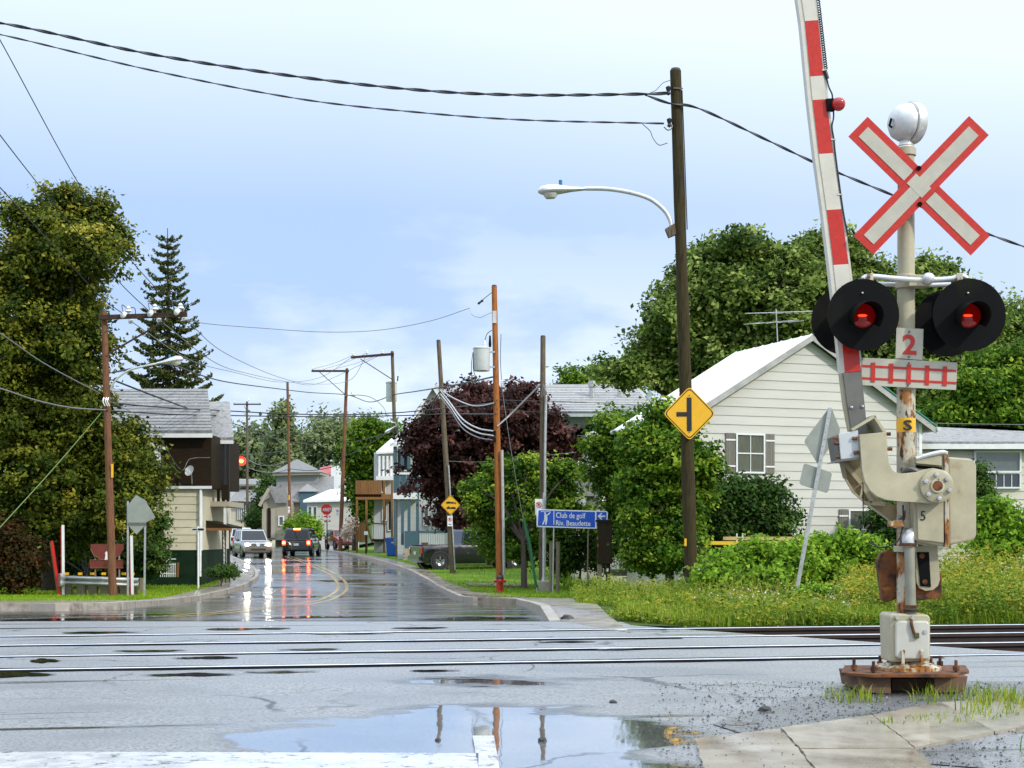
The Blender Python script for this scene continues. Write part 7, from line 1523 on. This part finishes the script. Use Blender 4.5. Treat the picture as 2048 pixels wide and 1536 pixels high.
# ---- middle and right
tree('purple_maple', 'broad dark purple-leaved maple in front of the grey house', V(P(985, 0, 73).x, 73, zp(73) + .1), [(965, 790, 62, 28), (1045, 800, 60, 34), (900, 830, 50, 40), (1000, 835, 110, 44), (860, 880, 50, 54), (960, 890, 110, 54), (1075, 865, 70, 50), (1120, 890, 44, 36), (880, 950, 70, 56), (985, 965, 110, 54), (1080, 950, 90, 50), (1020, 1030, 100, 46), (920, 1030, 60, 42)], 72.5, 1300, 42, .25, .21, LM_PURPLE, dmax=3.2, trunk=.24, tv=.22)
tree('box_elder', 'young lime-green tree between the cedar pole and the golf sign', G(1048, 1176, KH), [(1060, 925, 26, 18), (1005, 945, 40, 26), (965, 985, 34, 34), (1045, 965, 60, 40), (1118, 950, 40, 30), (1150, 940, 20, 18), (990, 1025, 52, 42), (1070, 1030, 80, 50), (1135, 1010, 40, 40), (955, 1010, 20, 24), (1000, 1085, 56, 36), (1080, 1095, 70, 36), (940, 975, 12, 16)], 54.0, 900, 30, .15, .18, LM_GREEN, dmax=1.5, trunk=.10, tv=.28)
tree('box_elder', 'dense green tree beside the lamp pole in front of the white house', V(P(1345, 0, 39.6).x, 39.6, zp(39.6)), [(1272, 885, 28, 38), (1270, 965, 24, 42), (1282, 1045, 28, 42), (1295, 1120, 36, 32), (1320, 828, 34, 26), (1365, 850, 40, 34), (1300, 885, 44, 40), (1355, 910, 66, 44), (1405, 930, 34, 34), (1310, 965, 60, 50), (1385, 985, 46, 46), (1345, 1045, 70, 50), (1300, 1090, 50, 40), (1360, 1105, 50, 40), (1290, 1030, 40, 50)], 39.6, 1250, 32, .14, .15, LM_GREEN, dmax=1.3, trunk=.12, tv=.28)
tree('box_elder', 'green tree hiding the cottage behind the brown cabinet', V(P(1262, 0, 51).x, 51, zp(51)), [(1230, 845, 38, 28), (1200, 890, 36, 30), (1270, 880, 60, 44), (1235, 950, 56, 44), (1270, 960, 50, 50), (1255, 1030, 54, 50), (1280, 1090, 40, 40), (1243, 1080, 22, 30)], 50.8, 720, 32, .16, .18, LM_GREEN, dmax=1.5, trunk=.12, tv=.28)
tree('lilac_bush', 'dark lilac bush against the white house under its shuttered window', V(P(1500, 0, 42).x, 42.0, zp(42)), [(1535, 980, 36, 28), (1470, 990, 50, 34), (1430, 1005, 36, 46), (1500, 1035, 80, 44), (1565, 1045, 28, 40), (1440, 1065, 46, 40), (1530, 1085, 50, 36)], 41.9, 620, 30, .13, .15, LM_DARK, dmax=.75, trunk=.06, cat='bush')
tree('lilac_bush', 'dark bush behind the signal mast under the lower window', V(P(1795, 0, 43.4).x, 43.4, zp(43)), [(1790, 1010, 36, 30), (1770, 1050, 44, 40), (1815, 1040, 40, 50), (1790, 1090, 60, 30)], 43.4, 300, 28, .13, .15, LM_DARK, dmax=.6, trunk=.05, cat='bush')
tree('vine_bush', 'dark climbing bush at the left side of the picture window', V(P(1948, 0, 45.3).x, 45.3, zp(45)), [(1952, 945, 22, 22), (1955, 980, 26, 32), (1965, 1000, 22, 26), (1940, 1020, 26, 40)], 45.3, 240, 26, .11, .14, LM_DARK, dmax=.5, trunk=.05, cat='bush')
tree('leafy_bush', 'bright green bush with big leaves hiding the work van', V(P(1490, 0, 29.2).x, 29.2, zverge(29)), [(1478, 1120, 48, 24), (1430, 1142, 40, 24), (1412, 1165, 24, 18), (1545, 1112, 50, 28), (1517, 1085, 14, 14), (1590, 1112, 36, 30), (1500, 1150, 92, 26), (1570, 1150, 56, 30), (1460, 1165, 60, 20)], 29.2, 520, 17, .11, .15, LM_BRIGHT, dmax=1.1, trunk=.03, cat='bush', droop=.3, aspect=.7)
tree('leafy_bush', 'bright green bush right of the leaning sign post', V(P(1680, 0, 30.4).x, 30.4, zverge(30)), [(1690, 1078, 22, 18), (1645, 1088, 26, 22), (1730, 1095, 30, 24), (1660, 1130, 60, 34), (1730, 1140, 50, 34), (1620, 1140, 30, 28)], 30.4, 420, 18, .11, .14, LM_BRIGHT, dmax=1.0, trunk=.03, cat='bush', droop=.3, aspect=.7)
tree('leafy_bush', 'bright green bush at the right edge below the picture window', V(P(1995, 0, 36).x, 36, zverge(32)), [(1992, 1015, 26, 18), (1975, 1040, 30, 24), (2020, 1045, 34, 30), (2000, 1085, 60, 34)], 36, 320, 18, .13, .16, LM_BRIGHT, dmax=.9, trunk=.04, cat='bush', droop=.3, aspect=.7)
tree('silver_maple', 'tall wind-blown silver maple behind the lamp pole and the white house', V(P(1430, 0, 78).x, 78, zp(78)), [(1480, 485, 52, 28), (1410, 530, 60, 44), (1520, 530, 44, 44), (1360, 590, 44, 44), (1455, 580, 90, 60), (1330, 650, 44, 50), (1420, 660, 90, 66), (1520, 640, 60, 80), (1300, 700, 40, 40), (1370, 730, 80, 50), (1470, 750, 100, 60), (1260, 740, 44, 30), (1215, 748, 24, 18)], 77.5, 1500, 30, .30, .33, LM_BACK, dmax=4.0, trunk=.4, tv=.24)
tree('silver_maple', 'second silver maple behind the raised gate arm', V(P(1640, 0, 77).x, 77, zp(77)), [(1640, 490, 44, 34), (1585, 520, 34, 40), (1690, 500, 44, 38), (1740, 560, 54, 50), (1620, 570, 70, 60), (1690, 610, 90, 70), (1580, 640, 50, 70), (1640, 690, 90, 60), (1770, 650, 60, 80), (1740, 740, 90, 70)], 76.5, 1300, 30, .30, .33, LM_BACK, dmax=3.6, trunk=.4, tv=.24)
tree('silver_maple', 'ragged maple behind the right-hand warning lamps', V(P(1910, 0, 74).x, 74, zp(74)), [(1840, 560, 34, 50), (1885, 538, 26, 18), (1900, 600, 50, 50), (1960, 640, 56, 46), (2020, 650, 40, 50), (1850, 660, 60, 80), (1930, 700, 90, 60), (1850, 780, 80, 70), (2010, 730, 60, 60)], 73.5, 1150, 28, .30, .32, LM_BACK, dmax=3.2, trunk=.35, tv=.24)
tree('lime_tree', 'paler yellow-green tree above the annex roof at the right edge', V(P(1980, 0, 62).x, 62, zp(62)), [(1985, 730, 44, 34), (1935, 770, 40, 36), (2040, 740, 40, 50), (1990, 790, 70, 50), (1930, 825, 60, 34), (2030, 830, 60, 40), (1880, 835, 40, 24)], 62, 760, 28, .22, .24, LM_GREEN, dmax=2.2, trunk=.25, tv=.22)
tree('ash_tree', 'low tree line showing above the grey roof left of the lamp pole', V(P(1170, 0, 115).x, 115, zp(115)), [(1140, 752, 20, 20), (1175, 758, 40, 18), (1220, 742, 36, 28), (1250, 765, 40, 20), (1135, 790, 40, 30), (1210, 790, 80, 30)], 115, 420, 22, .35, .4, LM_GREEN, dmax=2.5, trunk=.3, tv=.2)
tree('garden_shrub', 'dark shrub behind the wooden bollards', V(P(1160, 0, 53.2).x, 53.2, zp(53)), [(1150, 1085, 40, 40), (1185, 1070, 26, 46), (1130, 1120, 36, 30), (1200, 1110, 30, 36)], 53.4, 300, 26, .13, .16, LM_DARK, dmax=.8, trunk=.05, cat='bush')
tree('flower_bed', 'pink flowers beside the bench in front of the veranda', V(P(876, 0, 76).x, 76, zp(76)), [(878, 1099, 12, 7), (868, 1104, 8, 6), (888, 1098, 7, 5)], 76, 60, 16, .12, .13, LM_PINK, dmax=.5, trunk=.02, cat='flowers')
tree('garden_plants', 'low green plants under the pink flowers', V(P(868, 0, 75).x, 75, zp(75)), [(868, 1116, 22, 10), (850, 1120, 14, 8), (884, 1112, 10, 10)], 75, 110, 18, .13, .15, LM_BRIGHT, dmax=.7, trunk=.02, cat='plants')
tree('garden_plants', 'dark low plants at the pavement corner before the porch', V(P(440, 0, 53).x, 53, zp(53) + .1), [(450, 1140, 20, 9), (432, 1144, 18, 7), (465, 1146, 8, 6)], 53, 110, 18, .10, .11, LM_DARK, dmax=.6, trunk=.02, cat='plants')

tree('low_bush', 'small dark green bush at the foot of the verge beside the track', V(P(1525, 0, 19.6).x, 19.6, zverge(19.6)), [(1525, 1236, 32, 13), (1500, 1242, 20, 9), (1552, 1242, 18, 9)], 19.6, 130, 22, .05, .05, LM_DARK, dmax=.25, trunk=.01, cat='bush')
tree('low_bush', 'low leafy weeds spreading at the end of the right pavement', V(P(1290, 0, 21.2).x, 21.2, zverge(21.2)), [(1265, 1224, 34, 13), (1310, 1222, 40, 15), (1350, 1230, 30, 11), (1245, 1235, 18, 8)], 21.2, 260, 20, .055, .055, LM_BRIGHT, dmax=.35, trunk=.01, cat='bush')
tree('low_bush', 'leafy green weeds in the verge right of the leaning post', V(P(1640, 0, 24.0).x, 24.0, zverge(24)), [(1640, 1190, 40, 18), (1690, 1195, 34, 16), (1605, 1200, 20, 12)], 24.0, 220, 20, .07, .07, LM_BRIGHT, dmax=.4, trunk=.01, cat='bush')
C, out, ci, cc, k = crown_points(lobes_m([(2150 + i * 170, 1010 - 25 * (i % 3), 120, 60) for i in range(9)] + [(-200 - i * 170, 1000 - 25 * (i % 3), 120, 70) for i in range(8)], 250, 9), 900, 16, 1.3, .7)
o = leaf_object('tree_line', C, 1.1 * NG.uniform(.6, 1.3, len(C)), out * .5 + [0, -.2, .5] + NG.normal(size=C.shape) * .5, .45 + NG.normal(size=900)[ci] * .22, LM_HAZED, kind='stuff'); o['label'] = 'distant line of trees along the fields on both sides'; o['category'] = 'wood'

# ---- grass and weeds
def inpoly(px_, py_, poly):
    c = np.zeros(len(px_), bool); n = len(poly); j = n - 1
    for i in range(n):
        xi, yi = poly[i][:2]; xj, yj = poly[j][:2]
        cond = ((yi > py_) != (yj > py_)) & (px_ < (xj - xi) * (py_ - yi) / (yj - yi + 1e-12) + xi); c ^= cond; j = i
    return c
def blades(name, label, poly, n, hmin, hmax, w, mat, zf, ymin, ymax, bend=.5, wt=.6, zoff=0.0, tl=.5, cat='grass', tsd=.2, clump=0.0):
    """single bent blades, spread so that the nearer ground gets more of them"""
    k = n * 6; u = NG.uniform(0, 1, k); Y = 1 / (1 / ymin + (1 / ymax - 1 / ymin) * u); xs = [p[0] for p in poly]
    fx = NG.uniform(-.36, .36, k) * Y; ok = (fx > min(xs)) & (fx < max(xs)) & inpoly(fx, Y, poly)
    if clump:
        q = np.sin(fx * 1.7 + 3 * np.sin(Y * .9)) * np.sin(Y * 2.1 + 2 * np.sin(fx * 1.1)); ok &= NG.uniform(-1, 1, k) < q + clump
    X, Y = fx[ok][:n], Y[ok][:n]; n = len(X)
    Z = np.array([zf(y) for y in Y]) + zoff; h = NG.uniform(hmin, hmax, n) * (.6 + .4 * NG.uniform(0, 1, n)); a = NG.uniform(0, 6.28, n); ww = w * NG.uniform(.6, 1.4, n)
    o = np.array([X.mean(), Y.mean(), Z.min()]); bx, by = np.cos(a), np.sin(a); L_ = h * bend * NG.uniform(0, 1, n)
    v0 = np.stack([X - by * ww / 2, Y + bx * ww / 2, Z - .01], 1); v1 = np.stack([X + by * ww / 2, Y - bx * ww / 2, Z - .01], 1)
    m0 = np.stack([X + bx * L_ * .32 - by * ww * .38, Y + by * L_ * .32 + bx * ww * .38, Z + h * .62], 1); m1 = np.stack([X + bx * L_ * .32 + by * ww * .38, Y + by * L_ * .32 - bx * ww * .38, Z + h * .62], 1); tp = np.stack([X + bx * L_, Y + by * L_, Z + h], 1)
    v_ = np.stack([v0, v1, m0, m1, tp], 1).reshape(-1, 3) - o; idx = np.tile(np.array([0, 1, 3, 0, 3, 2, 2, 3, 4]), n) + np.repeat(np.arange(n) * 5, 9)
    t = np.clip(tl + NG.normal(size=n) * tsd + .15 * np.sin(X * .9) * np.sin(Y * .7), 0, 1)
    ob = tri_object(name, v_, idx, np.repeat(t, 5), mat, None, o, 'stuff'); ob['label'] = label; ob['category'] = cat; return ob
blades('lawn_grass', 'short mown grass of the left-hand lawn', lawn_l, 52000, .05, .10, .022, LM_LAWN, zp, 26, 75, zoff=KH - .03, tl=.5)
blades('lawn_grass', 'short mown grass of the right-hand lawn', lawn_r, 60000, .05, .11, .022, LM_LAWN, zp, 30, 95, zoff=KH - .03, tl=.5)
vpoly = [(1.35, 19.3), (1.75, 23), (1.2, 27.5), (1.3, 34), (14, 34), (14, 20.1), (5, 18.5), (2.2, 18.05)]
blades('verge_grass', 'wild grass of the trackside verge', vpoly, 60000, .06, .24, .012, LM_GRASS, zverge, 18.1, 34, bend=.7, tl=.45, tsd=.25)
blades('tall_grass', 'tall pale seed-headed grass along the back of the verge', [(2.0, 26), (1.6, 33), (6, 33), (5, 26)], 1500, .3, .62, .009, LM_GRASS, zverge, 26, 33, bend=.75, tl=.75, tsd=.2, clump=.1)
def weeds(name, label, poly, n, per, ymin, ymax, hh, leaf, mat, zf, tl=.5, asp=.5, tsd=.22, cat='weeds', spread=.09, xr=None):
    u = NG.uniform(0, 1, n * 5); Y = 1 / (1 / ymin + (1 / ymax - 1 / ymin) * u); X = NG.uniform(*(xr or (-.36, .36)), n * 5) * Y; ok = inpoly(X, Y, poly); X, Y = X[ok][:n], Y[ok][:n]; n = len(X)
    h = NG.uniform(.4, 1, n) * np.array([hh(x, y) for x, y in zip(X, Y)]); i = np.repeat(np.arange(n), per); f = NG.uniform(.05, 1, len(i))
    C = np.stack([X[i] + NG.normal(size=len(i)) * spread * (.5 + f * .5), Y[i] + NG.normal(size=len(i)) * spread, np.array([zf(y) for y in Y])[i] + h[i] * f], 1)
    t = tl + NG.normal(size=n)[i] * tsd + .22 * (f - .5)
    ob = leaf_object(name, C, leaf * NG.uniform(.6, 1.3, len(C)), np.array([0, -.1, .7]) + NG.normal(size=C.shape) * .55, t, mat, None, asp, 'stuff'); ob['label'] = label; ob['category'] = cat; return ob
def wh_(x, y): return .22 + .10 * math.sin(x * 2.3 + y) + (.35 if x / y > .27 else 0) + (.22 if y > 27 else 0)
weeds('verge_weeds', 'leafy weeds mixed into the verge grass', vpoly, 5200, 17, 18.2, 32, wh_, .06, LM_WEED, zverge, .42, xr=(.03, .36))
weeds('goldenrod', 'mass of yellowing goldenrod and tall weeds at the right edge', [(5.0, 19.4), (5.2, 33), (14, 34), (14, 19.4)], 2300, 26, 20, 34, lambda x, y: .45 + .10 * (y - 20) * (.45 if x / y < .29 else .75) / 1.2, .075, LM_WEED, zverge, .52, .4, .28, xr=(.22, .37))
weeds('wildflowers', 'scattered white and pinkish wildflowers in the verge', vpoly, 120, 8, 20, 31, wh_, .03, LM_FLOWER, lambda y: zverge(y) + .12, .5, .9, .3, 'flowers', .05, xr=(.12, .36))
blades('ornamental_grass', 'arching green grass clump behind the wooden bollards', [(1.75, 49.2), (2.75, 49.2), (2.9, 51.3), (1.75, 51.3)], 1600, .4, .85, .02, LM_GRASS, zp, 49, 51.4, bend=1.0, tl=.35, zoff=.08, tsd=.15, cat='ornamental grass')
# tufts round the signal and along the apron
tp_ = [[(2.15, 9.9), (2.5, 10.0), (2.45, 10.25), (2.1, 10.3)], [(2.62, 9.9), (3.35, 9.9), (3.5, 10.6), (2.8, 10.5)], [(2.75, 9.4), (3.4, 9.3), (4.4, 10.2), (4.4, 10.9), (3.4, 10.4)], [(2.0, 8.8), (2.8, 8.95), (3.3, 9.5), (2.6, 9.35)], [(2.55, 7.75), (3.6, 8.5), (3.9, 9.6), (3.2, 8.9)]]
for i, (pl_, n) in enumerate(zip(tp_, (380, 1000, 800, 380, 600))):
    lab = ('small grass tuft under the left end of the signal base plate', 'grass growing under and in front of the signal base', 'straggling grass right of the signal base', 'thin grass along the edge of the concrete apron', 'grass tuft at the right edge of the concrete apron')[i]
    ys = [p[1] for p in pl_]; blades('grass_tuft', lab, pl_, n, .04, .16 if i != 3 else .08, .008, LM_GRASS, zp, min(ys), max(ys), bend=1.1, tl=.5, tsd=.25, clump=.25 if i else 1)
# loose stones
rk_ = MB()
for i in range(5200):
    y = NG.uniform(5.0, 11.2); x = (.09 + .29 * NG.beta(1.7, 1.7)) * y; r_ = abs(NG.normal(0, .0045)) + .0025; z = zp(y) + .008
    a = [V(x + r_ * math.cos(q + i), y + r_ * math.sin(q + i), z - .002) for q in (0, 2.1, 4.2)]; rk_.add(a + [V(x, y, z + r_ * .9)], [(0, 1, 3), (1, 2, 3), (2, 0, 3)])
o = rk_.build('loose_gravel', pm('dark_gravel', (.05, .048, .045), rough=.4, var=.4, vs=40), kind='stuff'); o['label'] = 'loose dark gravel scattered over the wet asphalt right of the puddle'; o['category'] = 'gravel'
for lb, (px, py), r_ in (('dark stone at the corner of the right pavement', (1134, 1241), .07), ('dark stone on the gravel before the signal', (1530, 1424), .035), ('small stone at the edge of the big puddle', (1226, 1406), .02), ('tiny stone in the puddle right of the lane line', (1085, 1483), .02), ('tiny stone in the puddle left of the lane line', (876, 1482), .014)):
    g_ = G(px, py); s_ = MB(); s_.ball(g_ + V(0, 0, r_ * .3), r_, 9, (1.3, 1, .8))
    for v_ in s_.v: v_ += V(rnd.uniform(-.15, .15), rnd.uniform(-.15, .15), rnd.uniform(-.1, .1)) * r_
    tag(s_.build('stone', pm('dark_stone', (.035, .033, .03), rough=.5, var=.3)), lb, 'stone', 'loose stones on the road')
